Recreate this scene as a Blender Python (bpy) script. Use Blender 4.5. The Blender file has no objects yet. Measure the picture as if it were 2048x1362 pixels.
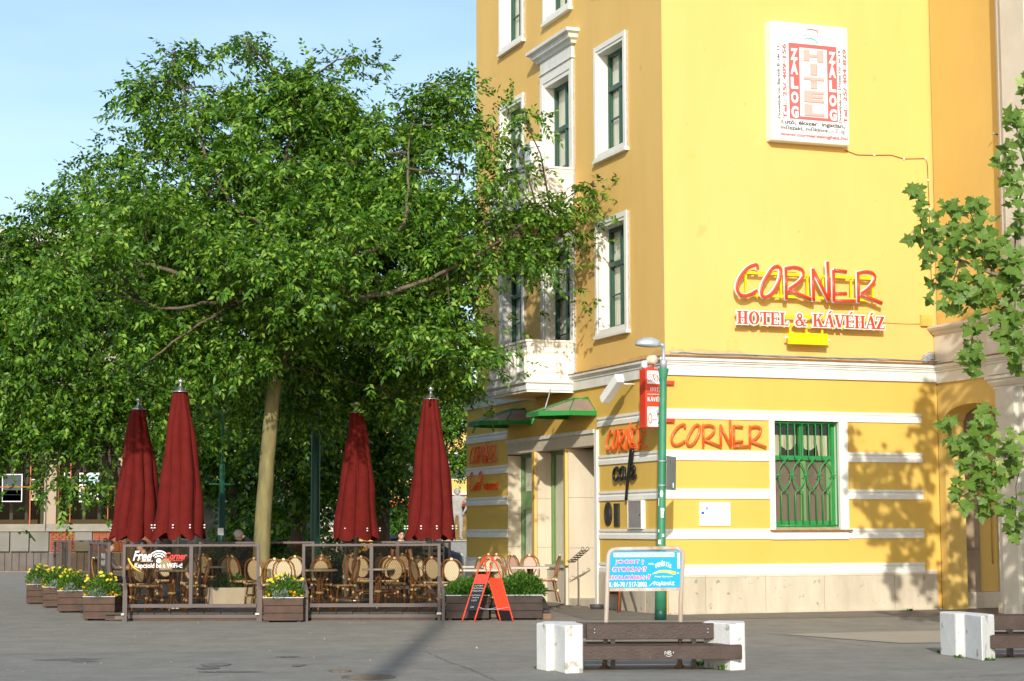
import bpy, bmesh, math, random
import numpy as np
from math import sin, cos, pi, radians
from mathutils import Vector, Matrix, Euler
rnd = random.Random(7)
S = bpy.context.scene
COL = S.collection

# ------------------------------------------------------------------ camera
YAW_A, PITCH, ROLL, FPX = 0.35513, 0.099043, 0.0026123, 3782.1
CAMH = 1.65
_fwd = np.array([0, cos(PITCH), sin(PITCH)])
_r0 = np.array([1.0, 0, 0]); _d0 = np.array([0, sin(PITCH), -cos(PITCH)])
_rt = cos(ROLL)*_r0 + sin(ROLL)*_d0
_dn = -sin(ROLL)*_r0 + cos(ROLL)*_d0
cam = bpy.data.cameras.new('camera'); camo = bpy.data.objects.new('camera', cam); COL.objects.link(camo)
cam.sensor_width = 36.0; cam.lens = 36.0*FPX/2048
cam.clip_start = 0.1; cam.clip_end = 3000
M3 = Matrix(((_rt[0], -_dn[0], -_fwd[0]), (_rt[1], -_dn[1], -_fwd[1]), (_rt[2], -_dn[2], -_fwd[2])))
camo.matrix_world = Matrix.Translation((0, 0, CAMH)) @ M3.to_4x4()
S.camera = camo

# ------------------------------------------------------------------ light
SUN_EL, SUN_AZ = radians(22.5), radians(180)        # sun low behind the camera
world = bpy.data.worlds.new('World'); S.world = world; world.use_nodes = True
wn = world.node_tree; wn.nodes.clear()
wo = wn.nodes.new('ShaderNodeOutputWorld'); bg = wn.nodes.new('ShaderNodeBackground')
sky = wn.nodes.new('ShaderNodeTexSky'); sky.sky_type = 'NISHITA'; sky.sun_disc = False
sky.sun_elevation = SUN_EL; sky.sun_rotation = SUN_AZ; sky.air_density = 1.0; sky.dust_density = 1.2; sky.ozone_density = 1.6
tc = wn.nodes.new('ShaderNodeTexCoord'); mp = wn.nodes.new('ShaderNodeMapping'); mp.inputs['Scale'].default_value = (1.5, 1.5, 7)
nz = wn.nodes.new('ShaderNodeTexNoise'); nz.inputs['Scale'].default_value = 1.6; nz.inputs['Detail'].default_value = 5
rp = wn.nodes.new('ShaderNodeMapRange'); rp.inputs[1].default_value = 0.38; rp.inputs[2].default_value = 0.78; rp.inputs[3].default_value = 0.0; rp.inputs[4].default_value = 0.62
mx = wn.nodes.new('ShaderNodeMix'); mx.data_type = 'RGBA'
mx.inputs['B'].default_value = (4.6, 5.9, 6.9, 1)     # thin high cloud, sunlit
L = wn.links.new
L(tc.outputs['Generated'], mp.inputs['Vector']); L(mp.outputs[0], nz.inputs['Vector']); L(nz.outputs['Fac'], rp.inputs[0])
L(rp.outputs[0], mx.inputs['Factor']); L(sky.outputs[0], mx.inputs['A']); L(mx.outputs['Result'], bg.inputs['Color']); L(bg.outputs[0], wo.inputs[0])
bg.inputs['Strength'].default_value = 0.15
sl = bpy.data.lights.new('sun', 'SUN'); sl.energy = 3.5; sl.angle = radians(0.65); sl.color = (1.0, 0.945, 0.83)
so = bpy.data.objects.new('sun', sl); COL.objects.link(so)
so.rotation_euler = Vector((0.05, cos(SUN_EL), -sin(SUN_EL))).to_track_quat('-Z', 'Y').to_euler(); so.location = (0, -20, 30)
S.view_settings.view_transform = 'Standard'; S.view_settings.look = 'None'; S.view_settings.gamma = 1
S.view_settings.use_curve_mapping = False; S.view_settings.exposure = 0.35
S.cycles.max_bounces = 8; S.cycles.transparent_max_bounces = 16
try: S.cycles.sample_clamp_indirect = 6
except Exception: pass

# ------------------------------------------------------------------ pixel helpers (photo pixels -> places in the world)
ORG = np.array([0, 0, CAMH])
def ray(x, y): return _fwd*FPX + _rt*(x-1024) + _dn*(y-681)
def G(x, y, z=0.0):
    d = ray(x, y); return Vector(ORG + d*(z-CAMH)/d[2])
def P(x, y, Y):
    d = ray(x, y); return Vector(ORG + d*Y/d[1])
CRN = Vector((2.9379, 36.4694, 0))
RV = Vector((cos(YAW_A), sin(YAW_A), 0)); LV = Vector((-sin(YAW_A), cos(YAW_A), 0))
def W(u, v, z): return CRN + RV*u + LV*v + Vector((0, 0, z))
ROT_R, ROT_L = YAW_A, YAW_A - pi/2

# ------------------------------------------------------------------ materials
MATS = {}
def mat(name, col, rough=0.6, col2=None, scale=3.0, bump=0.0, bscale=80.0, metal=0.0, spec=0.4, fac=1.0, streak=False, spots=None, coat=0.0, trans=0.0):
    if name in MATS: return MATS[name]
    m = bpy.data.materials.new(name); m.use_nodes = True; n = m.node_tree; b = n.nodes['Principled BSDF']; L = n.links.new
    b.inputs['Roughness'].default_value = rough; b.inputs['Metallic'].default_value = metal
    b.inputs['Specular IOR Level'].default_value = spec; b.inputs['Coat Weight'].default_value = coat
    c = (*col, 1); b.inputs['Base Color'].default_value = c
    t = n.nodes.new('ShaderNodeTexCoord')
    if col2 is not None:
        mpn = n.nodes.new('ShaderNodeMapping'); mpn.inputs['Scale'].default_value = (1, 1, 0.25 if streak else 1)
        a = n.nodes.new('ShaderNodeTexNoise'); a.inputs['Scale'].default_value = scale; a.inputs['Detail'].default_value = 8; a.inputs['Roughness'].default_value = 0.82 if name.startswith('asphalt') else 0.62
        r = n.nodes.new('ShaderNodeMapRange'); r.inputs[1].default_value = 0.35; r.inputs[2].default_value = 0.68; r.inputs[4].default_value = fac
        x = n.nodes.new('ShaderNodeMix'); x.data_type = 'RGBA'; x.inputs['A'].default_value = c; x.inputs['B'].default_value = (*col2, 1)
        L(t.outputs['Object'], mpn.inputs[0]); L(mpn.outputs[0], a.inputs['Vector']); L(a.outputs['Fac'], r.inputs[0]); L(r.outputs[0], x.inputs['Factor'])
        out = x.outputs['Result']
        if spots is not None:
            s2 = n.nodes.new('ShaderNodeTexNoise'); s2.inputs['Scale'].default_value = spots[1]; s2.inputs['Detail'].default_value = 6
            r2 = n.nodes.new('ShaderNodeMapRange'); r2.inputs[1].default_value = spots[2]; r2.inputs[2].default_value = spots[2]+0.08
            x2 = n.nodes.new('ShaderNodeMix'); x2.data_type = 'RGBA'; x2.inputs['B'].default_value = (*spots[0], 1)
            L(t.outputs['Object'], s2.inputs['Vector']); L(s2.outputs['Fac'], r2.inputs[0]); L(r2.outputs[0], x2.inputs['Factor']); L(out, x2.inputs['A']); out = x2.outputs['Result']
        L(out, b.inputs['Base Color'])
        rr = n.nodes.new('ShaderNodeMapRange'); rr.inputs[3].default_value = max(0.05, rough-0.08); rr.inputs[4].default_value = min(1, rough+0.1)
        L(a.outputs['Fac'], rr.inputs[0]); L(rr.outputs[0], b.inputs['Roughness'])
    if bump:
        q = n.nodes.new('ShaderNodeTexNoise'); q.inputs['Scale'].default_value = bscale; q.inputs['Detail'].default_value = 6
        u = n.nodes.new('ShaderNodeBump'); u.inputs['Strength'].default_value = bump; u.inputs['Distance'].default_value = 0.02
        L(t.outputs['Object'], q.inputs['Vector']); L(q.outputs['Fac'], u.inputs['Height']); L(u.outputs[0], b.inputs['Normal'])
    MATS[name] = m; return m

def leafmat(name, c1, c2, c3, tl=0.35):
    m = bpy.data.materials.new(name); m.use_nodes = True; n = m.node_tree; n.nodes.clear(); L = n.links.new
    o = n.nodes.new('ShaderNodeOutputMaterial'); g = n.nodes.new('ShaderNodeNewGeometry')
    cr = n.nodes.new('ShaderNodeValToRGB'); e = cr.color_ramp
    e.elements[0].color = (*c1, 1); e.elements[1].color = (*c3, 1); e.elements[1].position = 1.0
    k = e.elements.new(0.62); k.color = (*c2, 1)
    p = n.nodes.new('ShaderNodeBsdfPrincipled'); p.inputs['Roughness'].default_value = 0.45; p.inputs['Specular IOR Level'].default_value = 0.32
    t = n.nodes.new('ShaderNodeBsdfTranslucent'); x = n.nodes.new('ShaderNodeMixShader'); x.inputs[0].default_value = tl
    h = n.nodes.new('ShaderNodeHueSaturation'); h.inputs['Saturation'].default_value = 1.15; h.inputs['Value'].default_value = 1.5; h.inputs['Hue'].default_value = 0.485
    L(g.outputs['Random Per Island'], cr.inputs[0]); L(cr.outputs[0], p.inputs['Base Color']); L(cr.outputs[0], h.inputs['Color']); L(h.outputs[0], t.inputs['Color'])
    L(p.outputs[0], x.inputs[1]); L(t.outputs[0], x.inputs[2]); L(x.outputs[0], o.inputs[0]); MATS[name] = m; return m

def glassmat(name, tint, refl=0.12, rough=0.02, mul=1.0):
    m = bpy.data.materials.new(name); m.use_nodes = True; n = m.node_tree; n.nodes.clear(); L = n.links.new
    o = n.nodes.new('ShaderNodeOutputMaterial'); t = n.nodes.new('ShaderNodeBsdfTransparent'); t.inputs[0].default_value = (*tint, 1)
    g = n.nodes.new('ShaderNodeBsdfGlossy'); g.inputs['Roughness'].default_value = rough
    f = n.nodes.new('ShaderNodeFresnel'); f.inputs['IOR'].default_value = 1.5
    a = n.nodes.new('ShaderNodeMath'); a.operation = 'MULTIPLY_ADD'; a.inputs[1].default_value = mul; a.inputs[2].default_value = refl*0.3
    x = n.nodes.new('ShaderNodeMixShader'); gg = n.nodes.new('ShaderNodeNewGeometry'); iv = n.nodes.new('ShaderNodeMath'); iv.operation = 'SUBTRACT'; iv.inputs[0].default_value = 1.0; L(gg.outputs['Backfacing'], iv.inputs[1]); pm = n.nodes.new('ShaderNodeMath'); pm.operation = 'MULTIPLY'; L(f.outputs[0], a.inputs[0]); L(a.outputs[0], pm.inputs[0]); L(iv.outputs[0], pm.inputs[1]); L(pm.outputs[0], x.inputs[0]); L(t.outputs[0], x.inputs[1]); L(g.outputs[0], x.inputs[2]); L(x.outputs[0], o.inputs[0])
    MATS[name] = m; return m

# real-world base colours
YUP = mat('yellow_plaster_upper', (0.76, 0.497, 0.165), 0.85, (0.72, 0.462, 0.146), 0.9, 0.25, 120, streak=True, spots=((0.62, 0.37, 0.12), 1.7, 0.705), spec=0.2)
YLO = mat('yellow_plaster_lower', (0.70, 0.462, 0.108), 0.85, (0.66, 0.428, 0.096), 0.8, 0.25, 120, streak=True, spec=0.2)
ORG_PL = mat('orange_plaster', (0.68, 0.465, 0.142), 0.85, (0.64, 0.43, 0.126), 0.7, 0.25, 120, spec=0.2)
WHT = mat('white_stucco', (0.80, 0.78, 0.72), 0.7, (0.74, 0.715, 0.64), 2.5, 0.12, 90, spec=0.25)
WHT2 = mat('white_wall_trim', (0.76, 0.755, 0.72), 0.75, (0.62, 0.61, 0.56), 3.0, 0.15, 90, streak=True, spec=0.25)
CRM = mat('cream_plaster', (0.68, 0.63, 0.535), 0.8, (0.60, 0.55, 0.46), 1.2, 0.2, 90, spec=0.25)
STN = mat('travertine', (0.58, 0.51, 0.395), 0.75, (0.44, 0.375, 0.28), 2.2, 0.35, 45, streak=True, spots=((0.30, 0.25, 0.18), 9.0, 0.64), spec=0.3)
STN2 = mat('door_stone', (0.66, 0.57, 0.44), 0.6, (0.55, 0.465, 0.345), 2.0, 0.2, 60, streak=True, spec=0.35)
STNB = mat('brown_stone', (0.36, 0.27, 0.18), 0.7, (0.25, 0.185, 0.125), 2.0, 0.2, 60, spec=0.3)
JNT = mat('dark_joint', (0.16, 0.13, 0.10), 0.9)
COP = mat('rusty_flashing', (0.30, 0.165, 0.075), 0.7, (0.16, 0.09, 0.05), 6)
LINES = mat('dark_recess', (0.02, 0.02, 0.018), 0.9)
GRW = mat('green_window_frame', (0.022, 0.075, 0.05), 0.45, (0.03, 0.095, 0.065), 6)
GRL = mat('light_green_frame', (0.145, 0.27, 0.10), 0.5, (0.12, 0.235, 0.085), 5)
GRG = mat('green_grille', (0.018, 0.21, 0.045), 0.4, (0.025, 0.26, 0.06), 8, coat=0.2)
GRA = mat('green_awning_trim', (0.012, 0.215, 0.035), 0.4, coat=0.2)
POLEG = mat('green_pole_paint', (0.03, 0.20, 0.105), 0.42, (0.045, 0.24, 0.135), 4, 0.05, 60, coat=0.15)
POLED = mat('dark_green_pole', (0.006, 0.06, 0.04), 0.45)
CURT = mat('curtain', (0.80, 0.77, 0.67), 0.9, (0.70, 0.66, 0.56), 6, streak=True)
LACE = mat('lace_curtain', (0.62, 0.56, 0.38), 0.9, (0.42, 0.37, 0.24), 10, streak=True)
DIRTY = mat('dusty_pane', (0.125, 0.098, 0.068), 0.25, (0.165, 0.128, 0.088), 3.0, spec=0.5, streak=True)
RED = mat('red_sign', (0.80, 0.055, 0.02), 0.35, coat=0.4)
ORR = mat('orange_red_letters', (0.86, 0.11, 0.012), 0.3, coat=0.7)
PINKR = mat('sign_red_print', (0.78, 0.12, 0.11), 0.5); REDP = mat('bright_red_print', (0.80, 0.045, 0.05), 0.5)
PINKL = mat('sign_pink_print', (0.74, 0.38, 0.34), 0.5)
SGW = mat('sign_white', (0.83, 0.83, 0.82), 0.4, (0.79, 0.79, 0.77), 4)
SGY = mat('sign_yellow', (0.87, 0.72, 0.0), 0.4)
BLK = mat('black_gloss', (0.008, 0.008, 0.008), 0.25, coat=0.5)
PRINT = mat('dark_print', (0.06, 0.06, 0.065), 0.6)
GRNP = mat('green_print', (0.03, 0.42, 0.28), 0.6)
BLU = mat('sign_blue', (0.0, 0.34, 0.86), 0.4, (0.0, 0.32, 0.80), 4)
BLUT = mat('blue_print', (0.06, 0.28, 0.62), 0.6)
STEEL = mat('grey_steel', (0.42, 0.43, 0.44), 0.35, metal=0.8)
GALV = mat('galvanised', (0.42, 0.46, 0.50), 0.45, (0.36, 0.40, 0.44), 8, metal=0.3)
RUSTP = mat('rusty_white_tube', (0.50, 0.49, 0.44), 0.5, (0.34, 0.17, 0.06), 5, fac=0.9, streak=True)
ALU = mat('brushed_finial', (0.55, 0.55, 0.54), 0.3, metal=0.9)
TAUPE = mat('taupe_frame', (0.105, 0.08, 0.075), 0.5, (0.09, 0.07, 0.065), 5)
BRN = mat('bench_brown', (0.040, 0.022, 0.017), 0.42, (0.058, 0.034, 0.027), 7, 0.15, 40, spots=((0.15, 0.085, 0.06), 14, 0.69))
WOOD = mat('planter_wood', (0.082, 0.040, 0.023), 0.6, (0.052, 0.027, 0.017), 5, 0.2, 50)
WOODD = mat('planter_wood_dark', (0.050, 0.029, 0.021), 0.65, (0.034, 0.022, 0.017), 5, 0.2, 50)
CONC = mat('whitewashed_concrete', (0.74, 0.73, 0.70), 0.8, (0.64, 0.63, 0.59), 4, 0.4, 40, spots=((0.36, 0.32, 0.25), 6.0, 0.62))
RATT = mat('rattan', (0.25, 0.105, 0.018), 0.42, (0.16, 0.06, 0.012), 25, coat=0.12)
WRAP = mat('cane_binding', (0.72, 0.60, 0.36), 0.5)
MARB = mat('table_top', (0.50, 0.46, 0.38), 0.35, (0.42, 0.38, 0.31), 9)
BURG = mat('burgundy_canvas', (0.126, 0.0098, 0.0075), 0.85, (0.098, 0.0078, 0.006), 6, 0.25, 220, spec=0.15)
ASPH = mat('asphalt', (0.335, 0.305, 0.255), 0.85, (0.222, 0.202, 0.17), 1.5, 0.8, 110, spots=((0.42, 0.385, 0.33), 45, 0.60), spec=0.25)
ASPH2 = mat('asphalt_front', (0.305, 0.285, 0.25), 0.85, (0.196, 0.183, 0.162), 1.4, 0.8, 110, spots=((0.38, 0.36, 0.32), 50, 0.60), spec=0.25)
PAVD = mat('old_pavement', (0.235, 0.205, 0.168), 0.85, (0.185, 0.16, 0.13), 2.0, 0.5, 120, spec=0.25)
PAVL = mat('light_strip', (0.42, 0.36, 0.28), 0.85, (0.37, 0.315, 0.245), 2.0, 0.4, 120, spec=0.25)
DECK = mat('deck_board', (0.062, 0.055, 0.047), 0.75, (0.045, 0.04, 0.034), 4, 0.2, 60)
TAR = mat('tar', (0.115, 0.11, 0.10), 0.75, (0.23, 0.215, 0.19), 16)
IRON = mat('manhole_iron', (0.17, 0.135, 0.10), 0.6, (0.12, 0.095, 0.07), 30, 0.6, 60)
BARK = mat('smooth_bark', (0.235, 0.205, 0.085), 0.85, (0.145, 0.12, 0.055), 7, 0.5, 40, streak=True)
BARKD = mat('brown_bark', (0.125, 0.095, 0.068), 0.9, (0.07, 0.052, 0.038), 9, 0.7, 35, streak=True)
BARKP = mat('plane_bark', (0.30, 0.27, 0.20), 0.85, (0.17, 0.145, 0.095), 5, 0.4, 30)
SKIN = mat('skin', (0.58, 0.36, 0.26), 0.5)
BLACKC = mat('black_cloth', (0.010, 0.010, 0.012), 0.9)
NAVY = mat('navy_cloth', (0.012, 0.014, 0.022), 0.9)
HAIRG = mat('grey_hair', (0.50, 0.44, 0.37), 0.6, (0.36, 0.31, 0.26), 40)
HAIRD = mat('dark_hair', (0.012, 0.009, 0.008), 0.4)
HAIRB = mat('brown_hair', (0.045, 0.024, 0.014), 0.45)
STAT = mat('statue_stone', (0.42, 0.40, 0.36), 0.85, (0.30, 0.285, 0.255), 5, 0.3, 40)
LEAF_A = leafmat('leaf_main', (0.020, 0.068, 0.005), (0.072, 0.185, 0.013), (0.27, 0.42, 0.05), 0.24)
LEAF_B = leafmat('leaf_background', (0.018, 0.060, 0.005), (0.062, 0.16, 0.012), (0.22, 0.37, 0.035), 0.26)
LEAF_P = leafmat('leaf_plane', (0.055, 0.115, 0.016), (0.12, 0.215, 0.034), (0.32, 0.42, 0.13), 0.30)
LEAF_H = leafmat('leaf_herb', (0.035, 0.10, 0.012), (0.065, 0.165, 0.02), (0.13, 0.26, 0.035), 0.3)
LEAF_S = leafmat('leaf_silver', (0.16, 0.20, 0.15), (0.24, 0.28, 0.21), (0.34, 0.38, 0.30), 0.2)
PETAL = leafmat('petal_yellow', (0.80, 0.52, 0.01), (0.85, 0.66, 0.04), (0.88, 0.76, 0.10), 0.25)
PETALO = leafmat('petal_orange', (0.75, 0.28, 0.005), (0.80, 0.38, 0.01), (0.85, 0.48, 0.01), 0.25)
GLS = glassmat('window_glass', (0.93, 0.95, 0.93), 0.1)
GLSD = glassmat('shop_glass', (0.6, 0.62, 0.62), 0.0, 0.02, 0.15)
GLST = glassmat('smoked_screen', (0.75, 0.70, 0.62), 0.0, 0.02, 0.5)
POLYC = mat('smoked_sheet', (0.30, 0.225, 0.18), 0.4, (0.24, 0.18, 0.14), 3)

def canemat(name, c, d, sc):
    m = bpy.data.materials.new(name); m.use_nodes = True; n = m.node_tree; b = n.nodes['Principled BSDF']; L = n.links.new
    t = n.nodes.new('ShaderNodeTexCoord'); s = n.nodes.new('ShaderNodeSeparateXYZ'); L(t.outputs['Object'], s.inputs[0])
    def sn(out, k, ph=0):
        a = n.nodes.new('ShaderNodeMath'); a.operation = 'MULTIPLY_ADD'; a.inputs[1].default_value = k; a.inputs[2].default_value = ph
        q = n.nodes.new('ShaderNodeMath'); q.operation = 'SINE'; L(out, a.inputs[0]); L(a.outputs[0], q.inputs[0]); return q.outputs[0]
    xx = n.nodes.new('ShaderNodeMath'); xx.operation = 'ADD'; L(s.outputs[0], xx.inputs[0]); L(s.outputs[1], xx.inputs[1])
    p = n.nodes.new('ShaderNodeMath'); p.operation = 'MULTIPLY'; L(sn(xx.outputs[0], sc), p.inputs[0]); L(sn(s.outputs[2], sc*0.8), p.inputs[1])
    g = n.nodes.new('ShaderNodeMath'); g.operation = 'GREATER_THAN'; g.inputs[1].default_value = 0.30; L(p.outputs[0], g.inputs[0])
    x = n.nodes.new('ShaderNodeMix'); x.data_type = 'RGBA'; x.inputs['A'].default_value = (*c, 1); x.inputs['B'].default_value = (*d, 1)
    L(g.outputs[0], x.inputs['Factor']); L(x.outputs['Result'], b.inputs['Base Color']); b.inputs['Roughness'].default_value = 0.5; MATS[name] = m; return m
CANE = canemat('cane_cream', (0.68, 0.59, 0.39), (0.14, 0.07, 0.025), 165)
CANER = canemat('cane_red', (0.58, 0.42, 0.33), (0.28, 0.04, 0.035), 165)

# ------------------------------------------------------------------ mesh builder
class MB:
    def __init__(s): s.v = []; s.f = []; s.m = []; s.sm = []
    def add(s, vs, fs, mi=0, smooth=False):
        o = len(s.v); s.v += [tuple(p) for p in vs]
        for f in fs: s.f.append(tuple(i+o for i in f)); s.m.append(mi); s.sm.append(smooth)
        return s
    def box(s, a, b, mi=0, M=None):
        x0, y0, z0 = a; x1, y1, z1 = b
        vs = [Vector(p) for p in ((x0,y0,z0),(x1,y0,z0),(x1,y1,z0),(x0,y1,z0),(x0,y0,z1),(x1,y0,z1),(x1,y1,z1),(x0,y1,z1))]
        if M is not None: vs = [M @ p for p in vs]
        return s.add(vs, [(0,3,2,1),(4,5,6,7),(0,1,5,4),(1,2,6,5),(2,3,7,6),(3,0,4,7)], mi)
    def prism(s, poly, z0, z1, mi=0, axis='z'):      # poly in plan, or (x,z) extruded along y
        n = len(poly)
        if axis == 'z': vs = [(x, y, z0) for x, y in poly] + [(x, y, z1) for x, y in poly]
        elif axis == 'y': vs = [(x, z0, y) for x, y in poly] + [(x, z1, y) for x, y in poly]
        else: vs = [(z0, x, y) for x, y in poly] + [(z1, x, y) for x, y in poly]
        fs = [tuple(range(n-1, -1, -1)), tuple(range(n, 2*n))] + [(i, (i+1) % n, n+(i+1) % n, n+i) for i in range(n)]
        return s.add(vs, fs, mi)
    def tube(s, pts, r, n=8, mi=0, caps=True, closed=False, flat=None, up=None):
        pts = [Vector(p) for p in pts]; k = len(pts); rs = r if isinstance(r, (list, tuple)) else [r]*k
        rings = []; prev = None
        for i, p in enumerate(pts):
            a = pts[(i-1) % k] if (i > 0 or closed) else p; b = pts[(i+1) % k] if (i < k-1 or closed) else p
            t = (b-a); t = t.normalized() if t.length > 1e-9 else Vector((0, 0, 1))
            if up is not None: x = Vector(up)
            elif prev is None: x = t.orthogonal()
            else: x = prev
            x = (x - t*x.dot(t)); x = x.normalized() if x.length > 1e-6 else t.orthogonal().normalized(); prev = x; y = t.cross(x)
            fx = flat if flat else 1.0
            rings.append([p + (x*cos(2*pi*j/n)*fx + y*sin(2*pi*j/n))*rs[i] for j in range(n)])
        vs = [q for rg in rings for q in rg]; fs = []
        for i in range(k if closed else k-1):
            i2 = (i+1) % k
            for j in range(n): fs.append((i*n+j, i*n+(j+1) % n, i2*n+(j+1) % n, i2*n+j))
        o = len(s.v); s.add(vs, fs, mi, True)
        if caps and not closed:
            s.f.append(tuple(o+j for j in range(n-1, -1, -1))); s.m.append(mi); s.sm.append(False)
            s.f.append(tuple(o+(k-1)*n+j for j in range(n))); s.m.append(mi); s.sm.append(False)
        return s
    def lathe(s, prof, n=16, mi=0, c=(0, 0, 0), smooth=True):
        vs = []; fs = []
        for r, z in prof:
            for j in range(n): vs.append((c[0]+r*cos(2*pi*j/n), c[1]+r*sin(2*pi*j/n), c[2]+z))
        for i in range(len(prof)-1):
            for j in range(n): fs.append((i*n+j, i*n+(j+1) % n, (i+1)*n+(j+1) % n, (i+1)*n+j))
        fs.append(tuple(range(n-1, -1, -1))); fs.append(tuple((len(prof)-1)*n+j for j in range(n)))
        return s.add(vs, fs, mi, smooth)
    def sweep(s, path, prof, mi=0, closed=False, side=1):
        """moulding: profile (out, z) carried along a plan polyline with mitred corners; out is to the right of travel * side"""
        k = len(path); m = len(prof); vs = []; path = [Vector((p[0], p[1])) for p in path]
        for i, p in enumerate(path):
            d0 = (p-path[i-1]).normalized() if (i > 0 or closed) else None
            d1 = (path[(i+1) % k]-p).normalized() if (i < k-1 or closed) else None
            d0 = d0 or d1; d1 = d1 or d0
            n0 = Vector((d0.y, -d0.x))*side; n1 = Vector((d1.y, -d1.x))*side
            b = (n0+n1).normalized(); b = b/max(0.2, b.dot(n0))
            for o, z in prof: vs.append((p.x+b.x*o, p.y+b.y*o, z))
        fs = []
        for i in range(k if closed else k-1):
            a, c = i*m, ((i+1) % k)*m
            for j in range(m): fs.append((a+j, a+(j+1) % m, c+(j+1) % m, c+j))
        if not closed: fs += [tuple(range(m)), tuple(range((k-1)*m+m-1, (k-1)*m-1, -1))]
        return s.add(vs, fs, mi)
    def build(s, name, mats, parent=None, loc=None, rz=0.0, bevel=0.0, mesh_only=False, recalc=True):
        me = bpy.data.meshes.new(name); me.from_pydata(s.v, [], s.f)
        for m in (mats if isinstance(mats, (list, tuple)) else [mats]): me.materials.append(m)
        me.polygons.foreach_set('material_index', s.m); me.polygons.foreach_set('use_smooth', s.sm)
        if recalc or bevel:
            b = bmesh.new(); b.from_mesh(me)
            bmesh.ops.recalc_face_normals(b, faces=b.faces)
            if bevel: bmesh.ops.bevel(b, geom=b.edges[:], offset=bevel, segments=1, affect='EDGES', clamp_overlap=True)
            b.to_mesh(me); b.free()
        me.update()
        if mesh_only: return me
        return obj(name, me, parent, loc, rz)
def obj(name, me, parent=None, loc=None, rz=0.0):
    o = bpy.data.objects.new(name, me); COL.objects.link(o)
    if parent is not None: o.parent = parent
    if loc is not None: o.location = loc
    if rz: o.rotation_euler = (0, 0, rz)
    return o
def tag(o, label, cat, group=None, kind=None):
    o['label'] = label; o['category'] = cat
    if group: o['group'] = group
    if kind: o['kind'] = kind
    return o
def thing(name, label, cat, loc=(0, 0, 0), rz=0.0, group=None):
    o = bpy.data.objects.new(name, None); COL.objects.link(o); o.location = loc; o.rotation_euler = (0, 0, rz); o.empty_display_size = 0.2
    return tag(o, label, cat, group)
def structure(o): o['kind'] = 'structure'; return o
def stuff(o): o['kind'] = 'stuff'; return o
def copy_thing(root, loc, rz, label, group=None):
    r = root.copy(); COL.objects.link(r); r.location = loc; r.rotation_euler = (0, 0, rz); r['label'] = label
    if group: r['group'] = group
    for ch in list(root.children):
        c = ch.copy(); COL.objects.link(c); c.parent = r
        for g in ch.children:
            d = g.copy(); COL.objects.link(d); d.parent = c
    return r

def fastmesh(name, V, F, mats, mi=None, smooth=False):
    """numpy arrays -> mesh (F: n x k, one k)"""
    me = bpy.data.meshes.new(name); V = np.asarray(V, np.float32); F = np.asarray(F, np.int32); n, k = F.shape
    me.vertices.add(len(V)); me.vertices.foreach_set('co', V.ravel()); me.loops.add(n*k); me.loops.foreach_set('vertex_index', F.ravel())
    me.polygons.add(n); me.polygons.foreach_set('loop_start', np.arange(0, n*k, k, dtype=np.int32))
    for m in (mats if isinstance(mats, (list, tuple)) else [mats]): me.materials.append(m)
    if mi is not None: me.polygons.foreach_set('material_index', np.asarray(mi, np.int32))
    me.polygons.foreach_set('use_smooth', np.full(n, smooth)); me.update(calc_edges=True); return me

# ------------------------------------------------------------------ lettering
def text_mesh(s, bold=0.0, shear=0.0):
    c = bpy.data.curves.new('txt', 'FONT'); c.body = s; c.size = 1; c.offset = bold; c.shear = shear; c.resolution_u = 3
    o = bpy.data.objects.new('txt', c); COL.objects.link(o); bpy.context.view_layer.update()
    me = bpy.data.meshes.new_from_object(o.evaluated_get(bpy.context.evaluated_depsgraph_get())); bpy.data.objects.remove(o); bpy.data.curves.remove(c)
    return me
def lettering(s, parent, x, z, w, h, m, y=-0.004, bold=0.0, shear=0.0, rot=0.0, thick=0.0, name='lettering'):
    """flat words standing in the parent's XZ plane, read from -Y; lower left corner x,z; fitted to w x h"""
    me = text_mesh(s, bold, shear); V = np.empty(len(me.vertices)*3); me.vertices.foreach_get('co', V); V = V.reshape(-1, 3)
    lo, hi = V.min(0), V.max(0); X = (V[:, 0]-lo[0])/(hi[0]-lo[0])*w; Z = (V[:, 1]-lo[1])/(hi[1]-lo[1])*h
    c, sn = cos(rot), sin(rot); out = np.stack([x+X*c-Z*sn, np.full(len(X), y), z+X*sn+Z*c], 1); me.vertices.foreach_set('co', out.ravel())
    me.materials.clear(); me.materials.append(m)
    if thick:
        b = bmesh.new(); b.from_mesh(me); r = bmesh.ops.extrude_face_region(b, geom=b.faces[:])
        bmesh.ops.translate(b, verts=[e for e in r['geom'] if isinstance(e, bmesh.types.BMVert)], vec=(0, -thick, 0)); bmesh.ops.recalc_face_normals(b, faces=b.faces); b.to_mesh(me); b.free()
    me.name = name; return obj(name, me, parent)
def _cs(pts, closed=False, n=5):     # smooth a stroke
    P_ = [Vector((p[0], p[1])) for p in pts]; k = len(P_); out = []
    if k == 2: return P_
    for i in range(k if closed else k-1):
        p0 = P_[(i-1) % k] if (closed or i > 0) else P_[0]; p1 = P_[i]; p2 = P_[(i+1) % k]; p3 = P_[(i+2) % k] if (closed or i+2 < k) else P_[-1]
        for j in range(n):
            t = j/n; out.append(0.5*((2*p1)+(p2-p0)*t+(2*p0-5*p1+4*p2-p3)*t*t+(3*p1-p0-3*p2+p3)*t**3))
    if not closed: out.append(P_[-1])
    return out
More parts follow.
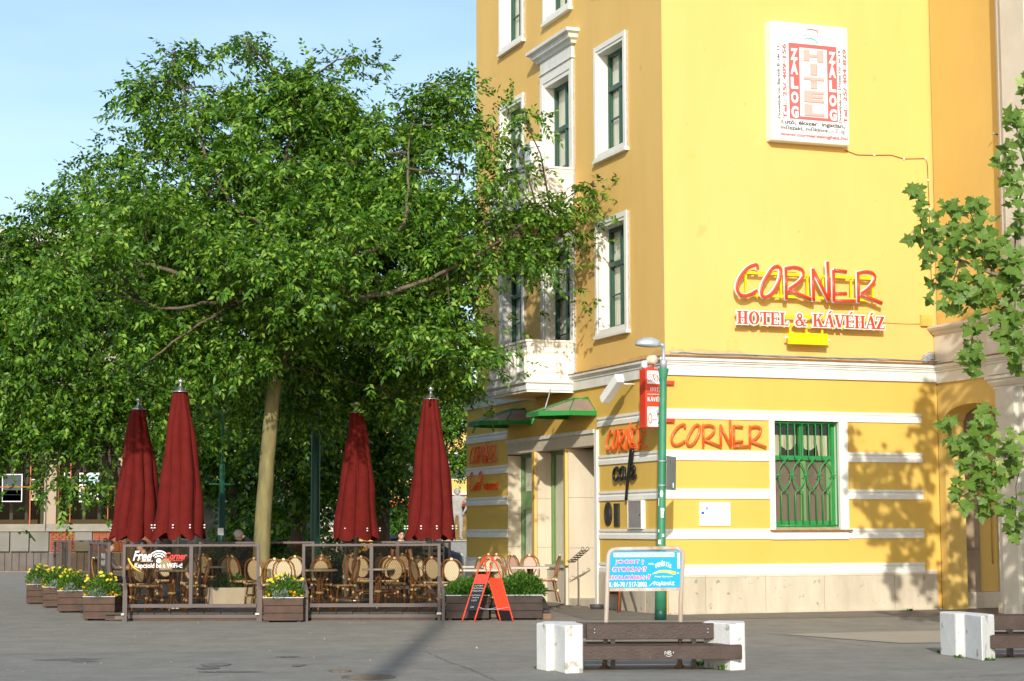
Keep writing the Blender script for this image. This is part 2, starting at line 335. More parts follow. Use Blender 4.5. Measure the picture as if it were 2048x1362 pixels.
_C = [('C', [[(460,310),(452,272),(420,270),(350,300),(280,370),(240,440),(240,500),(270,545),(320,555),(380,540),(450,505)]]),
 ('O', [['c',(660,280),(700,298),(705,350),(680,430),(620,520),(560,562),(515,562),(495,525),(510,450),(560,370),(610,308)]]),
 ('R', [[(762,290),(762,590)],[(764,300),(860,290),(930,310),(950,350),(930,400),(870,450),(790,495)],[(785,500),(1030,590)]]),
 ('N', [[(1055,300),(1058,605)],[(1056,308),(1225,605)],[(1217,235),(1225,605)]]),
 ('E', [[(1280,315),(1280,610)],[(1285,315),(1425,330)],[(1285,535),(1420,538)],[(1282,605),(1510,608)]]),
 ('R', [[(1552,330),(1552,620)],[(1556,345),(1640,330),(1715,345),(1740,385),(1715,440),(1650,500),(1580,540)],[(1578,545),(1815,628)]])]
def corner_letters(parent, x0, z0, w, h, r, m, y=-0.06, depth=None, name='letter', parts=True, back=None, slant=0.0):
    """the handwritten word as six round-stroke letters: baseline z0, x from x0, w wide, h = capital height"""
    for li, (ch, strokes) in enumerate(_C):
        def conv(p): X = (p[0]-240)/1575.0; yy = p[1]-0.042*(p[0]-240); Z = (557-yy)/262.0; return X*w+x0+slant*Z*h, Z*h+z0
        mb = MB()
        for si, st in enumerate(strokes):
            cl = st[0] == 'c'; st2 = _cs([conv(p) for p in (st[1:] if cl else st)], cl)
            dy = y-0.0015*si
            mb.tube([(p.x, dy, p.y) for p in st2], r, 8, 0, True, cl, flat=(depth/r if depth else None), up=(0, 1, 0))
            if not cl and not depth:
                for e in (st2[0], st2[-1]): mb.lathe([(0.001, -r), (r*0.7, -r*0.7), (r, 0), (r*0.7, r*0.7), (0.001, r)], 8, 0, (e.x, dy, e.y))
        o = mb.build(name, m, parent)
        if back is not None:
            mb = MB()
            for si, st in enumerate(strokes):
                cl = st[0] == 'c'; st2 = _cs([conv(p) for p in (st[1:] if cl else st)], cl)
                if not cl:
                    a = (st2[0]-st2[1]).normalized()*r*0.5; b = (st2[-1]-st2[-2]).normalized()*r*0.5; st2[0] = st2[0]+a; st2[-1] = st2[-1]+b
                mb.tube([(p.x, y+0.035+0.0015*si, p.y) for p in st2], r*1.38, 8, 0, True, cl, flat=0.02/r, up=(0, 1, 0))
            mb.build('letter_outline', back, o)
def _off(poly, e):
    n = len(poly); out = []; A = sum(poly[i][0]*poly[(i+1) % n][1]-poly[(i+1) % n][0]*poly[i][1] for i in range(n)); sg = 1 if A > 0 else -1
    for i in range(n):
        p0, p1, p2 = Vector(poly[i-1]), Vector(poly[i]), Vector(poly[(i+1) % n]); a = (p1-p0).normalized(); b = (p2-p1).normalized()
        na = Vector((a.y, -a.x))*sg; nb = Vector((b.y, -b.x))*sg; k = (na+nb); k = k.normalized() if k.length > 1e-4 else na; out.append(tuple(p1+k*(e/max(0.5, k.dot(na)))))
    return out
def R_(x0, y0, x1, y1): return [(x0, y0), (x1, y0), (x1, y1), (x0, y1)]
def ring(cx, cy, rx, ry, ix, iy, n=16):
    o = []
    for i in range(n):
        a, b = 2*pi*i/n, 2*pi*(i+1)/n
        o.append([(cx+ix*cos(a), cy+iy*sin(a)), (cx+rx*cos(a), cy+ry*sin(a)), (cx+rx*cos(b), cy+ry*sin(b)), (cx+ix*cos(b), cy+iy*sin(b))])
    return o
def par(xa, xb, y0, y1, t): return [(xa, y0), (xa+t, y0), (xb+t, y1), (xb, y1)]
_sf = lambda x0, x1, y: R_(x0, y, x1, y+0.07)
SER = {
 'H': (0.92, [R_(0.12,0,0.32,1), R_(0.60,0,0.80,1), R_(0.3,0.47,0.62,0.54), _sf(0.02,0.42,0), _sf(0.5,0.9,0), _sf(0.02,0.42,0.93), _sf(0.5,0.9,0.93)]),
 'O': (0.90, ring(0.45,0.5,0.42,0.52,0.20,0.44)),
 'T': (0.80, [R_(0.30,0,0.50,1), R_(0.03,0.92,0.77,1), R_(0.03,0.72,0.08,1), R_(0.72,0.72,0.77,1), _sf(0.2,0.6,0)]),
 'E': (0.78, [R_(0.12,0,0.32,1), R_(0.04,0.92,0.70,1), R_(0.04,0,0.72,0.08), R_(0.3,0.47,0.55,0.54), R_(0.65,0.72,0.70,1), R_(0.67,0,0.72,0.28), R_(0.5,0.37,0.55,0.64)]),
 'L': (0.76, [R_(0.12,0,0.32,1), _sf(0.02,0.42,0.93), R_(0.04,0,0.70,0.08), R_(0.65,0,0.70,0.3)]),
 'K': (0.92, [R_(0.12,0,0.32,1), _sf(0.02,0.42,0), _sf(0.02,0.42,0.93), par(0.30,0.66,0.45,0.96,0.09), par(0.62,0.36,0,0.62,0.22), _sf(0.54,0.92,0), _sf(0.52,0.86,0.93)]),
 'A': (0.86, [par(0.08,0.40,0,1,0.09), par(0.60,0.36,0,1,0.21), R_(0.22,0.30,0.62,0.37), _sf(0,0.28,0), _sf(0.5,0.88,0)]),
 'V': (0.86, [par(0.32,0.06,0,1,0.21), par(0.42,0.70,0,1,0.09), _sf(0,0.36,0.93), _sf(0.58,0.88,0.93)]),
 'Z': (0.78, [R_(0.06,0.92,0.70,1), R_(0.05,0,0.72,0.08), par(0.05,0.48,0.04,0.96,0.24), R_(0.06,0.72,0.11,1), R_(0.67,0,0.72,0.28)]),
 '&': (0.98, ring(0.36,0.25,0.32,0.27,0.16,0.18)+ring(0.40,0.76,0.21,0.24,0.09,0.16)+[par(0.66,0.24,0.02,0.72,0.16), par(0.58,0.80,0.14,0.5,0.07), _sf(0.62,0.92,0.46), R_(0.66,0,0.95,0.07)]),
 ' ': (0.45, [])}
_ACC = {'Á': 'A', 'É': 'E'}
def serif(s, parent, x0, z0, w, h, m, y=-0.05, thick=0.03, back=None, e=0.02, name='letter', slope=0.0):
    tot = sum(SER[_ACC.get(c, c)][0] for c in s); kx = w/tot; x = x0
    for c in s:
        adv, polys = SER[_ACC.get(c, c)]; polys = list(polys)
        if c in _ACC: polys = polys+[[(0.40, 1.08), (0.52, 1.08), (0.68, 1.28), (0.54, 1.28)]]
        if polys:
            mb = MB(); mk = MB()
            for i, p in enumerate(polys):
                q = [(x+a*kx, z0+b*h) for a, b in p]; k = 0.0004*(i % 12); mb.prism(q, y-k, y+thick+k, 0, 'y')
                if back is not None: mk.prism(_off(q, e), y+thick*0.5+k, y+thick+0.02+k, 0, 'y')
            o = mb.build(name, m, parent)
            if back is not None: mk.build('letter_outline', back, o)
        x += adv*kx

# ================================================================== GROUND
def sheet(name, pts, z, m, kind='structure'):
    mb = MB(); mb.add([(p[0], p[1], z) for p in pts], [tuple(range(len(pts)))]); o = mb.build(name, m); o['kind'] = kind; return o
sheet('ground', [(-400, -120), (400, -120), (400, 900), (-400, 900)], 0.0, ASPH)
yb = G(1000, 1301).y
sheet('front_asphalt', [(-60, -60), (40, -60), (40, yb+0.55), (2.2, yb+0.05), (-2.0, yb), (-9.0, yb-0.75), (-60, yb-1.6)], 0.004, ASPH2)
a0, a1, a2, a3 = W(-4.2, -0.35, 0), W(6.3, -2.4, 0), W(9.5, -2.6, 0), W(9.5, 1.5, 0)
sheet('pavement', [W(-2.2, -1.25, 0), W(-0.6, -2.0, 0), W(5.6, -2.75, 0), W(11, -2.9, 0), W(11, 2, 0), W(0.1, 2, 0), W(0.1, 9, 0), W(-1.0, 4, 0)], 0.004, PAVD)
sheet('pavement_strip', [G(1560, 1269), G(1880, 1262), G(1925, 1262), G(1905, 1286), G(1800, 1287)], 0.008, PAVL)
# tar repairs and covers
def blob(cx, cy, rx, ry, n=18, seed=1, j=0.45):
    q = random.Random(seed); return [(cx+rx*cos(2*pi*i/n)*(1-j*q.random()), cy+ry*sin(2*pi*i/n)*(1-j*q.random())) for i in range(n)]
for i, (px, py, rx, ry) in enumerate([(150, 1319, 0.42, 0.22), (118, 1321, 0.5, 0.07), (172, 1324, 0.22, 0.16), (430, 1331, 0.24, 0.42), (455, 1345, 0.5, 0.09), (415, 1338, 0.16, 0.2), (596, 1332, 0.10, 0.25), (575, 1315, 0.22, 0.10)]):
    g = G(px, py); o = sheet('tar_patch', blob(g.x, g.y, rx, ry, 18, i+3), 0.0085+0.0006*i, TAR)
for px, py, r in ((737, 1356, 0.30), (680, 1344, 0.13)):
    g = G(px, py); t = thing('manhole_cover', 'round rusty manhole cover set in the asphalt near the bottom edge' if r > 0.2 else 'small round valve cover set in the asphalt', 'manhole cover', (g.x, g.y, 0.004))
    mb = MB(); mb.lathe([(r, 0), (r, 0.014), (r*0.9, 0.016), (r*0.88, 0.009), (0.01, 0.009)], 28); mb.build('cover_frame', IRON, t)
    mb = MB()
    for k in range(5): mb.box((-r*0.7, -r*0.7+k*r*0.33, 0.009), (r*0.7, -r*0.7+k*r*0.33+r*0.14, 0.0135))
    mb.build('cover_rib', IRON, t)
# thin cracks in the asphalt
def crack(pts, w, z, seed, m=TAR):
    q = random.Random(seed); L_ = []; R2 = []
    for i in range(len(pts)-1):
        a, b = Vector(pts[i]), Vector(pts[i+1]); n = 14
        for k in range(n):
            p = a.lerp(b, k/n); d = (b-a).normalized(); nn = Vector((-d.y, d.x, 0)); p = p+nn*q.uniform(-0.03, 0.03); ww = w*q.uniform(0.3, 1)
            L_.append(p+nn*ww); R2.append(p-nn*ww)
    k = len(L_); mb = MB(); mb.add([(p.x, p.y, z) for p in L_]+[(p.x, p.y, z) for p in R2], [(i, i+1, k+i+1, k+i) for i in range(k-1)]); o = mb.build('asphalt_crack', m); o['kind'] = 'structure'
crack([G(850, 1304), G(900, 1325), G(960, 1348), G(990, 1362)], 0.012, 0.0105, 1)
crack([G(0, 1310), G(250, 1307), G(520, 1304), G(840, 1301), G(1075, 1299)], 0.012, 0.0105, 2, mat('seam_dirt', (0.10, 0.10, 0.07), 0.9))
crack([G(1490, 1262), G(1600, 1276), G(1760, 1296), G(1850, 1298)], 0.014, 0.0105, 3)
crack([G(1500, 1250), G(1640, 1249), G(1850, 1262)], 0.012, 0.0108, 5)
crack([G(1850, 1357), G(1950, 1354), G(2060, 1348)], 0.02, 0.0105, 4)

# ================================================================== HOTEL
hotel = thing('hotel_building', 'yellow plastered corner hotel with white bands, balconies and green windows', 'building', CRN, YAW_A)
def pt(face, s, off, z): return (s, -off, z) if face == 'R' else (-off, s, z)
def bx(mb, face, s0, s1, o0, o1, z0, z1, mi=0):
    a, b = pt(face, s0, o0, z0), pt(face, s1, o1, z1)
    return mb.box(tuple(min(p, q) for p, q in zip(a, b)), tuple(max(p, q) for p, q in zip(a, b)), mi)
def wall(name, face, s0, s1, z0, z1, holes, off, m, parent):
    ss = sorted({s0, s1} | {x for h in holes for x in h[:2]}); zs = sorted({z0, z1} | {x for h in holes for x in h[2:]})
    mb = MB()
    for i in range(len(ss)-1):
        for j in range(len(zs)-1):
            cs, cz = (ss[i]+ss[i+1])/2, (zs[j]+zs[j+1])/2
            if any(h[0] < cs < h[1] and h[2] < cz < h[3] for h in holes): continue
            mb.add([pt(face, ss[i], off, zs[j]), pt(face, ss[i+1], off, zs[j]), pt(face, ss[i+1], off, zs[j+1]), pt(face, ss[i], off, zs[j+1])], [(0, 1, 2, 3)])
    return mb.build(name, m, parent, recalc=False)
HT = 17.0
WIN = []     # (v0,v1,z0,z1) outer frames on the left face
for zb in (5.62, 9.37, 13.10):
    WIN += [(1.70, 3.36, zb, zb+2.48), (7.64, 9.29, zb, zb+2.48)]
WIN.append((4.70, 6.35, 13.10, 15.58))
DOORW = [(4.58, 6.52, 5.0, 8.1), (4.58, 6.52, 8.8, 11.9)]
fr = 0.17
hl = [(a+fr, b-fr, c+0.16, d-fr) for a, b, c, d in WIN] + [(a+0.24, b-0.24, c, d-0.26) for a, b, c, d in DOORW]
wall('upper_wall', 'L', 0.05, 11.13, 4.9, HT, hl, -0.05, YUP, hotel)
wall('upper_wall', 'R', 0.05, 6.24, 4.9, HT, [], -0.05, YUP, hotel)
PV0, PV1, PZ = 3.27, 8.76, 3.72
wall('lower_wall', 'L', 0.0, 11.75, 0.0, 4.9, [(PV0, PV1, -0.1, PZ)], 0.0, YLO, hotel)
RW = (2.37, 3.82, 1.655, 3.755)
wall('lower_wall', 'R', 0.0, 6.13, 0.0, 4.9, [RW], 0.0, YLO, hotel)
mb = MB()
mb.add([(0, 11.75, 0), (14, 11.75, 0), (14, 11.75, 4.9), (0, 11.75, 4.9)], [(0, 1, 2, 3)]); mb.add([(0.05, 11.13, 4.9), (14, 11.13, 4.9), (14, 11.13, HT), (0.05, 11.13, HT)], [(0, 1, 2, 3)])
mb.add([(14, -0.05, 0), (14, 11.75, 0), (14, 11.75, HT), (14, -0.05, HT)], [(0, 1, 2, 3)])
mb.build('rear_wall', YUP, hotel, recalc=False)
mb = MB(); mb.box((-0.3, -0.3, HT), (14.2, 11.5, HT+0.3)); mb.build('roof', COP, hotel)
mb = MB(); mb.box((0.06, 11.06, 4.86), (13.9, 11.74, 4.93)); mb.build('ledge', COP, hotel)
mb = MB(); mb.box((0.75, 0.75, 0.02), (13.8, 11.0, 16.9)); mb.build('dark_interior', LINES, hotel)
# main cornice, with flashing on top
mb = MB(); CP = [(0.9, 11.75), (0, 11.75), (0, 0), (6.13, 0)]
mb.sweep(CP, [(-0.02, 4.60), (0.05, 4.60), (0.05, 4.79), (0.072, 4.80), (0.072, 4.835), (0.10, 4.85), (0.10, 4.875), (0.135, 4.885), (0.135, 4.94), (-0.02, 4.94)]); mb.build('cornice', WHT2, hotel)
mb = MB(); mb.sweep(CP, [(-0.05, 4.941), (0.15, 4.941), (0.15, 4.955), (-0.05, 5.0)]); mb.build('flashing', COP, hotel)
BAND = lambda z: [(-0.02, z-0.135), (0.03, z-0.135), (0.03, z-0.05), (0.006, z-0.022), (0.006, z+0.002), (0.03, z+0.01), (0.03, z+0.06), (-0.02, z+0.06)]
for z in (3.89, 3.09, 2.347, 1.57, 0.885):
    e = 5.74 if z in (3.89, 0.885) else 2.258
    l0 = 8.98 if z > 3.5 else PV0
    paths = [[(0, PV0+0.01), (0, 0), (e, 0)], [(0, 11.75), (0, PV1)]]
    if z not in (3.89, 0.885): paths.append([(4.018, 0), (5.74, 0)])
    for p in paths:
        mb = MB(); mb.sweep(p, BAND(z)); mb.build('band', WHT, hotel)
# plinth slabs and their ledge
PL = [('R', 0.034, 0.82), ('R', 0.826, 2.12), ('R', 2.126, 3.42), ('R', 3.426, 5.02), ('R', 5.026, 6.03), ('L', 0.0, 0.9), ('L', 0.906, 2.1), ('L', 2.106, 3.265), ('L', 8.765, 10.2), ('L', 10.206, 11.77)]
for f, a, b in PL:
    mb = MB(); bx(mb, f, a, b, -0.02, 0.032, 0, 0.70); mb.build('plinth_stone', STN, hotel, bevel=0.006)
    mb = MB(); bx(mb, f, a, b, -0.02, 0.026, 0.704, 0.75); bx(mb, f, a, b-0.002, -0.02, 0.02, 0.7525, 0.8); mb.build('plinth_ledge', STN2, hotel)
mb = MB(); bx(mb, 'R', 0.034, 6.03, -0.015, 0.012, 0, 0.745); bx(mb, 'L', 0.0, 3.26, -0.015, 0.012, 0, 0.745); mb.build('plinth_joint', JNT, hotel)
mb = MB(); bx(mb, 'R', 0.05, 6.05, 0.034, 0.10, 0, 0.035); mb.build('plinth_foot', STN, hotel)

# ---- windows of the left face
def window(a, b, c, d, door=False):
    f = 0.24 if door else fr; top = 0.26 if door else fr; bot = 0.0 if door else 0.16
    mb = MB()
    for o, w in ((0.0, 1.0), (0.022, 0.62)):      # stepped surround
        bx(mb, 'L', a, a+f*w, -0.05, 0.0+o, c, d); bx(mb, 'L', b-f*w, b, -0.05, 0.0+o, c, d)
        bx(mb, 'L', a+f*w, b-f*w, -0.05, 0.0+o-0.001, d-top*w, d-0.001)
        if bot: bx(mb, 'L', a+f*w, b-f*w, -0.05, 0.0+o-0.001, c+0.001, c+bot*w)
    if bot: bx(mb, 'L', a-0.03, b+0.03, -0.05, 0.055, c-0.03, c+0.035)
    wn_ = mb.build('window', WHT, hotel)
    s0, s1, z0, z1 = a+f, b-f, c+bot, d-top
    mb = MB()                                      # plastered reveal
    bx(mb, 'L', s0-0.05, s0, -0.42, -0.052, z0-0.05, z1+0.05); bx(mb, 'L', s1, s1+0.05, -0.42, -0.052, z0-0.05, z1+0.05)
    bx(mb, 'L', s0, s1, -0.42, -0.052, z1, z1+0.05); bx(mb, 'L', s0, s1, -0.42, -0.052, z0-0.05, z0); mb.build('reveal', WHT, wn_)
    mb = MB(); t = 0.075; o0, o1 = -0.32, -0.24; tz = z0+(z1-z0)*0.64; mid = (s0+s1)/2
    bx(mb, 'L', s0, s0+t, o0, o1, z0, z1); bx(mb, 'L', s1-t, s1, o0, o1, z0, z1); bx(mb, 'L', s0+t, s1-t, o0, o1, z1-t, z1); bx(mb, 'L', s0+t, s1-t, o0, o1, z0, z0+t)
    bx(mb, 'L', s0+t, s1-t, o0, o1+0.03, tz-0.05, tz+0.05); bx(mb, 'L', mid-0.05, mid+0.05, o0, o1+0.012, z0+t, tz-0.05); bx(mb, 'L', mid-0.04, mid+0.04, o0, o1+0.01, tz+0.05, z1-t)
    for q in (s0+t, mid+0.05):
        w_ = (mid-0.05-s0-t); bx(mb, 'L', q, q+0.035, o0, o1-0.015, z0+t, tz-0.05); bx(mb, 'L', q+w_-0.035, q+w_, o0, o1-0.015, z0+t, tz-0.05)
        bx(mb, 'L', q+0.035, q+w_-0.035, o0+0.02, o1-0.02, z0+(tz-z0)*0.52, z0+(tz-z0)*0.52+0.03)
    mb.build('glazing_frame', GRW, wn_)
    for q0, q1, y0, y1 in ((s0+t, mid-0.05, z0+t, tz-0.05), (mid+0.05, s1-t, z0+t, tz-0.05), (s0+t, mid-0.04, tz+0.05, z1-t), (mid+0.04, s1-t, tz+0.05, z1-t)):
        mb = MB(); bx(mb, 'L', q0, q1, -0.292, -0.286, y0, y1); mb.build('pane', GLS, wn_)
    mb = MB(); n = 40                               # pleated net curtain
    vs = []
    for i in range(n+1):
        s = s0+(s1-s0)*i/n; o = -0.345-0.015*math.sin(i*1.9); vs += [pt('L', s, o, z0), pt('L', s, o, z1)]
    mb.add(vs, [(2*i, 2*i+2, 2*i+3, 2*i+1) for i in range(n)], 0, True); mb.build('curtain', CURT, wn_, recalc=False)
for w_ in WIN: window(*w_)
for w_ in DOORW: window(*w_, door=True)
# entablature over the upper balcony door
for zt in (11.9,):
    mb = MB(); bx(mb, 'L', 4.60, 6.50, -0.05, 0.02, zt+0.001, zt+0.36); bx(mb, 'L', 4.55, 6.55, -0.05, 0.05, zt+0.05, zt+0.08); mb.build('frieze', WHT2, hotel)
    mb = MB(); P3 = [(0.05, 6.55), (0, 6.55), (0, 4.55), (0.05, 4.55)]
    mb.sweep(P3, [(-0.03, zt+0.36), (0.06, zt+0.36), (0.09, zt+0.42), (0.16, zt+0.46), (0.18, zt+0.54), (0.26, zt+0.58), (0.26, zt+0.65), (-0.03, zt+0.70)]); mb.build('window_cornice', WHT2, hotel)

# ---- balconies
def balcony(dz, rods):
    v0, v1, o = 4.60, 6.95, 1.08
    mb = MB(); bx(mb, 'L', v0, v1, 0.0, o, 4.60+dz, 4.70+dz); sl_ = mb.build('balcony', ORG_PL, hotel)
    path = [(-0.0, v0), (-o, v0), (-o, v1), (0.0, v1)]
    mb = MB(); mb.sweep(path, [(-0.14, 4.702+dz), (0, 4.702+dz), (0, 5.60+dz), (-0.14, 5.60+dz)], side=-1); mb.build('parapet', WHT, sl_)
    mb = MB(); mb.sweep(path, [(-0.16, 5.602+dz), (0.015, 5.55+dz), (0.03, 5.60+dz), (0.03, 5.63+dz), (0.06, 5.645+dz), (0.06, 5.69+dz), (-0.16, 5.70+dz)], side=-1); mb.build('coping', WHT, sl_)
    mb = MB(); mb.sweep(path, [(-0.05, 4.56+dz), (0.02, 4.56+dz), (0.02, 4.60+dz), (0.045, 4.61+dz), (0.045, 4.74+dz), (0.10, 4.76+dz), (0.10, 4.80+dz), (0.04, 4.84+dz), (-0.05, 4.85+dz)], side=-1); mb.build('base_moulding', WHT, sl_)
    def frame(f, s0, s1, z0, z1, off, w=0.025, t=0.018):
        # raised border on a parapet side: f 'S' = side facing the square, 'F' = street front
        mb = MB()
        def B(a, b, c, d):
            if f == 'F': mb.box((-off-t, a, c), (-off+0.002, b, d))
            else: mb.box((-b, v0-t, c), (-a, v0+0.002, d))
        B(s0, s1, z0, z0+w); B(s0, s1, z1-w, z1); B(s0, s0+w, z0+w, z1-w); B(s1-w, s1, z0+w, z1-w); mb.build('panel_border', WHT, sl_)
    frame('S', 0.12, 0.92, 4.99+dz, 5.45+dz, 0); frame('S', 0.16, 0.88, 5.03+dz, 5.41+dz, 0, 0.02, 0.008)
    for a, b in ((v0+0.06, v0+0.56), (v1-0.56, v1-0.06)): frame('F', a, b, 4.97+dz, 5.46+dz, o, 0.05, 0.045)
    for k in range(3):                              # raised ovals on the front
        mb = MB(); c = v0+0.80+k*0.375; mb.tube([(-o-0.03, c+0.15*cos(t), 5.21+dz+0.24*sin(t)) for t in [2*pi*i/24 for i in range(24)]], 0.045, 6, 0, False, True); mb.build('oval_ornament', WHT, sl_)
    return sl_
balcony(0, True); balcony(3.80, False)

# ---- street portal: two tall windows and the entrance
def jamb(vj, d, name='door_jamb', m=STN2, z0=0.0, z1=3.36):
    for a, b in ((z0, 1.22), (1.224, 2.31), (2.314, z1)):
        mb = MB(); mb.box((0.0, vj, a), (d, vj+0.05, b)); mb.build(name, m, hotel, bevel=0.004)
mb = MB(); bx(mb, 'L', PV0+0.18, PV1, -0.3, 0.012, 3.38, 3.718); mb.build('lintel', STN2, hotel, bevel=0.006)
mb = MB(); bx(mb, 'L', PV0+0.18, PV1, 0.012, 0.05, 3.64, 3.716); mb.build('lintel_moulding', WHT2, hotel)
mb = MB(); bx(mb, 'L', PV0-0.02, PV0+0.18, -0.3, 0.034, 0, 3.70); mb.build('portal_frame', WHT, hotel, bevel=0.01)
mb = MB(); bx(mb, 'L', PV0-0.02, PV0+0.10, 0.034, 0.055, 0, 3.70); mb.build('portal_frame_moulding', WHT, hotel)
jamb(4.945, 0.75); jamb(6.815, 0.34, z0=0.0); jamb(8.755, 0.36)
for a, b in ((4.998, 5.20), (6.868, 7.13)):  # pier fronts shaped as prows to catch the sun, in the paler yellow
    mb = MB(); mb.prism([(0.03, a), (-0.055, a+0.015), (-0.02, b), (0.75, b), (0.75, a)], 0.85 if a < 6 else 0.8, 3.377); mb.build('pier', YUP, hotel)
    mb = MB(); mb.prism([(0.03, a-0.002), (-0.05, a+0.012), (-0.018, b), (0.74, b), (0.74, a)], 0.0, 0.798); mb.build('pier_base', STN2, hotel)
for a, b in ((5.20, 6.815), (7.13, 8.755)):
    mb = MB(); mb.box((0.22, a, 0), (0.5, b, 0.78)); mb.build('apron_stone', STN2, hotel, bevel=0.005)
    mb = MB(); mb.box((0.16, a, 0.782), (0.5, b, 0.85)); d_ = mb.build('shop_window', STN2, hotel)
    mb = MB(); x0, x1 = 0.33, 0.40; t = 0.08
    mb.box((x0, a, 0.852), (x1, a+t, 3.378)); mb.box((x0, b-t, 0.852), (x1, b, 3.378)); mb.box((x0, a+t, 0.852), (x1, b-t, 0.852+t)); mb.box((x0, a+t, 3.378-t), (x1, b-t, 3.378))
    if a > 6: mb.box((x0+0.01, a+t, 2.08), (x1-0.01, b-t, 2.52)); mb.box((x0+0.012, (a+b)/2-0.05, 0.93), (x1-0.012, (a+b)/2+0.05, 2.08))
    mb.build('glazing_frame', GRL, d_)
    mb = MB(); mb.box((0.362, a+t, 0.93), (0.368, b-t, 3.3)); mb.build('pane', GLS, d_)
    mb = MB(); n = 36; vs = []
    for i in range(n+1):
        s = a+t+(b-a-2*t)*i/n; vs += [(0.415+0.012*math.sin(i*2.1), s, 0.9), (0.415+0.012*math.sin(i*2.1), s, 3.3)]
    mb.add(vs, [(2*i, 2*i+2, 2*i+3, 2*i+1) for i in range(n)], 0, True); mb.build('curtain', CURT, d_, recalc=False)
mb = MB(); mb.box((0.62, PV0+0.18, 0.15), (0.70, 4.945, 3.378)); d_ = mb.build('entrance_door', GRW, hotel)
mb = MB(); mb.box((0.60, PV0+0.32, 0.4), (0.618, 4.8, 3.2)); mb.build('pane', GLSD, d_)
mb = MB(); mb.box((0.0, PV0+0.18, 0.0), (0.72, 4.945, 0.15)); mb.build('threshold', STN2, hotel)
mb = MB(); mb.box((0.352, 5.78, 1.75), (0.359, 5.98, 2.15)); mb.build('window_sticker', SGW, hotel)
mb = MB(); mb.lathe([(0.001, 0), (0.085, 0), (0.085, 0.004), (0.001, 0.004)], 16); o = mb.build('sticker_emblem', BLK, hotel); o.rotation_euler = (0, -pi/2, 0); o.location = (0.351, 5.88, 2.0)

# ---- barred window on the right face
mb = MB(); s0, s1, z0, z1 = RW
bx(mb, 'R', 2.258, 2.37, -0.02, 0.018, 1.44, 3.76); bx(mb, 'R', 3.82, 4.018, -0.02, 0.018, 1.44, 3.76); bx(mb, 'R', 2.3, 2.37, 0.0185, 0.03, 1.64, 3.755); bx(mb, 'R', 3.82, 3.90, 0.0185, 0.03, 1.64, 3.755)
bx(mb, 'R', 2.371, 3.819, -0.30, -0.0, 3.755, 3.80)
bw = mb.build('window', WHT, hotel)
mb = MB(); bx(mb, 'R', 2.33, 2.37, -0.34, -0.021, 1.64, 3.80); bx(mb, 'R', 3.82, 3.86, -0.34, -0.021, 1.64, 3.80); bx(mb, 'R', 2.37, 3.82, -0.34, -0.0, 1.56, 1.655); mb.build('reveal', WHT, bw)
mb = MB(); bx(mb, 'R', 2.27, 3.99, -0.02, 0.05, 1.42, 1.598); mb.build('apron', WHT, bw, bevel=0.004)
mb = MB(); bx(mb, 'R', 2.235, 4.05, -0.1, 0.10, 1.60, 1.612); bx(mb, 'R', 2.235, 4.05, 0.09, 0.10, 1.575, 1.60); mb.build('sill', COP, bw)
mb = MB(); t = 0.075; o0, o1 = -0.24, -0.17; tz = 3.03; mid = (s0+s1)/2-0.03
bx(mb, 'R', s0, s0+t, o0, o1, z0, z1); bx(mb, 'R', s1-t, s1, o0, o1, z0, z1); bx(mb, 'R', s0+t, s1-t, o0, o1, z1-t, z1); bx(mb, 'R', s0+t, s1-t, o0, o1, z0, z0+0.13); bx(mb, 'R', s0+t, s1-t, o0, o1+0.02, tz-0.045, tz+0.045)
bx(mb, 'R', mid-0.04, mid+0.045, o0, o1+0.01, tz+0.045, z1-t); mb.build('glazing_frame', GRG, bw)
mb = MB(); bx(mb, 'R', mid-0.02, mid+0.10, -0.215, -0.18, z0+0.13, tz-0.045); bx(mb, 'R', s1-t-0.12, s1-t, -0.215, -0.18, z0+0.13, tz-0.045); bx(mb, 'R', s0+t, s0+t+0.03, -0.215, -0.18, z0+0.13, tz-0.045); mb.build('casement', GRL, bw)
mb = MB(); bx(mb, 'R', s0+t, s1-t, -0.226, -0.22, z0+0.13, tz-0.045); mb.build('dusty_pane', DIRTY, bw)
mb = MB(); bx(mb, 'R', s0+t, s1-t, -0.226, -0.222, tz+0.045, z1-t); mb.build('pane', GLS, bw)
for a, b, side in ((s0+t, mid-0.04, 0), (mid+0.045, s1-t, 1)):        # swagged lace curtains
    mb = MB(); n = 26; vs = []
    for i in range(n+1):
        k = i/n; kk = k if side == 0 else 1-k; s = a+(b-a)*k; lo = tz+0.06+0.30*max(0, math.sin((kk-0.35)/0.65*pi)) if kk > 0.35 else tz+0.05
        if kk > 0.35: lo = tz+0.16+0.16*abs((kk-0.68)/0.33)**2
        o = -0.30-0.02*math.sin(i*1.7); vs += [pt('R', s, o, lo), pt('R', s, o, z1-t-0.19)]
    mb.add(vs, [(2*i, 2*i+2, 2*i+3, 2*i+1) for i in range(n)], 0, True); mb.build('lace_curtain', LACE, bw, recalc=False)
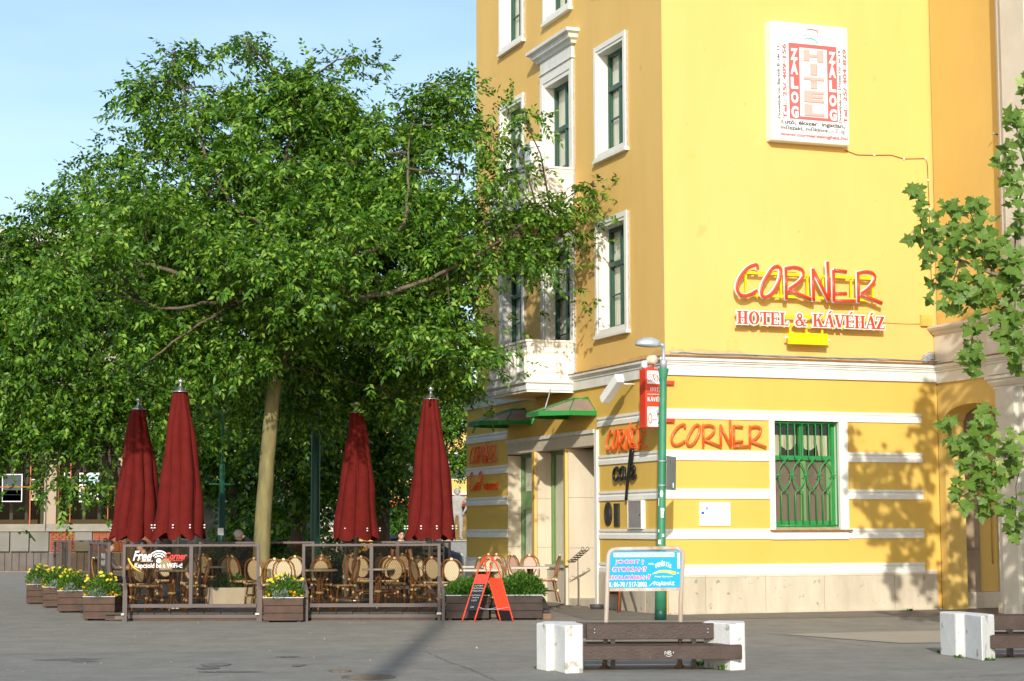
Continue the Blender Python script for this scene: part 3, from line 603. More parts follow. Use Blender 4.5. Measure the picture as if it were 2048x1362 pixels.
# the wrought grille: eight bars, four almond shapes, spindles
gx = lambda f: s0+0.01+(s1-s0-0.02)*f
gz = lambda y: z0+0.03+(945-y)/740.0*2.03
mb = MB()
for a in ((0.0, 0.0), (1.0, 0.0)): mb.tube([pt('R', gx(a[0]), -0.06, z0+0.01), pt('R', gx(a[0]), -0.06, z1-0.01)], 0.013, 6)
for z in (z0+0.04, z1-0.035): mb.tube([pt('R', gx(0), -0.06, z), pt('R', gx(1), -0.06, z)], 0.015, 6)
gr = mb.build('window_grille', GRG, hotel)
bars = [148, 195, 242, 290, 335, 380, 425, 470]
for k in range(4):
    xa, xb = (bars[2*k]-98)/425, (bars[2*k+1]-98)/425; c = (xa+xb)/2
    for a, sgn in ((xa, 1), (xb, -1)):
        pts = [(a, 205), (a, 450), (c, 478), (c+sgn*0.055, 505), (c+sgn*0.09, 540), (c+sgn*0.101, 580), (c+sgn*0.09, 620), (c+sgn*0.055, 655), (c, 682), (a, 702), (a, 945)]
        o = -0.06-0.006*sgn; mb = MB(); mb.tube([pt('R', gx(p[0]), o, gz(p[1])) for p in pts], 0.0135, 6); mb.build('bar', GRG, gr)
for f in (0.07, 0.283, 0.497, 0.71, 0.925):
    mb = MB(); c = pt('R', gx(f), -0.045, gz(580))
    for d in ((1, 0, 0), (0, 0, 1)):
        L1 = 0.085 if d[0] else 0.05; mb.tube([Vector(c)-Vector(d)*L1, Vector(c)-Vector(d)*L1*0.3, Vector(c)+Vector(d)*L1*0.3, Vector(c)+Vector(d)*L1], [0.002, 0.017, 0.017, 0.002], 6)
    mb.build('spindle', GRG, gr)
# old repair patches and grime above the cornice
PATCH = mat('repair_paint', (0.77, 0.47, 0.13), 0.85, (0.73, 0.43, 0.115), 3); GRIME = mat('plaster_grime', (0.66, 0.42, 0.17), 0.9, (0.52, 0.34, 0.16), 7)
qg = random.Random(21)
for a, b, c, d in ((1.38, 1.46, 5.03, 5.34), (1.54, 1.64, 5.03, 5.36), (2.92, 3.22, 5.05, 5.30), (4.35, 4.62, 5.72, 5.98), (0.55, 0.75, 8.9, 9.02)):
    mb = MB(); nn_ = 10; mb.add([pt('R', a+(b-a)*i/nn_, -0.0475, (c if k == 0 else d)+qg.uniform(-0.02, 0.02)) for i in range(nn_+1) for k in (0, 1)], [(2*i, 2*i+2, 2*i+3, 2*i+1) for i in range(nn_)]); mb.build('repair_patch', PATCH, hotel, recalc=False)
for f, s0_, s1_ in (('R', 0.06, 6.1), ('L', 0.06, 4.5)):
    nn_ = 120; h_ = 0.04; V_ = []
    for i in range(nn_+1): h_ = max(0.0, min(0.13, h_+qg.uniform(-0.025, 0.025))); V_ += [pt(f, s0_+(s1_-s0_)*i/nn_, -0.0472, 4.99), pt(f, s0_+(s1_-s0_)*i/nn_, -0.0472, 5.0+h_)]
    mb = MB(); mb.add(V_, [(2*i, 2*i+2, 2*i+3, 2*i+1) for i in range(nn_)]); mb.build('grime_band', GRIME, hotel, recalc=False)
for k in range(46):          # small pits and knocks in the render coat
    a, c = qg.uniform(0.3, 6.0), qg.uniform(5.1, 12.6); r_ = qg.uniform(0.008, 0.03); mb = MB(); mb.add([pt('R', a+r_*cos(t)*qg.uniform(.5, 1), -0.0468, c+r_*sin(t)*qg.uniform(.5, 1.4)) for t in [i*0.9 for i in range(7)]], [tuple(range(7))]); mb.build('plaster_chip', GRIME, hotel, recalc=False)
# paint drips, a yellow vent box and stray wiring on the right face
mb = MB(); bx(mb, 'R', 5.80, 6.06, -0.05, 0.02, 5.75, 5.98)
for k in range(6): bx(mb, 'R', 5.81+k*0.042, 5.832+k*0.042, 0.02, 0.035, 5.76, 5.91)
mb.build('vent_box', YLO, hotel)

# ================================================================== ARCADE WING
wing = thing('arcade_building', 'orange plastered arcade wing with cream pilaster and arched passage, right edge', 'building', CRN, YAW_A)
U0 = 6.14
mb = MB(); n = 18; va, vb = -0.24, -2.12
def arch(v): return 3.80+0.30*math.sqrt(max(0, 1-((v-(va+vb)/2)/((va-vb)/2))**2))
mb.box((U0, va, 0.0), (U0+0.45, 0.0, 4.9))
for i in range(n):
    a, b = va+(vb-va)*i/n, va+(vb-va)*(i+1)/n; za, zb = arch(a), arch(b)
    mb.add([(U0, a, za), (U0, b, zb), (U0, b, 4.9), (U0, a, 4.9), (U0+0.45, a, za), (U0+0.45, b, zb), (U0+0.45, b, 4.9), (U0+0.45, a, 4.9)], [(0, 1, 2, 3), (4, 7, 6, 5), (0, 4, 5, 1)])
mb.box((U0, -3.6, 0), (U0+0.45, vb, 4.9)); mb.build('arch_wall', ORG_PL, wing)
mb = MB(); n = 16; mb.add([(U0-0.012, va+(vb-va)*i/n, arch(va+(vb-va)*i/n)+dz) for i in range(n+1) for dz in (0, 0.035)], [(2*i, 2*i+2, 2*i+3, 2*i+1) for i in range(n)]); mb.build('arch_trim', YLO, wing)
# what stands behind the arch
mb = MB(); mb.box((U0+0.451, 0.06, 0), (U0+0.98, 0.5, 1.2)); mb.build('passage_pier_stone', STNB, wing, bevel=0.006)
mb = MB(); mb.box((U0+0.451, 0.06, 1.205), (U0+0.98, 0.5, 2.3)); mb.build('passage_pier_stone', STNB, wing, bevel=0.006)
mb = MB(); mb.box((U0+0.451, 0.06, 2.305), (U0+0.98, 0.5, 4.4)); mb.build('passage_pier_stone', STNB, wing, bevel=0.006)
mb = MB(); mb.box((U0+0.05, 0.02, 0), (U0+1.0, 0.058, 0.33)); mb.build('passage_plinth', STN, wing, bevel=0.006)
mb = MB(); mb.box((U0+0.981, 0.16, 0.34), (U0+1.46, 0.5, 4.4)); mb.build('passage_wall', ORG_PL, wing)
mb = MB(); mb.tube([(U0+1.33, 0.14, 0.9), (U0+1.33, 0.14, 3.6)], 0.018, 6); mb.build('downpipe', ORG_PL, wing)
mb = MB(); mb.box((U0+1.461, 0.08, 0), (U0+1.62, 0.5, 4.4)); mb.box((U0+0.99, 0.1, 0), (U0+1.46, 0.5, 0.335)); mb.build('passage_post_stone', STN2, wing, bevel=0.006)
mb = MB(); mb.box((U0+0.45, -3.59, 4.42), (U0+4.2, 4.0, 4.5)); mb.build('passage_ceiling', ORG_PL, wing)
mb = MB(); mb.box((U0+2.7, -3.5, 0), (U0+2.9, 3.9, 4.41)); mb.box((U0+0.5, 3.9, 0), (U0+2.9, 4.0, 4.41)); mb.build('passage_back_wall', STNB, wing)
# cream pilaster, capital, frieze, cornice
mb = MB(); mb.box((U0-0.16, -3.12, 0), (U0+0.2, -2.24, 4.35)); mb.box((U0-0.26, -2.98, 0.001), (U0-0.16, -2.50, 4.30)); mb.build('pilaster', CRM, wing)
mb = MB(); mb.box((U0-0.20, -3.18, 0), (U0+0.19, -2.2, 0.22)); mb.build('pilaster_base', STN2, wing, bevel=0.02)
mb = MB(); mb.sweep([(U0+0.1, -2.24), (U0-0.16, -2.24), (U0-0.16, -3.2), (U0+0.1, -3.2)], [(-0.02, 4.30), (0.02, 4.30), (0.02, 4.34), (0.05, 4.36), (0.10, 4.43), (0.10, 4.47), (0.14, 4.49), (0.14, 4.55), (-0.02, 4.56)], side=1); mb.build('capital', CRM, wing)
mb = MB(); WP = [(U0, 0.02), (U0, -2.1), (U0-0.16, -2.1), (U0-0.16, -3.7)]
mb.sweep(WP, [(-0.02, 4.575), (0.05, 4.575), (0.05, 4.79), (0.072, 4.80), (0.072, 4.835), (0.10, 4.85), (0.10, 4.875), (0.135, 4.885), (0.135, 4.945), (-0.02, 4.945)], side=1); mb.build('cornice', CRM, wing)
mb = MB(); mb.sweep(WP, [(-0.02, 4.947), (0.15, 4.947), (0.15, 4.965), (-0.02, 5.0)], side=1); mb.build('flashing', COP, wing)
mb = MB(); mb.sweep(WP, [(-0.3, 4.98), (0.03, 4.98), (0.03, 5.57), (-0.3, 5.57)], side=1); mb.build('frieze', CRM, wing)
mb = MB(); mb.sweep([(U0, 0.04)]+WP[1:], [(-0.3, 5.572), (0.05, 5.572), (0.08, 5.62), (0.15, 5.66), (0.18, 5.70), (0.18, 5.745), (-0.3, 5.77)], side=1); mb.build('parapet_cornice', CRM, wing)
mb = MB(); mb.box((U0+0.04, -2.5, 5.7), (U0+6, 0.0, HT)); mb.build('upper_wall', ORG_PL, wing)
mb = MB(); mb.box((U0-0.10, -3.7, 5.72), (U0+6, -2.5, HT)); mb.box((U0-0.22, -3.7, 5.72), (U0-0.1, -2.72, HT)); mb.box((U0-0.30, -3.7, 5.72), (U0-0.22, -2.95, HT)); mb.build('giant_pilaster', CRM, wing)
mb = MB(); mb.box((U0+0.5, -3.7, 4.5), (U0+6, 0, 5.6)); mb.build('upper_core', CRM, wing)
mb = MB(); mb.tube([(U0+0.04, -2.30, 9.3), (U0-0.12, -2.34, 9.3)], 0.02, 6); mb.build('wall_spigot', STEEL, wing)

# ================================================================== SIGNS ON THE HOTEL
def onR(u, z, out=0.0): return W(u, -out, z)
def onL(v, z, out=0.0): return W(-out, v, z)
# big rooftop-style sign on the sunny wall
sg = thing('hotel_sign', 'large red handwritten hotel sign with white outlines high on the sunny wall', 'sign', onR(0, 0, 0.0), ROT_R)
k0 = 1.50; sw = 3.26
corner_letters(sg, k0, 6.17, sw, 0.56, 0.034, RED, y=-0.22, depth=0.018, back=SGW)
serif('HOTEL & KÁVÉHÁZ', sg, 1.49, 5.63, 3.34, 0.255, RED, y=-0.20, thick=0.02, back=SGW, e=0.022)
for z in (6.215, 6.66, 5.66, 5.83):
    a, b = (1.62, 4.70) if z > 6 else (1.56, 4.70)
    mb = MB(); mb.box((a, -0.15, z-0.025), (b, -0.11, z+0.025)); mb.build('mounting_rail', SGY, sg)
for x in (1.75, 2.53, 3.12, 3.48, 4.12, 4.62):
    mb = MB(); mb.box((x-0.016, -0.112, 6.2), (x+0.016, -0.075, 6.68)); mb.build('mounting_post', SGY, sg)
for x in (2.72, 3.08, 3.44):
    mb = MB(); mb.box((x-0.016, -0.11, 5.50), (x+0.016, -0.07, 5.68)); mb.build('mounting_post', SGY, sg)
for x in (1.9, 3.1, 4.5):
    for z in (6.215, 5.66): mb = MB(); mb.tube([(x, -0.10, z), (x, 0.02, z)], 0.015, 6); mb.build('wall_bracket', SGY, sg)
mb = MB(); mb.box((2.62, -0.23, 5.26), (3.50, -0.15, 5.49)); o = mb.build('ballast_box', SGY, sg, bevel=0.008)
mb = MB(); mb.tube([(2.56, -0.19, 5.40), (2.62, -0.19, 5.40)], 0.022, 8); mb.tube([(3.50, -0.19, 5.37), (3.55, -0.19, 5.37)], 0.022, 8); stuff(mb.build('cable_gland', SGW, o))
# low reliefs of the same word
def corner_sign(label, loc, rot, x0, z0, w, h, r):
    t = thing('corner_lettering', label, 'sign', loc, rot, 'glossy orange letter signs'); corner_letters(t, x0, z0, w, h, r, ORR, y=-0.075); return t
corner_sign('orange handwritten word in glossy tubes left of the barred window', onR(0, 0), ROT_R, 0.12, 3.235, 2.02, 0.36, 0.026)
corner_sign('orange handwritten tube word above the black cafe word', onL(0, 0), ROT_L, -2.64, 3.235, 1.92, 0.36, 0.024)
corner_sign('orange handwritten tube word above the small restaurant lettering, far end of facade', onL(0, 0), ROT_L, -11.25, 3.245, 1.90, 0.36, 0.021)
# black "cafe"
t = thing('cafe_lettering', 'glossy black script word cafe with a long stroked f', 'sign', onL(0, 0), ROT_L)
def script(parent, glyphs, x0, z0, sx, sz, r, m, y=-0.07):
    for nm, strokes in glyphs:
        mb = MB()
        for i, st in enumerate(strokes):
            cl = st[0] == 'c'; q = _cs(st[1:] if cl else st, cl); mb.tube([(x0+p.x*sx, y-0.0015*i, z0+p.y*sz) for p in q], r, 8, 0, True, cl)
        mb.build(nm, m, parent)
CAFE = [('letter', [[(0.62,0.72),(0.45,0.98),(0.15,0.85),(0.0,0.45),(0.1,0.08),(0.35,0.0),(0.62,0.22)]]),
        ('letter', [[(1.40,0.85),(1.15,1.0),(0.85,0.7),(0.80,0.25),(1.0,0.0),(1.25,0.25),(1.42,0.95)],[(1.42,0.95),(1.42,0.3),(1.55,0.02),(1.75,0.15)]]),
        ('letter', [[(1.75,0.15),(2.15,0.9),(2.42,2.0),(2.38,2.35),(2.2,2.2),(2.0,1.2),(1.82,0.2),(1.55,-1.6)]]),
        ('letter', [[(2.15,0.25),(2.45,0.45),(2.62,0.8),(2.45,1.0),(2.25,0.75),(2.25,0.25),(2.45,0.0),(2.75,0.3)]])]
script(t, CAFE, -2.33, 2.62, 0.40, 0.255, 0.033, BLK)
# "Café Restaurant" at the far end
t = thing('restaurant_lettering', 'small orange relief lettering Cafe Restaurant near far end of the facade', 'sign', onL(0, 0), ROT_L)
script(t, [('letter', [[(0.5,1.65),(0.42,1.95),(0.2,1.75),(0.0,0.9),(0.05,0.1),(0.3,-0.1),(0.55,0.3)]]), ('letter', [[(2.0,0.0),(2.05,1.8)],[(1.85,1.6),(2.2,1.95),(2.6,1.6),(2.5,1.05),(2.1,0.85)],[(2.15,0.85),(2.75,0.0)]])], -11.28, 2.60, 0.36, 0.22, 0.019, ORR)
lettering('afé', t, -11.02, 2.58, 0.36, 0.20, ORR, y=-0.03, bold=0.0, thick=0.04); lettering('estaurant', t, -10.26, 2.585, 0.90, 0.17, ORR, y=-0.03, bold=0.0, thick=0.04)

# ---- pawnshop light box
t = thing('light_box_sign', 'white pink-printed advertising light box mounted high on the sunny wall', 'sign', onR(2.33, 9.345, 0.0), ROT_R)
Wd, Hd = 1.765, 2.43
mb = MB(); mb.box((0, -0.20, 0), (Wd, 0.055, Hd)); mb.build('case', SGW, t, bevel=0.012)
mb = MB(); mb.box((0.02, -0.2035, 0.02), (Wd-0.02, -0.2, Hd-0.02)); face = mb.build('face', SGW, t)
yy = -0.206
def pr(mb, a, b, c, d, y): mb.add([(a, y, c), (b, y, c), (b, y, d), (a, y, d)], [(0, 1, 2, 3)])
mb = MB(); fx0, fx1, fz0, fz1 = 0.40, 1.50, 0.455, 2.01; ix0, ix1, iz0, iz1 = 0.645, 1.275, 0.52, 1.93
pr(mb, fx0, ix0, fz0, fz1, yy); pr(mb, ix1, fx1, fz0, fz1, yy); pr(mb, ix0, ix1, fz0, iz0, yy); pr(mb, ix0, ix1, iz1, fz1, yy); mb.build('red_panel', PINKR, t, recalc=False)
for x in (0.43, 1.30):
    for i, c in enumerate('ZÁLOG'): lettering(c, t, x+0.01, 1.66-i*0.295, 0.165, 0.24 if c != 'Á' else 0.30, SGW, y=yy-0.003, bold=0.05)
for i, c in enumerate('HITEL'):
    w = 0.16 if c == 'I' else 0.46
    lettering(c, t, 0.965-w/2, 1.655-i*0.28, w, 0.235, PINKR, y=yy-0.002, bold=0.06); lettering(c, t, 0.965-w/2, 1.667-i*0.28, w-0.012, 0.235, PINKL, y=yy-0.004, bold=0.06)
lettering('Dunaújváros, Bartók B. tér 11.', t, 0.215, 0.44, 1.52, 0.08, PRINT, y=yy, rot=pi/2, bold=0.03)
lettering('Tel.: 25/ 409-156', t, 0.345, 0.44, 1.54, 0.09, PINKR, y=yy, rot=pi/2, bold=0.04)
lettering('Dunaújváros, Dózsa Gy. út 14.', t, 1.605, 0.44, 1.52, 0.08, PRINT, y=yy, rot=pi/2, bold=0.03)
lettering('Tel.: 25/ 404-829', t, 1.725, 0.44, 1.54, 0.09, PINKR, y=yy, rot=pi/2, bold=0.04)
lettering('A', t, 0.19, 0.335, 0.085, 0.095, PINKR, y=yy, bold=0.03); lettering('utó, ékszer. ingatlan,', t, 0.285, 0.315, 1.38, 0.115, PRINT, y=yy, bold=0.035)
lettering('műszaki, műkincs...-', t, 0.19, 0.215, 1.22, 0.10, PRINT, y=yy, bold=0.035); lettering('Z', t, 1.43, 0.23, 0.08, 0.085, PINKR, y=yy, bold=0.03); lettering('-ig', t, 1.525, 0.21, 0.13, 0.105, PRINT, y=yy, bold=0.015)
lettering('www.cornerzaloghaz.hu', t, 0.18, 0.075, 1.54, 0.10, PINKR, y=yy, bold=0.045)
lettering('ZÁLOGHÁZ', t, 0.70, 2.17, 0.46, 0.075, PRINT, y=yy, shear=0.2)
for pts, m in (([(0.80,2.25),(0.86,2.33),(1.07,2.315),(1.05,2.27)], PINKR), ([(0.76,2.10),(0.84,2.145),(0.98,2.13),(1.08,2.05)], GRNP)):
    q = _cs(pts); L1 = [(p.x, yy, p.y+0.004) for p in q]; L2 = [(p.x, yy, p.y-0.016-0.018*i/len(q)) for i, p in enumerate(q)]; k = len(q)
    mb = MB(); mb.add(L1+L2, [(i, i+1, k+i+1, k+i) for i in range(k-1)]); mb.build('emblem_swoosh', m, t)
cab = thing('wall_cable', 'thin brown cable clipped along the wall from light box to the inside corner', 'cable', onR(0, 0), ROT_R)
mb = MB(); mb.tube([(4.11,0.035,9.30),(4.4,0.035,9.22),(4.8,0.035,9.24),(5.2,0.035,9.27),(5.5,0.035,9.21),(6.02,0.035,9.25),(6.06,0.03,9.15),(6.08,0.03,8.4),(6.085,0.03,7.4),(6.09,0.03,6.4)], 0.009, 5); mb.build('cable', COP, cab)
for x, z in ((4.8, 9.24), (5.5, 9.21), (6.02, 9.25), (6.07, 8.8), (6.08, 8.2)): mb = MB(); mb.box((x-0.018, 0.02, z-0.018), (x+0.018, 0.05, z+0.018)); mb.build('cable_clip', SGW, cab)
cab = thing('sign_cable', 'thin yellow painted cable on wall right of the red hotel sign', 'cable', onR(0, 0), ROT_R)
mb = MB(); mb.tube([(4.82, 0.03, 5.80), (5.5, 0.035, 5.79), (5.82, 0.035, 5.80)], 0.008, 5); mb.build('cable', YLO, cab)
cab = thing('ledge_wiring', 'loose grey cables lying along the cornice top in front of the wall', 'cable', onR(0, 0), ROT_R)
for k in range(3):
    q = random.Random(k); mb = MB(); mb.tube([(0.1+i*0.3, -0.06-0.02*k, 5.0+0.012*k+0.02*q.random()) for i in range(21)], 0.011, 5); mb.build('wire', GALV if k else SGW, cab)
for k in range(7):
    q = random.Random(50+k); c = Vector((5.88+0.05*q.random(), -0.07, 5.05+0.02*k)); mb = MB(); mb.tube([c+Vector((0.13*cos(a), -0.03*q.random(), 0.05*sin(a*1.3))) for a in [i*0.6 for i in range(11)]], 0.009, 5); mb.build('wire_coil', GALV, cab)
t = thing('information_plaque', 'white plaque with small blue flag on the lower wall beside lamp post', 'sign', onR(0.72, 1.69, 0.0), ROT_R)
mb = MB(); mb.box((0, -0.03, 0), (0.655, 0.01, 0.455)); mb.build('board', SGW, t, bevel=0.003)
mb = MB(); pr(mb, 0.03, 0.09, 0.225, 0.275, -0.0335); pr(mb, 0.135, 0.165, 0.31, 0.36, -0.0335); pr(mb, 0.03, 0.17, 0.15, 0.158, -0.0335); stuff(mb.build('flag_print', mat('flag_blue', (0.05, 0.08, 0.5), 0.5), t, recalc=False))
for k in range(6): mb = MB(); pr(mb, 0.25, 0.62-0.05*((k*7) % 4), 0.245-k*0.026, 0.252-k*0.026, -0.0335); mb.build('text_line', mat('pale_print', (0.45, 0.45, 0.47), 0.6), t, recalc=False)

# ---- things on the street facade
t = thing('oval_plaque', 'dark bronze oval relief plaque beside the rectangular plaque', 'plaque', onL(2.745, 1.94, 0.0), ROT_L)
mb = MB(); mb.prism([(0.19*cos(2*pi*i/28), 0.245*sin(2*pi*i/28)) for i in range(28)], -0.035, 0.0, 0, 'y'); mb.build('plate', mat('dark_bronze', (0.045, 0.038, 0.028), 0.45, (0.08, 0.07, 0.05), 18, 0.5, 40, metal=0.5), t, bevel=0.006)
mb = MB(); mb.tube([(0.13*cos(a), -0.036, 0.18*sin(a)) for a in [2*pi*i/24 for i in range(24)]], 0.012, 5, 0, False, True); mb.build('rim', MATS['dark_bronze'], t)
t = thing('rectangular_plaque', 'small dark upright rectangular plaque right of the oval one', 'plaque', onL(2.42, 1.68, 0.0), ROT_L)
mb = MB(); mb.box((0, -0.04, 0), (0.25, 0.0, 0.47)); mb.build('plate', MATS['dark_bronze'], t, bevel=0.008); mb = MB(); mb.box((0.03, -0.046, 0.04), (0.22, -0.04, 0.43)); mb.build('inscription_field', MATS['dark_bronze'], t)
t = thing('menu_case', 'shallow white display case with grey page on the street facade', 'display case', onL(1.60, 1.64, 0.0), ROT_L)
mb = MB(); mb.box((0, -0.09, 0), (0.66, 0.0, 0.014)); mb.box((0, -0.09, 0.546), (0.66, 0.0, 0.56)); mb.box((0, -0.09, 0.014), (0.014, 0, 0.546)); mb.box((0.646, -0.09, 0.014), (0.66, 0, 0.546)); mb.build('case_frame', SGW, t)
mb = MB(); mb.box((0.014, -0.082, 0.014), (0.646, -0.01, 0.546)); mb.build('page', mat('grey_page', (0.30, 0.265, 0.26), 0.6, (0.24, 0.21, 0.205), 5), t); mb = MB(); mb.box((0.57, -0.095, 0.26), (0.62, -0.082, 0.28)); mb.build('latch', BLK, t)
t = thing('flood_light', 'white tilted floodlight fixed to street facade below the cornice', 'lamp', onL(1.62, 4.42, 0.0), ROT_L)
A, B = Vector((0.46, -0.42, 0.22)), Vector((-0.16, -0.50, -0.20)); d = (B-A).normalized(); q = Vector((0, -1, 0)).cross(d).normalized(); Mx = Matrix((d, Vector((0, -1, 0)), q)).transposed().to_4x4(); Mx.translation = A
mb = MB(); mb.box((0, -0.09, -0.075), ((B-A).length, 0.09, 0.075), M=Mx); mb.build('housing', SGW, t, bevel=0.012)
mb = MB(); mb.box((0.03, -0.075, 0.075), ((B-A).length-0.03, 0.075, 0.11), M=Mx); mb.build('cover', WHT2, t)
mb = MB(); mb.tube([(0.2, 0, 0.1), (0.2, -0.25, 0.1), (0.2, -0.42, 0.06)], 0.02, 6); mb.build('arm', SGW, t)
# projecting box sign on the corner
t = thing('projecting_sign', 'red and white lit box sign sticking out at the building corner behind lamp post', 'sign', W(-0.53, -0.31, 3.555), ROT_R)
Wd, Hd, Dp = 0.43, 1.13, 0.30
mb = MB(); mb.box((0, 0, 0), (Wd, Dp, Hd)); mb.build('case', RED, t, bevel=0.012)
for a, b in ((0.02, 0.40), (0.84, 1.09)): mb = MB(); mb.prism([(0.03+x*(Wd-0.05), a+z*(b-a)) for x, z in ((0.03,0),(0.97,0),(1,0.06),(1,0.94),(0.97,1),(0.03,1),(0,0.94),(0,0.06))], -0.004, 0.0, 0, 'y'); mb.build('white_field', SGW, t)
corner_letters(t, 0.045, 0.885, 0.385, 0.12, 0.0065, RED, y=-0.006, depth=0.002)
serif('HOTEL', t, 0.09, 0.70, 0.29, 0.07, SGW, y=-0.004, thick=0.003); serif('KÁVÉHÁZ', t, 0.03, 0.505, 0.41, 0.075, SGW, y=-0.004, thick=0.003)
mb = MB(); pr(mb, 0.03, 0.43, 0.635, 0.643, -0.003); mb.build('rule_line', SGW, t, recalc=False)
lettering('NYITVA', t, 0.12, 0.33, 0.24, 0.05, RED, y=-0.006); lettering('0–24', t, 0.045, 0.07, 0.37, 0.21, RED, y=-0.006)
for z in (0.16, 0.89): mb = MB(); mb.box((Wd-0.01, 0.22, z-0.035), (Wd+0.28, 0.305, z+0.035)); mb.build('wall_bracket', RED, t)
mb = MB(); mb.box((0.20, 0.1, Hd), (0.225, 0.13, Hd+0.17)); mb.build('lamp_stem', RED, t)
t = thing('spot_light', 'cream round drum spotlight with grey gear box above the red box sign', 'lamp', W(-0.42, -0.18, 4.72), ROT_R)
mb = MB(); mb.lathe([(0.001, -0.08), (0.085, -0.08), (0.09, -0.05), (0.09, 0.06), (0.075, 0.09), (0.001, 0.09)], 20); o = mb.build('drum', mat('cream_lamp', (0.62, 0.57, 0.45), 0.45), t); o.rotation_euler = (pi/2, 0, 0.35); o.location = (0.06, -0.05, 0.14)
mb = MB(); mb.box((-0.13, -0.06, -0.02), (-0.03, 0.06, 0.12)); mb.build('gear_box', SGW, t, bevel=0.02); mb = MB(); mb.box((-0.1, -0.03, -0.04), (0.1, 0.03, 0.0)); mb.build('bracket', RED, t)
# air conditioner on the upper balcony
t = thing('air_conditioner', 'white outdoor air conditioning unit standing on the upper balcony', 'air conditioner', onL(5.40, 9.50, 0.98), ROT_L)
mb = MB(); mb.box((0, 0, 0), (0.78, 0.29, 0.53)); mb.build('casing', SGW, t, bevel=0.012)
mb = MB(); mb.lathe([(0.20, 0), (0.21, 0.012), (0.19, 0.012), (0.185, 0.0)], 24)
for k in range(4): mb.lathe([(0.04+0.035*k, 0.004), (0.045+0.035*k, 0.010), (0.05+0.035*k, 0.004)], 20)
o = mb.build('fan_grille', GALV, t); o.rotation_euler = (pi/2, 0, 0); o.location = (0.27, -0.001, 0.27); stuff(o)
mb = MB(); mb.lathe([(0.001, 0), (0.18, 0), (0.18, 0.003), (0.001, 0.003)], 20); o = mb.build('fan_recess', PRINT, t); o.rotation_euler = (pi/2, 0, 0); o.location = (0.27, 0.0, 0.27)
lettering('LG', t, 0.60, 0.24, 0.10, 0.07, PRINT, y=-0.004); mb = MB(); mb.prism([(0.65+0.035*cos(a), 0.38+0.035*sin(a)) for a in [2*pi*i/12 for i in range(12)]], -0.004, 0, 0, 'y'); mb.build('emblem', mat('magenta_print', (0.6, 0.03, 0.2), 0.5), t)
for x in (0.1, 0.66): mb = MB(); mb.box((x, 0.0, -0.10), (x+0.04, 0.27, 0.0)); mb.build('foot', STEEL, t)
mb = MB(); mb.tube([(0.79, 0.05, -0.02), (0.79, 0.17, 0.30)], 0.014, 6); mb.build('bracket_strut', COP, t); mb = MB(); mb.box((0.781, 0.15, 0.40), (0.787, 0.22, 0.425)); mb.build('grip_handle', PRINT, t)
# octagonal canopies
def canopy(vc, label):
    t = thing('door_canopy', label, 'canopy', onL(vc, 3.80, 0.0), ROT_L, 'octagonal green edged canopies')
    hw, d = 0.78, 1.12; zf, zb = 0.20, 0.58
    ring_ = [(-hw, 0.0), (-hw, -d*0.55), (-hw*0.45, -d), (hw*0.45, -d), (hw, -d*0.55), (hw, 0.0)]
    top = [(-hw*0.45, 0.0), (-hw*0.30, -d*0.25), (hw*0.30, -d*0.25), (hw*0.45, 0.0)]
    mb = MB(); mb.sweep(ring_, [(-0.02, zf), (0.02, zf), (0.02, zf+0.10), (-0.02, zf+0.10)], side=-1); mb.build('green_fascia', GRA, t)
    zz = zf+0.085; V = [(x, y, zz) for x, y in ring_]+[(x, y, zb) for x, y in top]
    for f in ((0, 1, 7, 6), (1, 2, 7), (2, 3, 8, 7), (3, 4, 8), (4, 5, 9, 8), (6, 7, 8, 9)):
        mb = MB(); vs = [Vector(V[i]) for i in f]; nn = (vs[1]-vs[0]).cross(vs[2]-vs[0]).normalized()*0.006; k = len(f); mb.add(vs+[v-nn for v in vs], [tuple(range(k)), tuple(range(2*k-1, k-1, -1))]+[(i, (i+1) % k, k+(i+1) % k, k+i) for i in range(k)]); mb.build('roof_sheet', POLYC, t)
    mb = MB()
    for a, b in ((0, 6), (1, 7), (2, 7), (3, 8), (4, 8), (5, 9)): mb.tube([V[a], V[b]], 0.016, 6)
    mb.tube([V[6], V[7], V[8], V[9]], 0.03, 6); o = mb.build('rib', GRA, t); stuff(o)
    mb = MB(); mb.box((-hw*0.47, -0.02, zb-0.05), (hw*0.47, 0.0, zb+0.04)); mb.build('wall_plate', GRA, t)
    mb = MB(); mb.tube([(0, -d*0.95, zf+0.02), (0, -d*0.99, zf-0.04), (0.02, -d*1.04, zf-0.16)], 0.026, 8); mb.build('rain_spout', GRA, t)
    mb = MB(); mb.tube([(-0.05, -0.70, 0.80), (0.12, -d*0.82, zz+0.02)], 0.014, 6); mb.build('hanger_rod', GALV, t)
canopy(4.15, 'green edged octagonal canopy over the entrance, nearer of the two'); canopy(7.95, 'green edged octagonal canopy over the far tall shop window')

# ================================================================== LAMP POST
pp = G(1321, 1240); lp = thing('street_lamp', 'green lamp post with stickers and grey lamp head in front of the building corner', 'street lamp', pp); lp.rotation_euler = (0, radians(1.25), 0)
mb = MB(); mb.lathe([(0.105, 0), (0.105, 0.17), (0.10, 0.175)], 20); mb.build('base_collar', POLED, lp)
mb = MB(); mb.lathe([(0.099, 0.175), (0.097, 0.70), (0.085, 0.9), (0.073, 1.6), (0.068, 4.30), (0.07, 4.38), (0.098, 4.52), (0.098, 4.55), (0.001, 4.55)], 24); mb.build('pole', POLEG, lp)
mb = MB(); mb.lathe([(0.062, 4.55), (0.064, 4.70), (0.04, 4.72), (0.034, 4.74), (0.032, 4.95)], 16); mb.build('spigot', GALV, lp)
mb = MB(); mb.tube([(0, 0, 4.93), (-0.02, 0, 4.985), (-0.10, -0.01, 5.0)], [0.034, 0.034, 0.028], 10); mb.build('lamp_arm', GALV, lp)
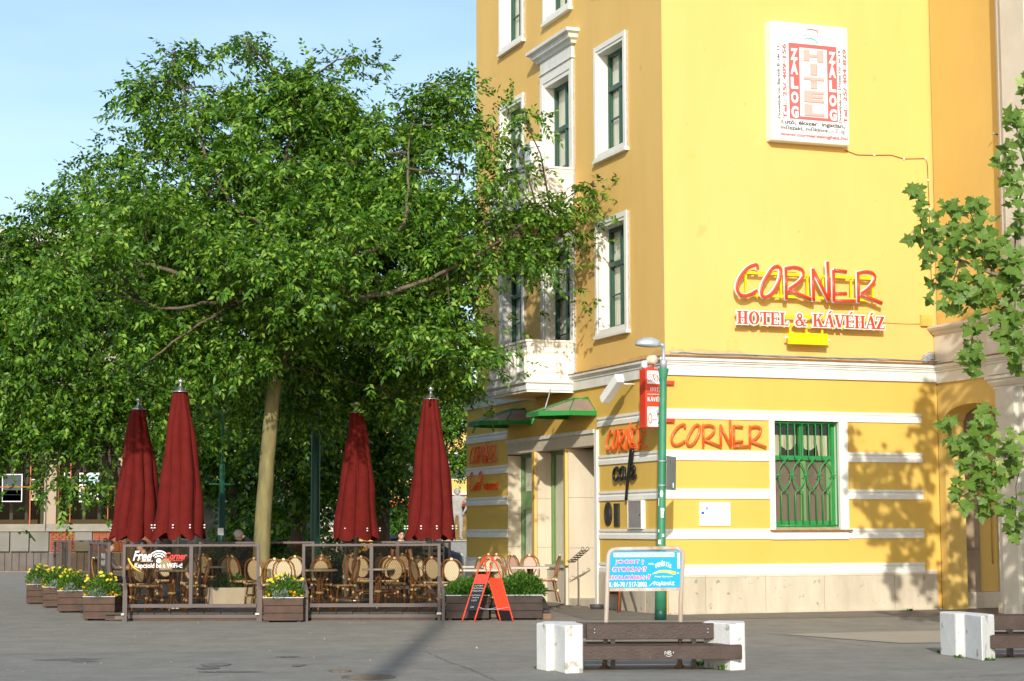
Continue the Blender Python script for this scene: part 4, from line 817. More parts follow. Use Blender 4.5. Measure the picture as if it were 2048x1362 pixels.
def lamp_head(parent):
    mb = MB(); n = 14; sec = [(-0.05, 0.03, 0.035, 0.02), (-0.12, 0.06, 0.065, 0.03), (-0.22, 0.085, 0.085, 0.035), (-0.34, 0.09, 0.08, 0.03), (-0.44, 0.075, 0.05, 0.02), (-0.49, 0.04, 0.02, 0.01)]
    vs = []; fs = []
    for x, ry, rt, rb in sec:
        for j in range(n): a = 2*pi*j/n; vs.append((x*1.06, 1.2*ry*cos(a), 4.985+1.65*(rt if sin(a) > 0 else rb)*sin(a)))
    for i in range(len(sec)-1):
        for j in range(n): fs.append((i*n+j, i*n+(j+1) % n, (i+1)*n+(j+1) % n, (i+1)*n+j))
    fs += [tuple(range(n)), tuple(range((len(sec)-1)*n, len(sec)*n))]; mb.add(vs, fs, 0, True); h = mb.build('lamp_head', GALV, parent)
    mb = MB(); mb.lathe([(0.001, 0.0), (0.05, 0.0), (0.045, 0.02), (0.001, 0.022)], 14, 0, (-0.25, 0, 4.945-0.012)); mb.build('lens', mat('lamp_lens', (0.6, 0.62, 0.6), 0.2), h); mb = MB(); mb.lathe([(0.015, 0), (0.015, 0.02), (0.001, 0.022)], 8, 0, (-0.24, 0, 5.065)); mb.build('photo_cell', GALV, h)
lamp_head(lp)
q = random.Random(4)
for z, a0, wd, hh in ((2.27, 1.75, 0.75, 0.13), (1.98, 1.45, 0.9, 0.06), (1.89, 1.5, 0.7, 0.10), (1.60, 2.4, 0.35, 0.05), (1.52, 1.25, 0.5, 0.05), (1.40, 2.1, 0.7, 0.08), (2.12, 2.5, 0.25, 0.14)):
    r = 0.0755 if z > 1.55 else 0.079; mb = MB(); n = 8; rd = z == 2.27
    vs = [];
    for i in range(n+1):
        a = -a0+(i/n-0.5)*wd; e = hh/2*(math.sqrt(max(0.02, 1-(2*i/n-1)**2)) if rd else 1); vs += [(r*cos(a), r*sin(a), z-e), (r*cos(a), r*sin(a), z+e)]
    mb.add(vs, [(2*i, 2*i+2, 2*i+3, 2*i+1) for i in range(n)], 0, True); mb.build('sticker', SGW, lp)
lettering('M.N.', lp, -0.012, 1.865, 0.06, 0.03, PRINT, y=-0.0785)
t = thing('traffic_sign', 'grey back of a narrow street sign clamped to the green lamp post', 'sign', pp); t.rotation_euler = (0, radians(1.25), 0)
mb = MB(); Mz = Matrix.Rotation(radians(68), 4, 'Z'); mb.box((-0.29, -0.003, 2.34), (0.29, 0.003, 2.95), M=Matrix.Translation((0.165, 0.02, 0)) @ Mz); mb.build('plate', mat('sign_back', (0.20, 0.235, 0.24), 0.5, (0.16, 0.19, 0.20), 4), t)
for z in (2.42, 2.86):
    mb = MB(); mb.lathe([(0.074, z-0.012), (0.078, z-0.01), (0.078, z+0.01), (0.074, z+0.012)], 20); mb.build('clamp_band', GALV, t); mb = MB(); mb.box((0.07, -0.05, z-0.03), (0.15, 0.02, z+0.012)); mb.build('clamp', PRINT, t)
mb = MB(); mb.box((0.19, -0.07, 2.38), (0.205, -0.062, 2.47)); mb.build('sticker', mat('pale_blue', (0.5, 0.72, 0.78), 0.5), t)

# ================================================================== BENCHES
WEED = LEAF_H
def tuft(name, label, p, r, h, n, seed, m=None):
    q = np.random.RandomState(seed); V = []; F = []
    for i in range(n):
        a = q.rand()*2*pi; rr = r*q.rand()**0.5; b = np.array([rr*cos(a), rr*sin(a), 0]); l = h*(0.5+0.5*q.rand()); tl = np.array([cos(a), sin(a), 0])*l*(0.3+0.6*q.rand()); s = np.array([-sin(a), cos(a), 0])*0.012*(0.6+q.rand())
        o = len(V); V += [b-s*0.6, b+s*0.6, b+tl*0.5+[0, 0, l*0.6]+s, b+tl*0.5+[0, 0, l*0.6]-s, b+tl+[0, 0, l*(0.55+0.4*q.rand())]]
        F += [(o, o+1, o+2, o+3), (o+3, o+2, o+4, o+4)]
    me = bpy.data.meshes.new(name); me.from_pydata([tuple(v) for v in V], [], [f if f[2] != f[3] else f[:3] for f in F]); me.materials.append(m or WEED); o = obj(name, me, None, p); return tag(o, label, 'weed', 'weeds at the bench blocks')
def bench(label, left, right, sx0, sx1, Yf, ztop, posts=None, graf=False, rot=0.03):
    ctr = Vector((sum(p[0] for p in left)/len(left), sum(p[1] for p in left)/len(left), 0)); t = thing('park_bench', label, 'bench', ctr, 0, 'concrete and timber benches')
    for poly in (left, right):
        if poly is None: continue
        mb = MB(); mb.prism([(p[0]-ctr.x, p[1]-ctr.y) for p in poly], 0, ztop); mb.build('concrete_block', CONC, t, bevel=0.012)
    def plank(nm, x0, x1, y0, y1, z0, z1):
        mb = MB(); M = Matrix.Rotation(rot, 4, 'Z'); mb.box((x0-ctr.x, 0, z0), (x1-ctr.x, y1-y0, z1), M=Matrix.Translation((0, y0-ctr.y, 0)) @ M); return mb.build(nm, BRN, t, bevel=0.007)
    a = plank('seat_plank', sx0, sx1, Yf, Yf+0.14, 0.235, 0.305); plank('seat_plank', sx0, sx1, Yf+0.15, Yf+0.29, 0.237, 0.307)
    mb = MB(); mb.box((sx0-ctr.x, 0, 0.14), (sx1-ctr.x, 0.045, 0.301), M=Matrix.Translation((0, Yf-ctr.y-0.047, 0)) @ Matrix.Rotation(rot, 4, 'Z')); fb = mb.build('front_rail', BRN, t, bevel=0.005)
    plank('back_plank', sx0+0.06, sx1-0.28, Yf+0.33, Yf+0.38, 0.35, 0.535); plank('back_plank', sx0-0.02, sx1-0.40, Yf+0.50, Yf+0.55, 0.36, 0.54)
    plank('seat_plank', sx0, sx1-0.35, Yf+0.60, Yf+0.75, 0.235, 0.305)
    for x in (sx0+0.35, sx1-0.55): mb = MB(); mb.box((x-ctr.x, Yf-ctr.y+0.35, 0.0), (x-ctr.x+0.05, Yf-ctr.y+0.5, 0.36)); mb.build('iron_leg', BLK, t)
    for k in range(4): mb = MB(); mb.lathe([(0.009, 0), (0.009, 0.004), (0.001, 0.006)], 8); o = mb.build('bolt', GALV, t); o.rotation_euler = (pi/2, 0, 0); o.location = ((sx0+0.16 if k % 2 else sx1-0.36)-ctr.x, Yf-ctr.y+0.327+(0.01 if k % 2 else 0.035), 0.43+0.04*(k // 2))
    if graf:
        for s_ in ([(0,0),(0.01,0.07),(0.05,0.01),(0.06,0.075)], [(0.075,0.0),(0.08,0.07),(0.12,0.06),(0.09,0.04),(0.13,0.02),(0.075,0.0)], [(0.02,-0.015),(0.08,-0.03),(0.14,-0.01)], [(0.16,0.02),(0.17,0.06)]):
            mb = MB(); mb.tube([(1.17+p.x*0.6, 0, 0.195+p.y*0.6) for p in _cs(s_)], 0.0028, 5); o = mb.build('scribble', SGW, t); o.location = (0, Yf-ctr.y-0.014, 0)
    return t
g2 = lambda x, y: (G(x, y).x, G(x, y).y)
Lb = [g2(1073, 1340), g2(1094, 1343.5), (0.47, 22.20), g2(1131, 1348.5), (0.80, 21.86), (0.82, 22.22), (0.74, 22.50), (0.76, 22.75), (0.38, 22.85)]
Rb = [g2(1408, 1336), g2(1462, 1342.5), g2(1491, 1341), (2.76, 22.75), (2.36, 22.95)]
bn = bench('dark brown bench between white concrete blocks under the blue sign', Lb, Rb, 0.80, 2.65, 22.07, 0.545, graf=True)
L2 = [g2(1881, 1310), g2(1912, 1315), (G(1931, 1316).x, G(1931, 1316).y), g2(1936, 1317), g2(1965, 1322.5), g2(1991, 1318), (6.05, 24.3), (5.85, 24.95), (5.65, 25.0)]
bench('brown bench with white notched concrete block at right edge of the photo', L2, [(8.1, 24.1), (8.3, 24.0), (8.5, 24.2), (8.4, 24.9), (8.0, 24.9)], 5.96, 8.2, 23.95, 0.555)
for i, (px, py, r, h, n) in enumerate([(1080, 1338, 0.06, 0.05, 18), (1398, 1331, 0.05, 0.10, 26), (1422, 1325, 0.05, 0.16, 30), (1448, 1340, 0.07, 0.10, 34), (1879, 1306, 0.03, 0.06, 12), (1916, 1316, 0.05, 0.06, 24), (1976, 1321, 0.08, 0.06, 34), (1818, 1222, 0.07, 0.08, 20)]):
    g = G(px, py); tuft('weed', ['small weed at the left foot of the bench block', 'leafy weed sprouting under the right end of the near bench', 'tall thin weed beside the right bench block', 'weed clump at front of the right bench block', 'tiny weed left of the far right block', 'weed in the notch of the far right block', 'low weed at the front of far right block', 'weed at the foot of the stone plinth'][i], g+Vector((0, -0.03, 0)), r, h, n, i)

# ================================================================== DRIVING SCHOOL SIGN
sg = thing('advert_sign', 'blue driving school board in a rusty white tube frame behind the bench', 'sign', (1.085, 22.62, 0), 0.13)
lx = 0.055; wd = 0.905
mb = MB(); q = [(0, 0, 0), (lx*0.6, 0, 0.8), (lx, 0, 1.32), (lx+0.015, 0, 1.365), (lx+0.05, 0, 1.392), (lx+0.09, 0, 1.40), (lx+wd-0.09, 0, 1.41), (lx+wd-0.05, 0, 1.40), (lx+wd-0.015, 0, 1.37), (lx+wd, 0, 1.325), (wd+lx*0.4, 0, 0.8), (wd, 0, 0)]
mb.tube(q, 0.028, 10); mb.build('tube_frame', RUSTP, sg)
mb = MB(); mb.box((lx*0.72+0.02, -0.012, 0.905), (lx+wd-0.035, 0.012, 0.945)); mb.build('bottom_rail', RUSTP, sg)
mb = MB(); mb.box((lx+0.0, -0.016, 0.945), (lx+wd-0.03, -0.010, 1.375)); bd = mb.build('board', BLU, sg)
X0 = lx+0.005; yb_ = -0.0185
mb = MB(); pr(mb, X0+0.055, X0+0.79, 1.308, 1.358, yb_); mb.build('white_strip', SGW, sg, recalc=False)
lettering('TANULJON NÁLUNK VEZETNI!', sg, X0+0.062, 1.314, 0.715, 0.040, BLUT, y=yb_-0.0015, bold=0.03)
def rw(s, x, z, w, h):
    lettering(s, sg, x-0.005, z-0.004, w+0.010, h+0.008, SGW, y=yb_-0.0005, bold=0.022); lettering(s, sg, x, z, w, h, REDP, y=yb_-0.0015, bold=0.006)
rw('JOGSIT', X0+0.075, 1.220, 0.29, 0.052); rw('?', X0+0.395, 1.222, 0.024, 0.050); rw('GYORSAN', X0+0.04, 1.137, 0.37, 0.052); rw('?', X0+0.425, 1.140, 0.026, 0.052); rw('LEGOLCSÓBBAN', X0+0.004, 1.043, 0.445, 0.058); rw('?', X0+0.468, 1.046, 0.03, 0.056)
lettering('K.:', sg, X0+0.0, 0.958, 0.04, 0.05, SGW, y=yb_, bold=0.02); lettering('06-70 / 517-2002', sg, X0+0.055, 0.956, 0.40, 0.058, SGW, y=yb_, bold=0.02); lettering('TOJÁSHÁZ', sg, X0+0.525, 0.960, 0.265, 0.062, SGW, y=yb_, bold=0.02)
mb = MB(); mb.add([(X0+0.475, yb_, 0.962), (X0+0.482, yb_, 0.962), (X0+0.56, yb_, 1.02), (X0+0.55, yb_, 1.022)], [(0, 1, 2, 3)]); mb.build('slash', SGW, sg, recalc=False)
lettering('www.', sg, X0+0.475, 1.215, 0.065, 0.02, SGW, y=yb_, bold=0.03); lettering('.hu', sg, X0+0.815, 1.105, 0.03, 0.026, SGW, y=yb_, bold=0.03)
for i, c in enumerate('FEHÉRVÁR'): lettering(c, sg, X0+0.565+i*0.0235, 1.17+0.028*math.sin((i+0.5)/8*pi), 0.022, 0.045+0.012*math.sin((i+0.5)/8*pi)+(0.012 if c in 'ÉÁ' else 0), SGW, y=yb_, bold=0.03, rot=0.25-0.06*i)
q1 = _cs([(0.515,1.105),(0.60,1.145),(0.70,1.150),(0.79,1.135),(0.80,1.155)]); q2 = _cs([(0.515,1.103),(0.60,1.118),(0.70,1.118),(0.78,1.098),(0.80,1.10)]); k = len(q1)
mb = MB(); mb.add([(X0+p.x, yb_, p.y) for p in q1]+[(X0+p.x, yb_, p.y) for p in q2], [(i, i+1, k+i+1, k+i) for i in range(k-1)]); mb.build('yellow_ribbon', SGY, sg)
lettering('AUTÓSISKOLA', sg, X0+0.575, 1.118, 0.18, 0.02, BLUT, y=yb_-0.001, bold=0.02); lettering('Dózsa György út', sg, X0+0.55, 1.062, 0.215, 0.022, SGW, y=yb_, bold=0.02)
mb = MB(); pr(mb, X0+0.826, X0+0.858, 1.17, 1.355, yb_); mb.build('side_sticker', SGW, sg, recalc=False)
for k in range(9): mb = MB(); pr(mb, X0+0.833, X0+0.851, 1.178+k*0.0195, 1.187+k*0.0195, yb_-0.001); mb.build('sticker_mark', mat('pale_print', (0.45, 0.45, 0.47), 0.6), sg, recalc=False)
for x in (0, wd): mb = MB(); mb.lathe([(0.07, 0), (0.06, 0.02), (0.035, 0.04), (0.03, 0.07)], 10, 0, (x, 0, 0)); mb.build('rusty_foot', COP, sg)

# ================================================================== TERRACE
DZ = 0.15
def wall_y(x): return CRN.y+(CRN.x-x)/sin(YAW_A)*cos(YAW_A)
deck = bpy.data.objects.new('terrace_deck', None); COL.objects.link(deck); structure(deck)
bw_ = 0.30; x = -10.4; bi = 0
q = random.Random(11)
while x < 0.70:
    xm = x+bw_/2
    y0 = 34.62 if -7.4 < xm < -1.0 else (35.05 if xm >= -1.0 else 34.62+(-7.4-xm)*2.75); y1 = min(43.2, wall_y(xm+bw_)-0.15)
    if y1-y0 > 0.4:
        mb = MB(); dz = q.uniform(-0.004, 0.002); mb.box((x+0.006, y0-q.uniform(0, 0.012), DZ-0.035+dz), (x+bw_-0.006, y1, DZ+dz)); mb.build('deck_board', DECK, deck)
    x += bw_
mb = MB(); mb.prism([(-7.4, 34.68), (-1.0, 34.68), (-1.0, 35.1), (0.68, 35.1), (0.68, 41.5), (-0.4, 42.9), (-10.3, 42.9), (-10.3, 42.75)], 0.02, DZ-0.04); mb.build('deck_substructure', JNT, deck)
for a, b in ((-6.98, -4.55), (-3.75, -1.30)):
    mb = MB(); mb.box((a, 34.585, 0.045), (b, 34.612, DZ-0.04)); mb.build('deck_fascia', TAUPE, deck)
    mb = MB(); mb.box((a+0.1, 34.60, 0.0), (b-0.1, 34.63, 0.04)); mb.build('deck_batten', WOOD, deck)
mb = MB(); mb.box((0.15, 34.85, 0.0), (0.70, 35.04, 0.10)); mb.build('kerb_block', mat('brick_kerb', (0.22, 0.13, 0.08), 0.85), deck)

# ---- wind screens
def screen(p0, p1, label, kick=True, z0=0.0, top=1.36):
    p0, p1 = Vector((*p0, 0)), Vector((*p1, 0)); d = p1-p0; L0 = d.length; ang = math.atan2(d.y, d.x)
    t = thing('wind_screen', label, 'glass screen', (p0.x, p0.y, z0), ang, 'smoked glass wind screens')
    s = 0.026
    for x in (0, L0):
        mb = MB()
        if kick:
            prof = [(0, 0, top-0.02), (0, 0, 0.80), (0.085, -0.22, 0.56), (0.085, -0.22, 0.0)]
            vs = []
            for a in prof:
                for ex, ey in ((-s, -s), (s, -s), (s, s), (-s, s)): vs.append((x+a[0]+ex, a[1]+ey, a[2]))
            fs = [(3, 2, 1, 0), (12, 13, 14, 15)]+[(4*i+j, 4*i+(j+1) % 4, 4*i+4+(j+1) % 4, 4*i+4+j) for i in range(3) for j in range(4)]
            mb.add(vs, fs); mb.build('post', TAUPE, t)
            mb = MB(); mb.box((x-s, 0.03, 0), (x+s, 0.075, 0.80)); mb.build('rear_post', TAUPE, t); mb = MB(); mb.box((x-0.04, -0.02, 0.11), (x+0.045, 0.03, 0.145)); mb.build('floor_bracket', STEEL, t)
        else: mb.box((x-s, -s, 0), (x+s, s, top-0.02)); mb.build('post', TAUPE, t)
    mb = MB(); mb.box((-s, -s, top-0.02), (L0+s, s, top+0.02)); mb.build('top_rail', TAUPE, t)
    mb = MB(); mb.box((s, -s+0.003, 0.245), (L0-s, s-0.003, 0.31)); mb.build('bottom_rail', TAUPE, t)
    mb = MB(); mb.box((L0/2-0.032, -s+0.002, 0.311), (L0/2+0.032, s-0.002, top-0.021)); mb.build('middle_post', TAUPE, t)
    for a, b in ((s, L0/2-0.033), (L0/2+0.033, L0-s)): mb = MB(); mb.box((a, -0.004, 0.312), (b, 0.004, top-0.022)); mb.build('glass_pane', GLST, t)
    return t, L0
s1, L1 = screen((-7.02, 34.42), (-4.60, 34.42), 'front glass screen printed with free wifi lettering and yellow crescent')
s2, L2_ = screen((-3.78, 34.45), (-1.33, 34.45), 'plain front glass screen right of the flower box')
y_ = -0.012
lettering('Free', s1, 0.155, 1.085, 0.34, 0.18, SGW, y=y_, bold=0.02, shear=0.35); lettering('Corner', s1, 0.735, 1.105, 0.40, 0.13, mat('red_print', (0.75, 0.04, 0.03), 0.5), y=y_, bold=0.02, shear=0.35)
mb = MB(); pr(mb, 0.30, 0.52, 1.075, 1.084, y_); mb.build('underline', SGW, s1, recalc=False); mb = MB(); pr(mb, 0.83, 1.06, 1.082, 1.09, y_); mb.build('underline', MATS['red_print'], s1, recalc=False)
lettering('Kapcsold be a WiFi-t!', s1, 0.19, 0.93, 0.86, 0.115, SGW, y=y_, bold=0.015)
mb = MB(); mb.prism([(0.625+0.045*cos(a), 1.085+0.045*sin(a)) for a in [2*pi*i/18 for i in range(18)]], y_-0.003, y_, 0, 'y'); mb.build('wifi_dot', SGW, s1)
for k, r in enumerate((0.09, 0.135, 0.18)):
    n = 14; A = [radians(38)+radians(104)*i/n for i in range(n+1)]; mb = MB(); V = [(0.625+(r-0.012)*cos(a), y_, 1.085+(r-0.012)*sin(a)*0.98) for a in A]+[(0.625+(r+0.012)*cos(a), y_, 1.085+(r+0.012)*sin(a)*0.98) for a in A]
    mb.add(V, [(i, i+1, n+2+i, n+1+i) for i in range(n)]); mb.build('wifi_arc', SGW, s1, recalc=False)
qa = _cs([(0.06,1.13),(0.10,1.04),(0.19,0.94),(0.38,0.855)]); qb = _cs([(0.085,1.135),(0.14,1.03),(0.24,0.93),(0.38,0.852)]); k = len(qa)
mb = MB(); mb.add([(p.x, y_, p.y) for p in qa]+[(p.x, y_, p.y) for p in qb], [(i, i+1, k+i+1, k+i) for i in range(k-1)]); mb.build('yellow_crescent', mat('crescent_yellow', (0.85, 0.47, 0.02), 0.5), s1)
screen((-6.50, 39.6), (-4.15, 39.6), 'rear glass screen behind the slender trunk and grey haired man', False, DZ, 1.22)
screen((-3.50, 39.9), (-1.32, 39.9), 'rear glass screen in front of the woman in black', False, DZ, 1.22)
sl1, _ = screen((-8.35, 37.6), (-7.50, 35.35), 'left side glass screen with small white print beside the bun haired woman', False, DZ, 1.24)
screen((-10.35, 43.0), (-9.55, 41.0), 'far left glass screen beyond the flower boxes', False, DZ, 1.24)
screen((-10.1, 42.9), (-8.0, 42.7), 'rear left glass screen with faint dark red script', False, DZ, 1.24)
for k, zz in enumerate((0.95, 0.82)): lettering('WiFi', sl1, 1.55, zz, 0.5, 0.10, SGW, y=y_, shear=0.2)

# ---- planter boxes with flowers
def planter_proto(w, d, h, label, loc, rz, wood):
    t = thing('planter_box', label, 'planter', loc, rz, 'wooden planter boxes with metal rim'); n = 3; e = 0.018
    for k in range(n):
        z0, z1 = 0.03+k*(h-0.03)/n+0.003, 0.03+(k+1)*(h-0.03)/n-0.003
        for a, b in (((-w/2, -d/2), (w/2, -d/2+e)), ((-w/2, d/2-e), (w/2, d/2)), ((-w/2, -d/2+e+0.001), (-w/2+e, d/2-e-0.001)), ((w/2-e, -d/2+e+0.001), (w/2, d/2-e-0.001))):
            mb = MB(); mb.box((a[0], a[1], z0), (b[0], b[1], z1)); mb.build('plank', wood, t, bevel=0.003)
    mb = MB()
    for a, b in (((-w/2-0.012, -d/2-0.012), (w/2+0.012, -d/2+0.03)), ((-w/2-0.012, d/2-0.03), (w/2+0.012, d/2+0.012)), ((-w/2-0.012, -d/2+0.031), (-w/2+0.03, d/2-0.031)), ((w/2-0.03, -d/2+0.031), (w/2+0.012, d/2-0.031))): mb.box((a[0], a[1], h), (b[0], b[1], h+0.014))
    mb.build('metal_rim', GALV, t)
    mb = MB(); mb.box((-w/2+0.03, -d/2+0.03, 0.04), (w/2-0.03, d/2-0.03, h-0.03)); mb.build('soil', mat('soil', (0.03, 0.022, 0.016), 0.95), t)
    for sx in (-1, 1): mb = MB(); mb.box((sx*w/2*0.8-0.03, -d/2*0.9, 0), (sx*w/2*0.8+0.03, d/2*0.9, 0.03)); mb.build('skid', WOODD, t)
    return t
def herb(name, label, cat, loc, rz, w, d, h, n, seed, flowers=True, grp=None):
    """a boxful of plants: leafy tufts, silver foliage in front, yellow daisies"""
    q = np.random.RandomState(seed); t = thing(name, label, cat, loc, rz, grp)
    def leaves(cx, cy, cz, R, hh, n, ll, lw):
        b = q.randn(n, 3); b /= np.linalg.norm(b, axis=1)[:, None]; b[:, 2] = np.abs(b[:, 2]); r = q.rand(n)**0.4
        c = np.stack([cx+b[:, 0]*R[0]*r, cy+b[:, 1]*R[1]*r, cz+b[:, 2]*hh*r], 1); dirn = b*[1, 1, 0.9]+q.randn(n, 3)*0.45+[0, 0, 0.35]; dirn /= np.linalg.norm(dirn, axis=1)[:, None]
        sd = np.cross(dirn, q.randn(n, 3)); sd /= np.linalg.norm(sd, axis=1)[:, None]; l = ll*(0.6+0.8*q.rand(n))[:, None]
        V = np.stack([c, c+dirn*l*0.5+sd*lw, c+dirn*l, c+dirn*l*0.5-sd*lw], 1).reshape(-1, 3); return V
    def fin(V, m, nm):
        F = np.arange(len(V)).reshape(-1, 4); return obj(nm, fastmesh(nm, V, F, m), t)
    stuff(fin(leaves(0, 0, 0, (w/2*1.05, d/2*1.1), h, n, 0.075, 0.016), LEAF_H, 'foliage'))
    if flowers:
        stuff(fin(leaves(-w*0.08, -d*0.42, 0.0, (w*0.2, d*0.22), h*0.38, n//3, 0.06, 0.007), LEAF_S, 'silver_foliage'))
        def heads(k, x0, x1, z0, z1, R, m, nm):
            V = []; F = []
            for i in range(k):
                x = q.uniform(x0, x1); e = 1-(abs(x)/(w/2))**2; c = np.array([x, q.uniform(-d*0.5, d*0.25), z0+(z1-z0)*q.rand()*max(0.35, e)]); nn = np.array([q.randn()*0.4, -0.8, 0.7]); nn /= np.linalg.norm(nn); a = np.cross(nn, [1, 0, 0]); a /= np.linalg.norm(a); b = np.cross(nn, a); r = R*(0.8+0.4*q.rand())
                for j in range(7):
                    th = 2*pi*j/7; p = a*cos(th)+b*sin(th); s = np.cross(nn, p); V += [c, c+p*r*0.6+s*r*0.3, c+p*r+nn*r*0.1, c+p*r*0.6-s*r*0.3]
            return stuff(fin(np.array(V), m, nm))
        heads(15, -w*0.5, w*0.5, h*0.72, h*1.12, 0.034, PETAL, 'yellow_flowers'); heads(20, w*0.12, w*0.5, h*0.05, h*0.42, 0.026, PETALO, 'orange_flowers')
        heads(8, -w*0.5, -w*0.3, h*0.05, h*0.5, 0.026, PETALO, 'orange_flowers')
    return t
gm = G(566, 1245)
pm = planter_proto(0.70, 0.46, 0.43, 'wooden planter box between the two front glass screens', (gm.x, gm.y+0.25, 0), 0, WOOD)
spots = [(-7.52, 34.95, 0.0, 'wooden planter box at the left front corner, nearest of the left row'), (-8.82, 38.3, 0.15, 'wooden planter box second from the front in left row'), (-9.72, 40.7, 0.2, 'wooden planter box third from the front in left row'), (-10.62, 42.8, 0.25, 'wooden planter box at the far end of left row'), (-0.82, 34.75, 0.0, 'dark wooden planter box of herbs behind the sandwich board'), (0.15, 34.78, 0.0, 'dark wooden planter box of herbs right of the sandwich board')]
herb('flowering_plant', 'yellow daisies over silver foliage in the box between front screens', 'flowers', (gm.x, gm.y+0.25, 0.41), 0, 0.66, 0.42, 0.42, 900, 1, grp='flower box plantings')
fl = ['yellow daisies in the planter at left front corner', 'yellow daisies in the second planter of left row', 'yellow daisies in the third planter of left row', 'yellow daisies in the farthest planter of left row', 'leafy green herbs in planter behind the sandwich board', 'leafy green herbs in planter right of the sandwich board']
dark_proto = None
for i, (x, y, rz, lab) in enumerate(spots):
    if i < 4: c = copy_thing(pm, (x, y, 0), rz, lab); c.scale = (0.82, 1.2, 1)
    elif dark_proto is None: dark_proto = planter_proto(0.78, 0.5, 0.44, lab, (x, y, 0), rz, WOODD)
    else: copy_thing(dark_proto, (x, y, 0), rz, lab)
    if i < 4: herb('flowering_plant', fl[i], 'flowers', (x, y, 0.41), rz, 0.60, 0.52, 0.42, 900, i+2, grp='flower box plantings')
    else: herb('herb_plant', fl[i], 'plant', (x, y, 0.42), 0, 0.86 if i == 5 else 0.80, 0.52, 0.31 if i == 4 else 0.42, 2600, i+2, False, grp='herb box plantings')

# ---- umbrellas
def umbrella(label, loc, rz, seed=5, NP=8, tall=1.0):
    t = thing('parasol', label, 'parasol', loc, rz, 'closed burgundy parasols'); q = random.Random(seed); n = 160; zs = np.concatenate([np.linspace(1.30, 1.60, 7), np.linspace(1.68, 4.10, 30)])
    ph = [q.uniform(-0.5, 0.5) for _ in range(NP)]; am = [q.uniform(0.6, 1.3) for _ in range(NP)]; vs = []
    for z in zs:
        k = (4.12-z)/2.85; R = 0.115+0.345*min(1, k)**0.92+0.03*math.sin(min(1, k)*pi)
        for j in range(n):
            a = 2*pi*j/n; s = a*NP/(2*pi)+0.12*math.sin(z*1.7+ph[int(a*NP/(2*pi)) % NP]*3); i = int(s) % NP; fr_ = s-math.floor(s)
            cv = abs(math.sin(pi*fr_)); fold = (cv**0.55)*am[i]; r = R*(0.74+0.26*fold)+0.012*math.sin(5*z+a*3+seed)+0.022*math.sin(2.1*z+seed*1.7)*math.cos(a-seed)
            zz = z
            if z < 1.62: zz = z+0.10*(1-cv)*(1.62-z)/0.32*1.3+0.02*math.sin(a*7); r += 0.02*(1.62-z)/0.32*math.sin(a*NP*0.5+1)
            vs.append((r*cos(a), r*sin(a), zz))
    fs = [(i*n+j, i*n+(j+1) % n, (i+1)*n+(j+1) % n, (i+1)*n+j) for i in range(len(zs)-1) for j in range(n)]
    mb = MB(); mb.add(vs, fs, 0, True); cn = mb.build('canopy', BURG, t)
    for k in range(NP):
        a = 2*pi*(k+0.5-0.12*math.sin(1.55*1.7+ph[k]*3))/NP; mb = MB()
        for dz in (0, 0.05): mb.lathe([(0.014, -0.012), (0.016, 0), (0.014, 0.012)], 8, 0, (0.452*cos(a), 0.452*sin(a), 1.53+dz))
        mb.build('strap_stud', SGW, cn)
    mb = MB(); mb.lathe([(0.04, -0.0), (0.04, 4.1)], 14); mb.build('pole', ALU, t)
    mb = MB(); mb.lathe([(0.135, 4.10), (0.14, 4.112), (0.085, 4.145), (0.04, 4.20), (0.022, 4.24), (0.022, 4.27)], 24); mb.build('cap', ALU, t)
    mb = MB(); mb.lathe([(0.01, 4.26)]+[(0.05*sin(a), 4.315-0.055*cos(a)) for a in [pi*i/12 for i in range(1, 12)]]+[(0.005, 4.37)], 18); mb.build('finial', ALU, t)
    mb = MB(); mb.lathe([(0.30, 0), (0.30, 0.05), (0.08, 0.08), (0.06, 0.35)], 20); mb.build('stand', STEEL, t)
    return t
def ux(px, Y): return P(px, 1050, Y).x
u0 = umbrella('closed burgundy parasol nearest the camera, over the wifi screen', (ux(357, 36.0), 36.0, DZ), 0.3); u0.scale = (1.13, 1.13, 1.0)
for px, Y, rz, s, lab in ((273, 39.0, 1.4, 0.965, 'closed burgundy parasol behind the front left one, half in tree shade'), (712, 39.6, 2.2, 0.955, 'closed burgundy parasol half shaded, behind the plain front screen'), (861, 37.0, 4.0, 0.98, 'closed burgundy parasol in full sun nearest the hotel')):
    c = umbrella(lab, (ux(px, Y), Y, DZ), rz, int(px), 7 if px == 712 else (9 if px == 861 else 8)); c.scale = (1.13, 1.13, s)

# ---- tables
def table(label, px, ytop, w=0.62, square=False):
    Y = (1.65-0.90)*3782/(ytop-1054.5); Y = max(35.4, min(41.5, Y)); x = P(px, 1100, Y).x
    t = thing('cafe_table', label, 'table', (x, Y, DZ), 0, 'cafe tables on the terrace')
    mb = MB(); mb.lathe([(w/2-0.02, 0.715), (w/2, 0.72), (w/2, 0.745), (w/2-0.01, 0.75), (0.001, 0.75)], 28) if not square else mb.box((-w/2, -w/2, 0.715), (w/2, w/2, 0.75)); mb.build('tabletop', MARB, t)
    for k in range(3):
        a = 2*pi*k/3+0.5; mb = MB(); mb.tube([(0.05*cos(a), 0.05*sin(a), 0.72), (0.045*cos(a), 0.045*sin(a), 0.25), (0.14*cos(a), 0.14*sin(a), 0.08), (0.24*cos(a), 0.24*sin(a), 0.0)], 0.021, 8); mb.build('leg', RATT, t)
    mb = MB(); mb.lathe([(0.075, 0.30), (0.08, 0.32), (0.075, 0.34)], 14); mb.build('binding_ring', WRAP, t)
    return t
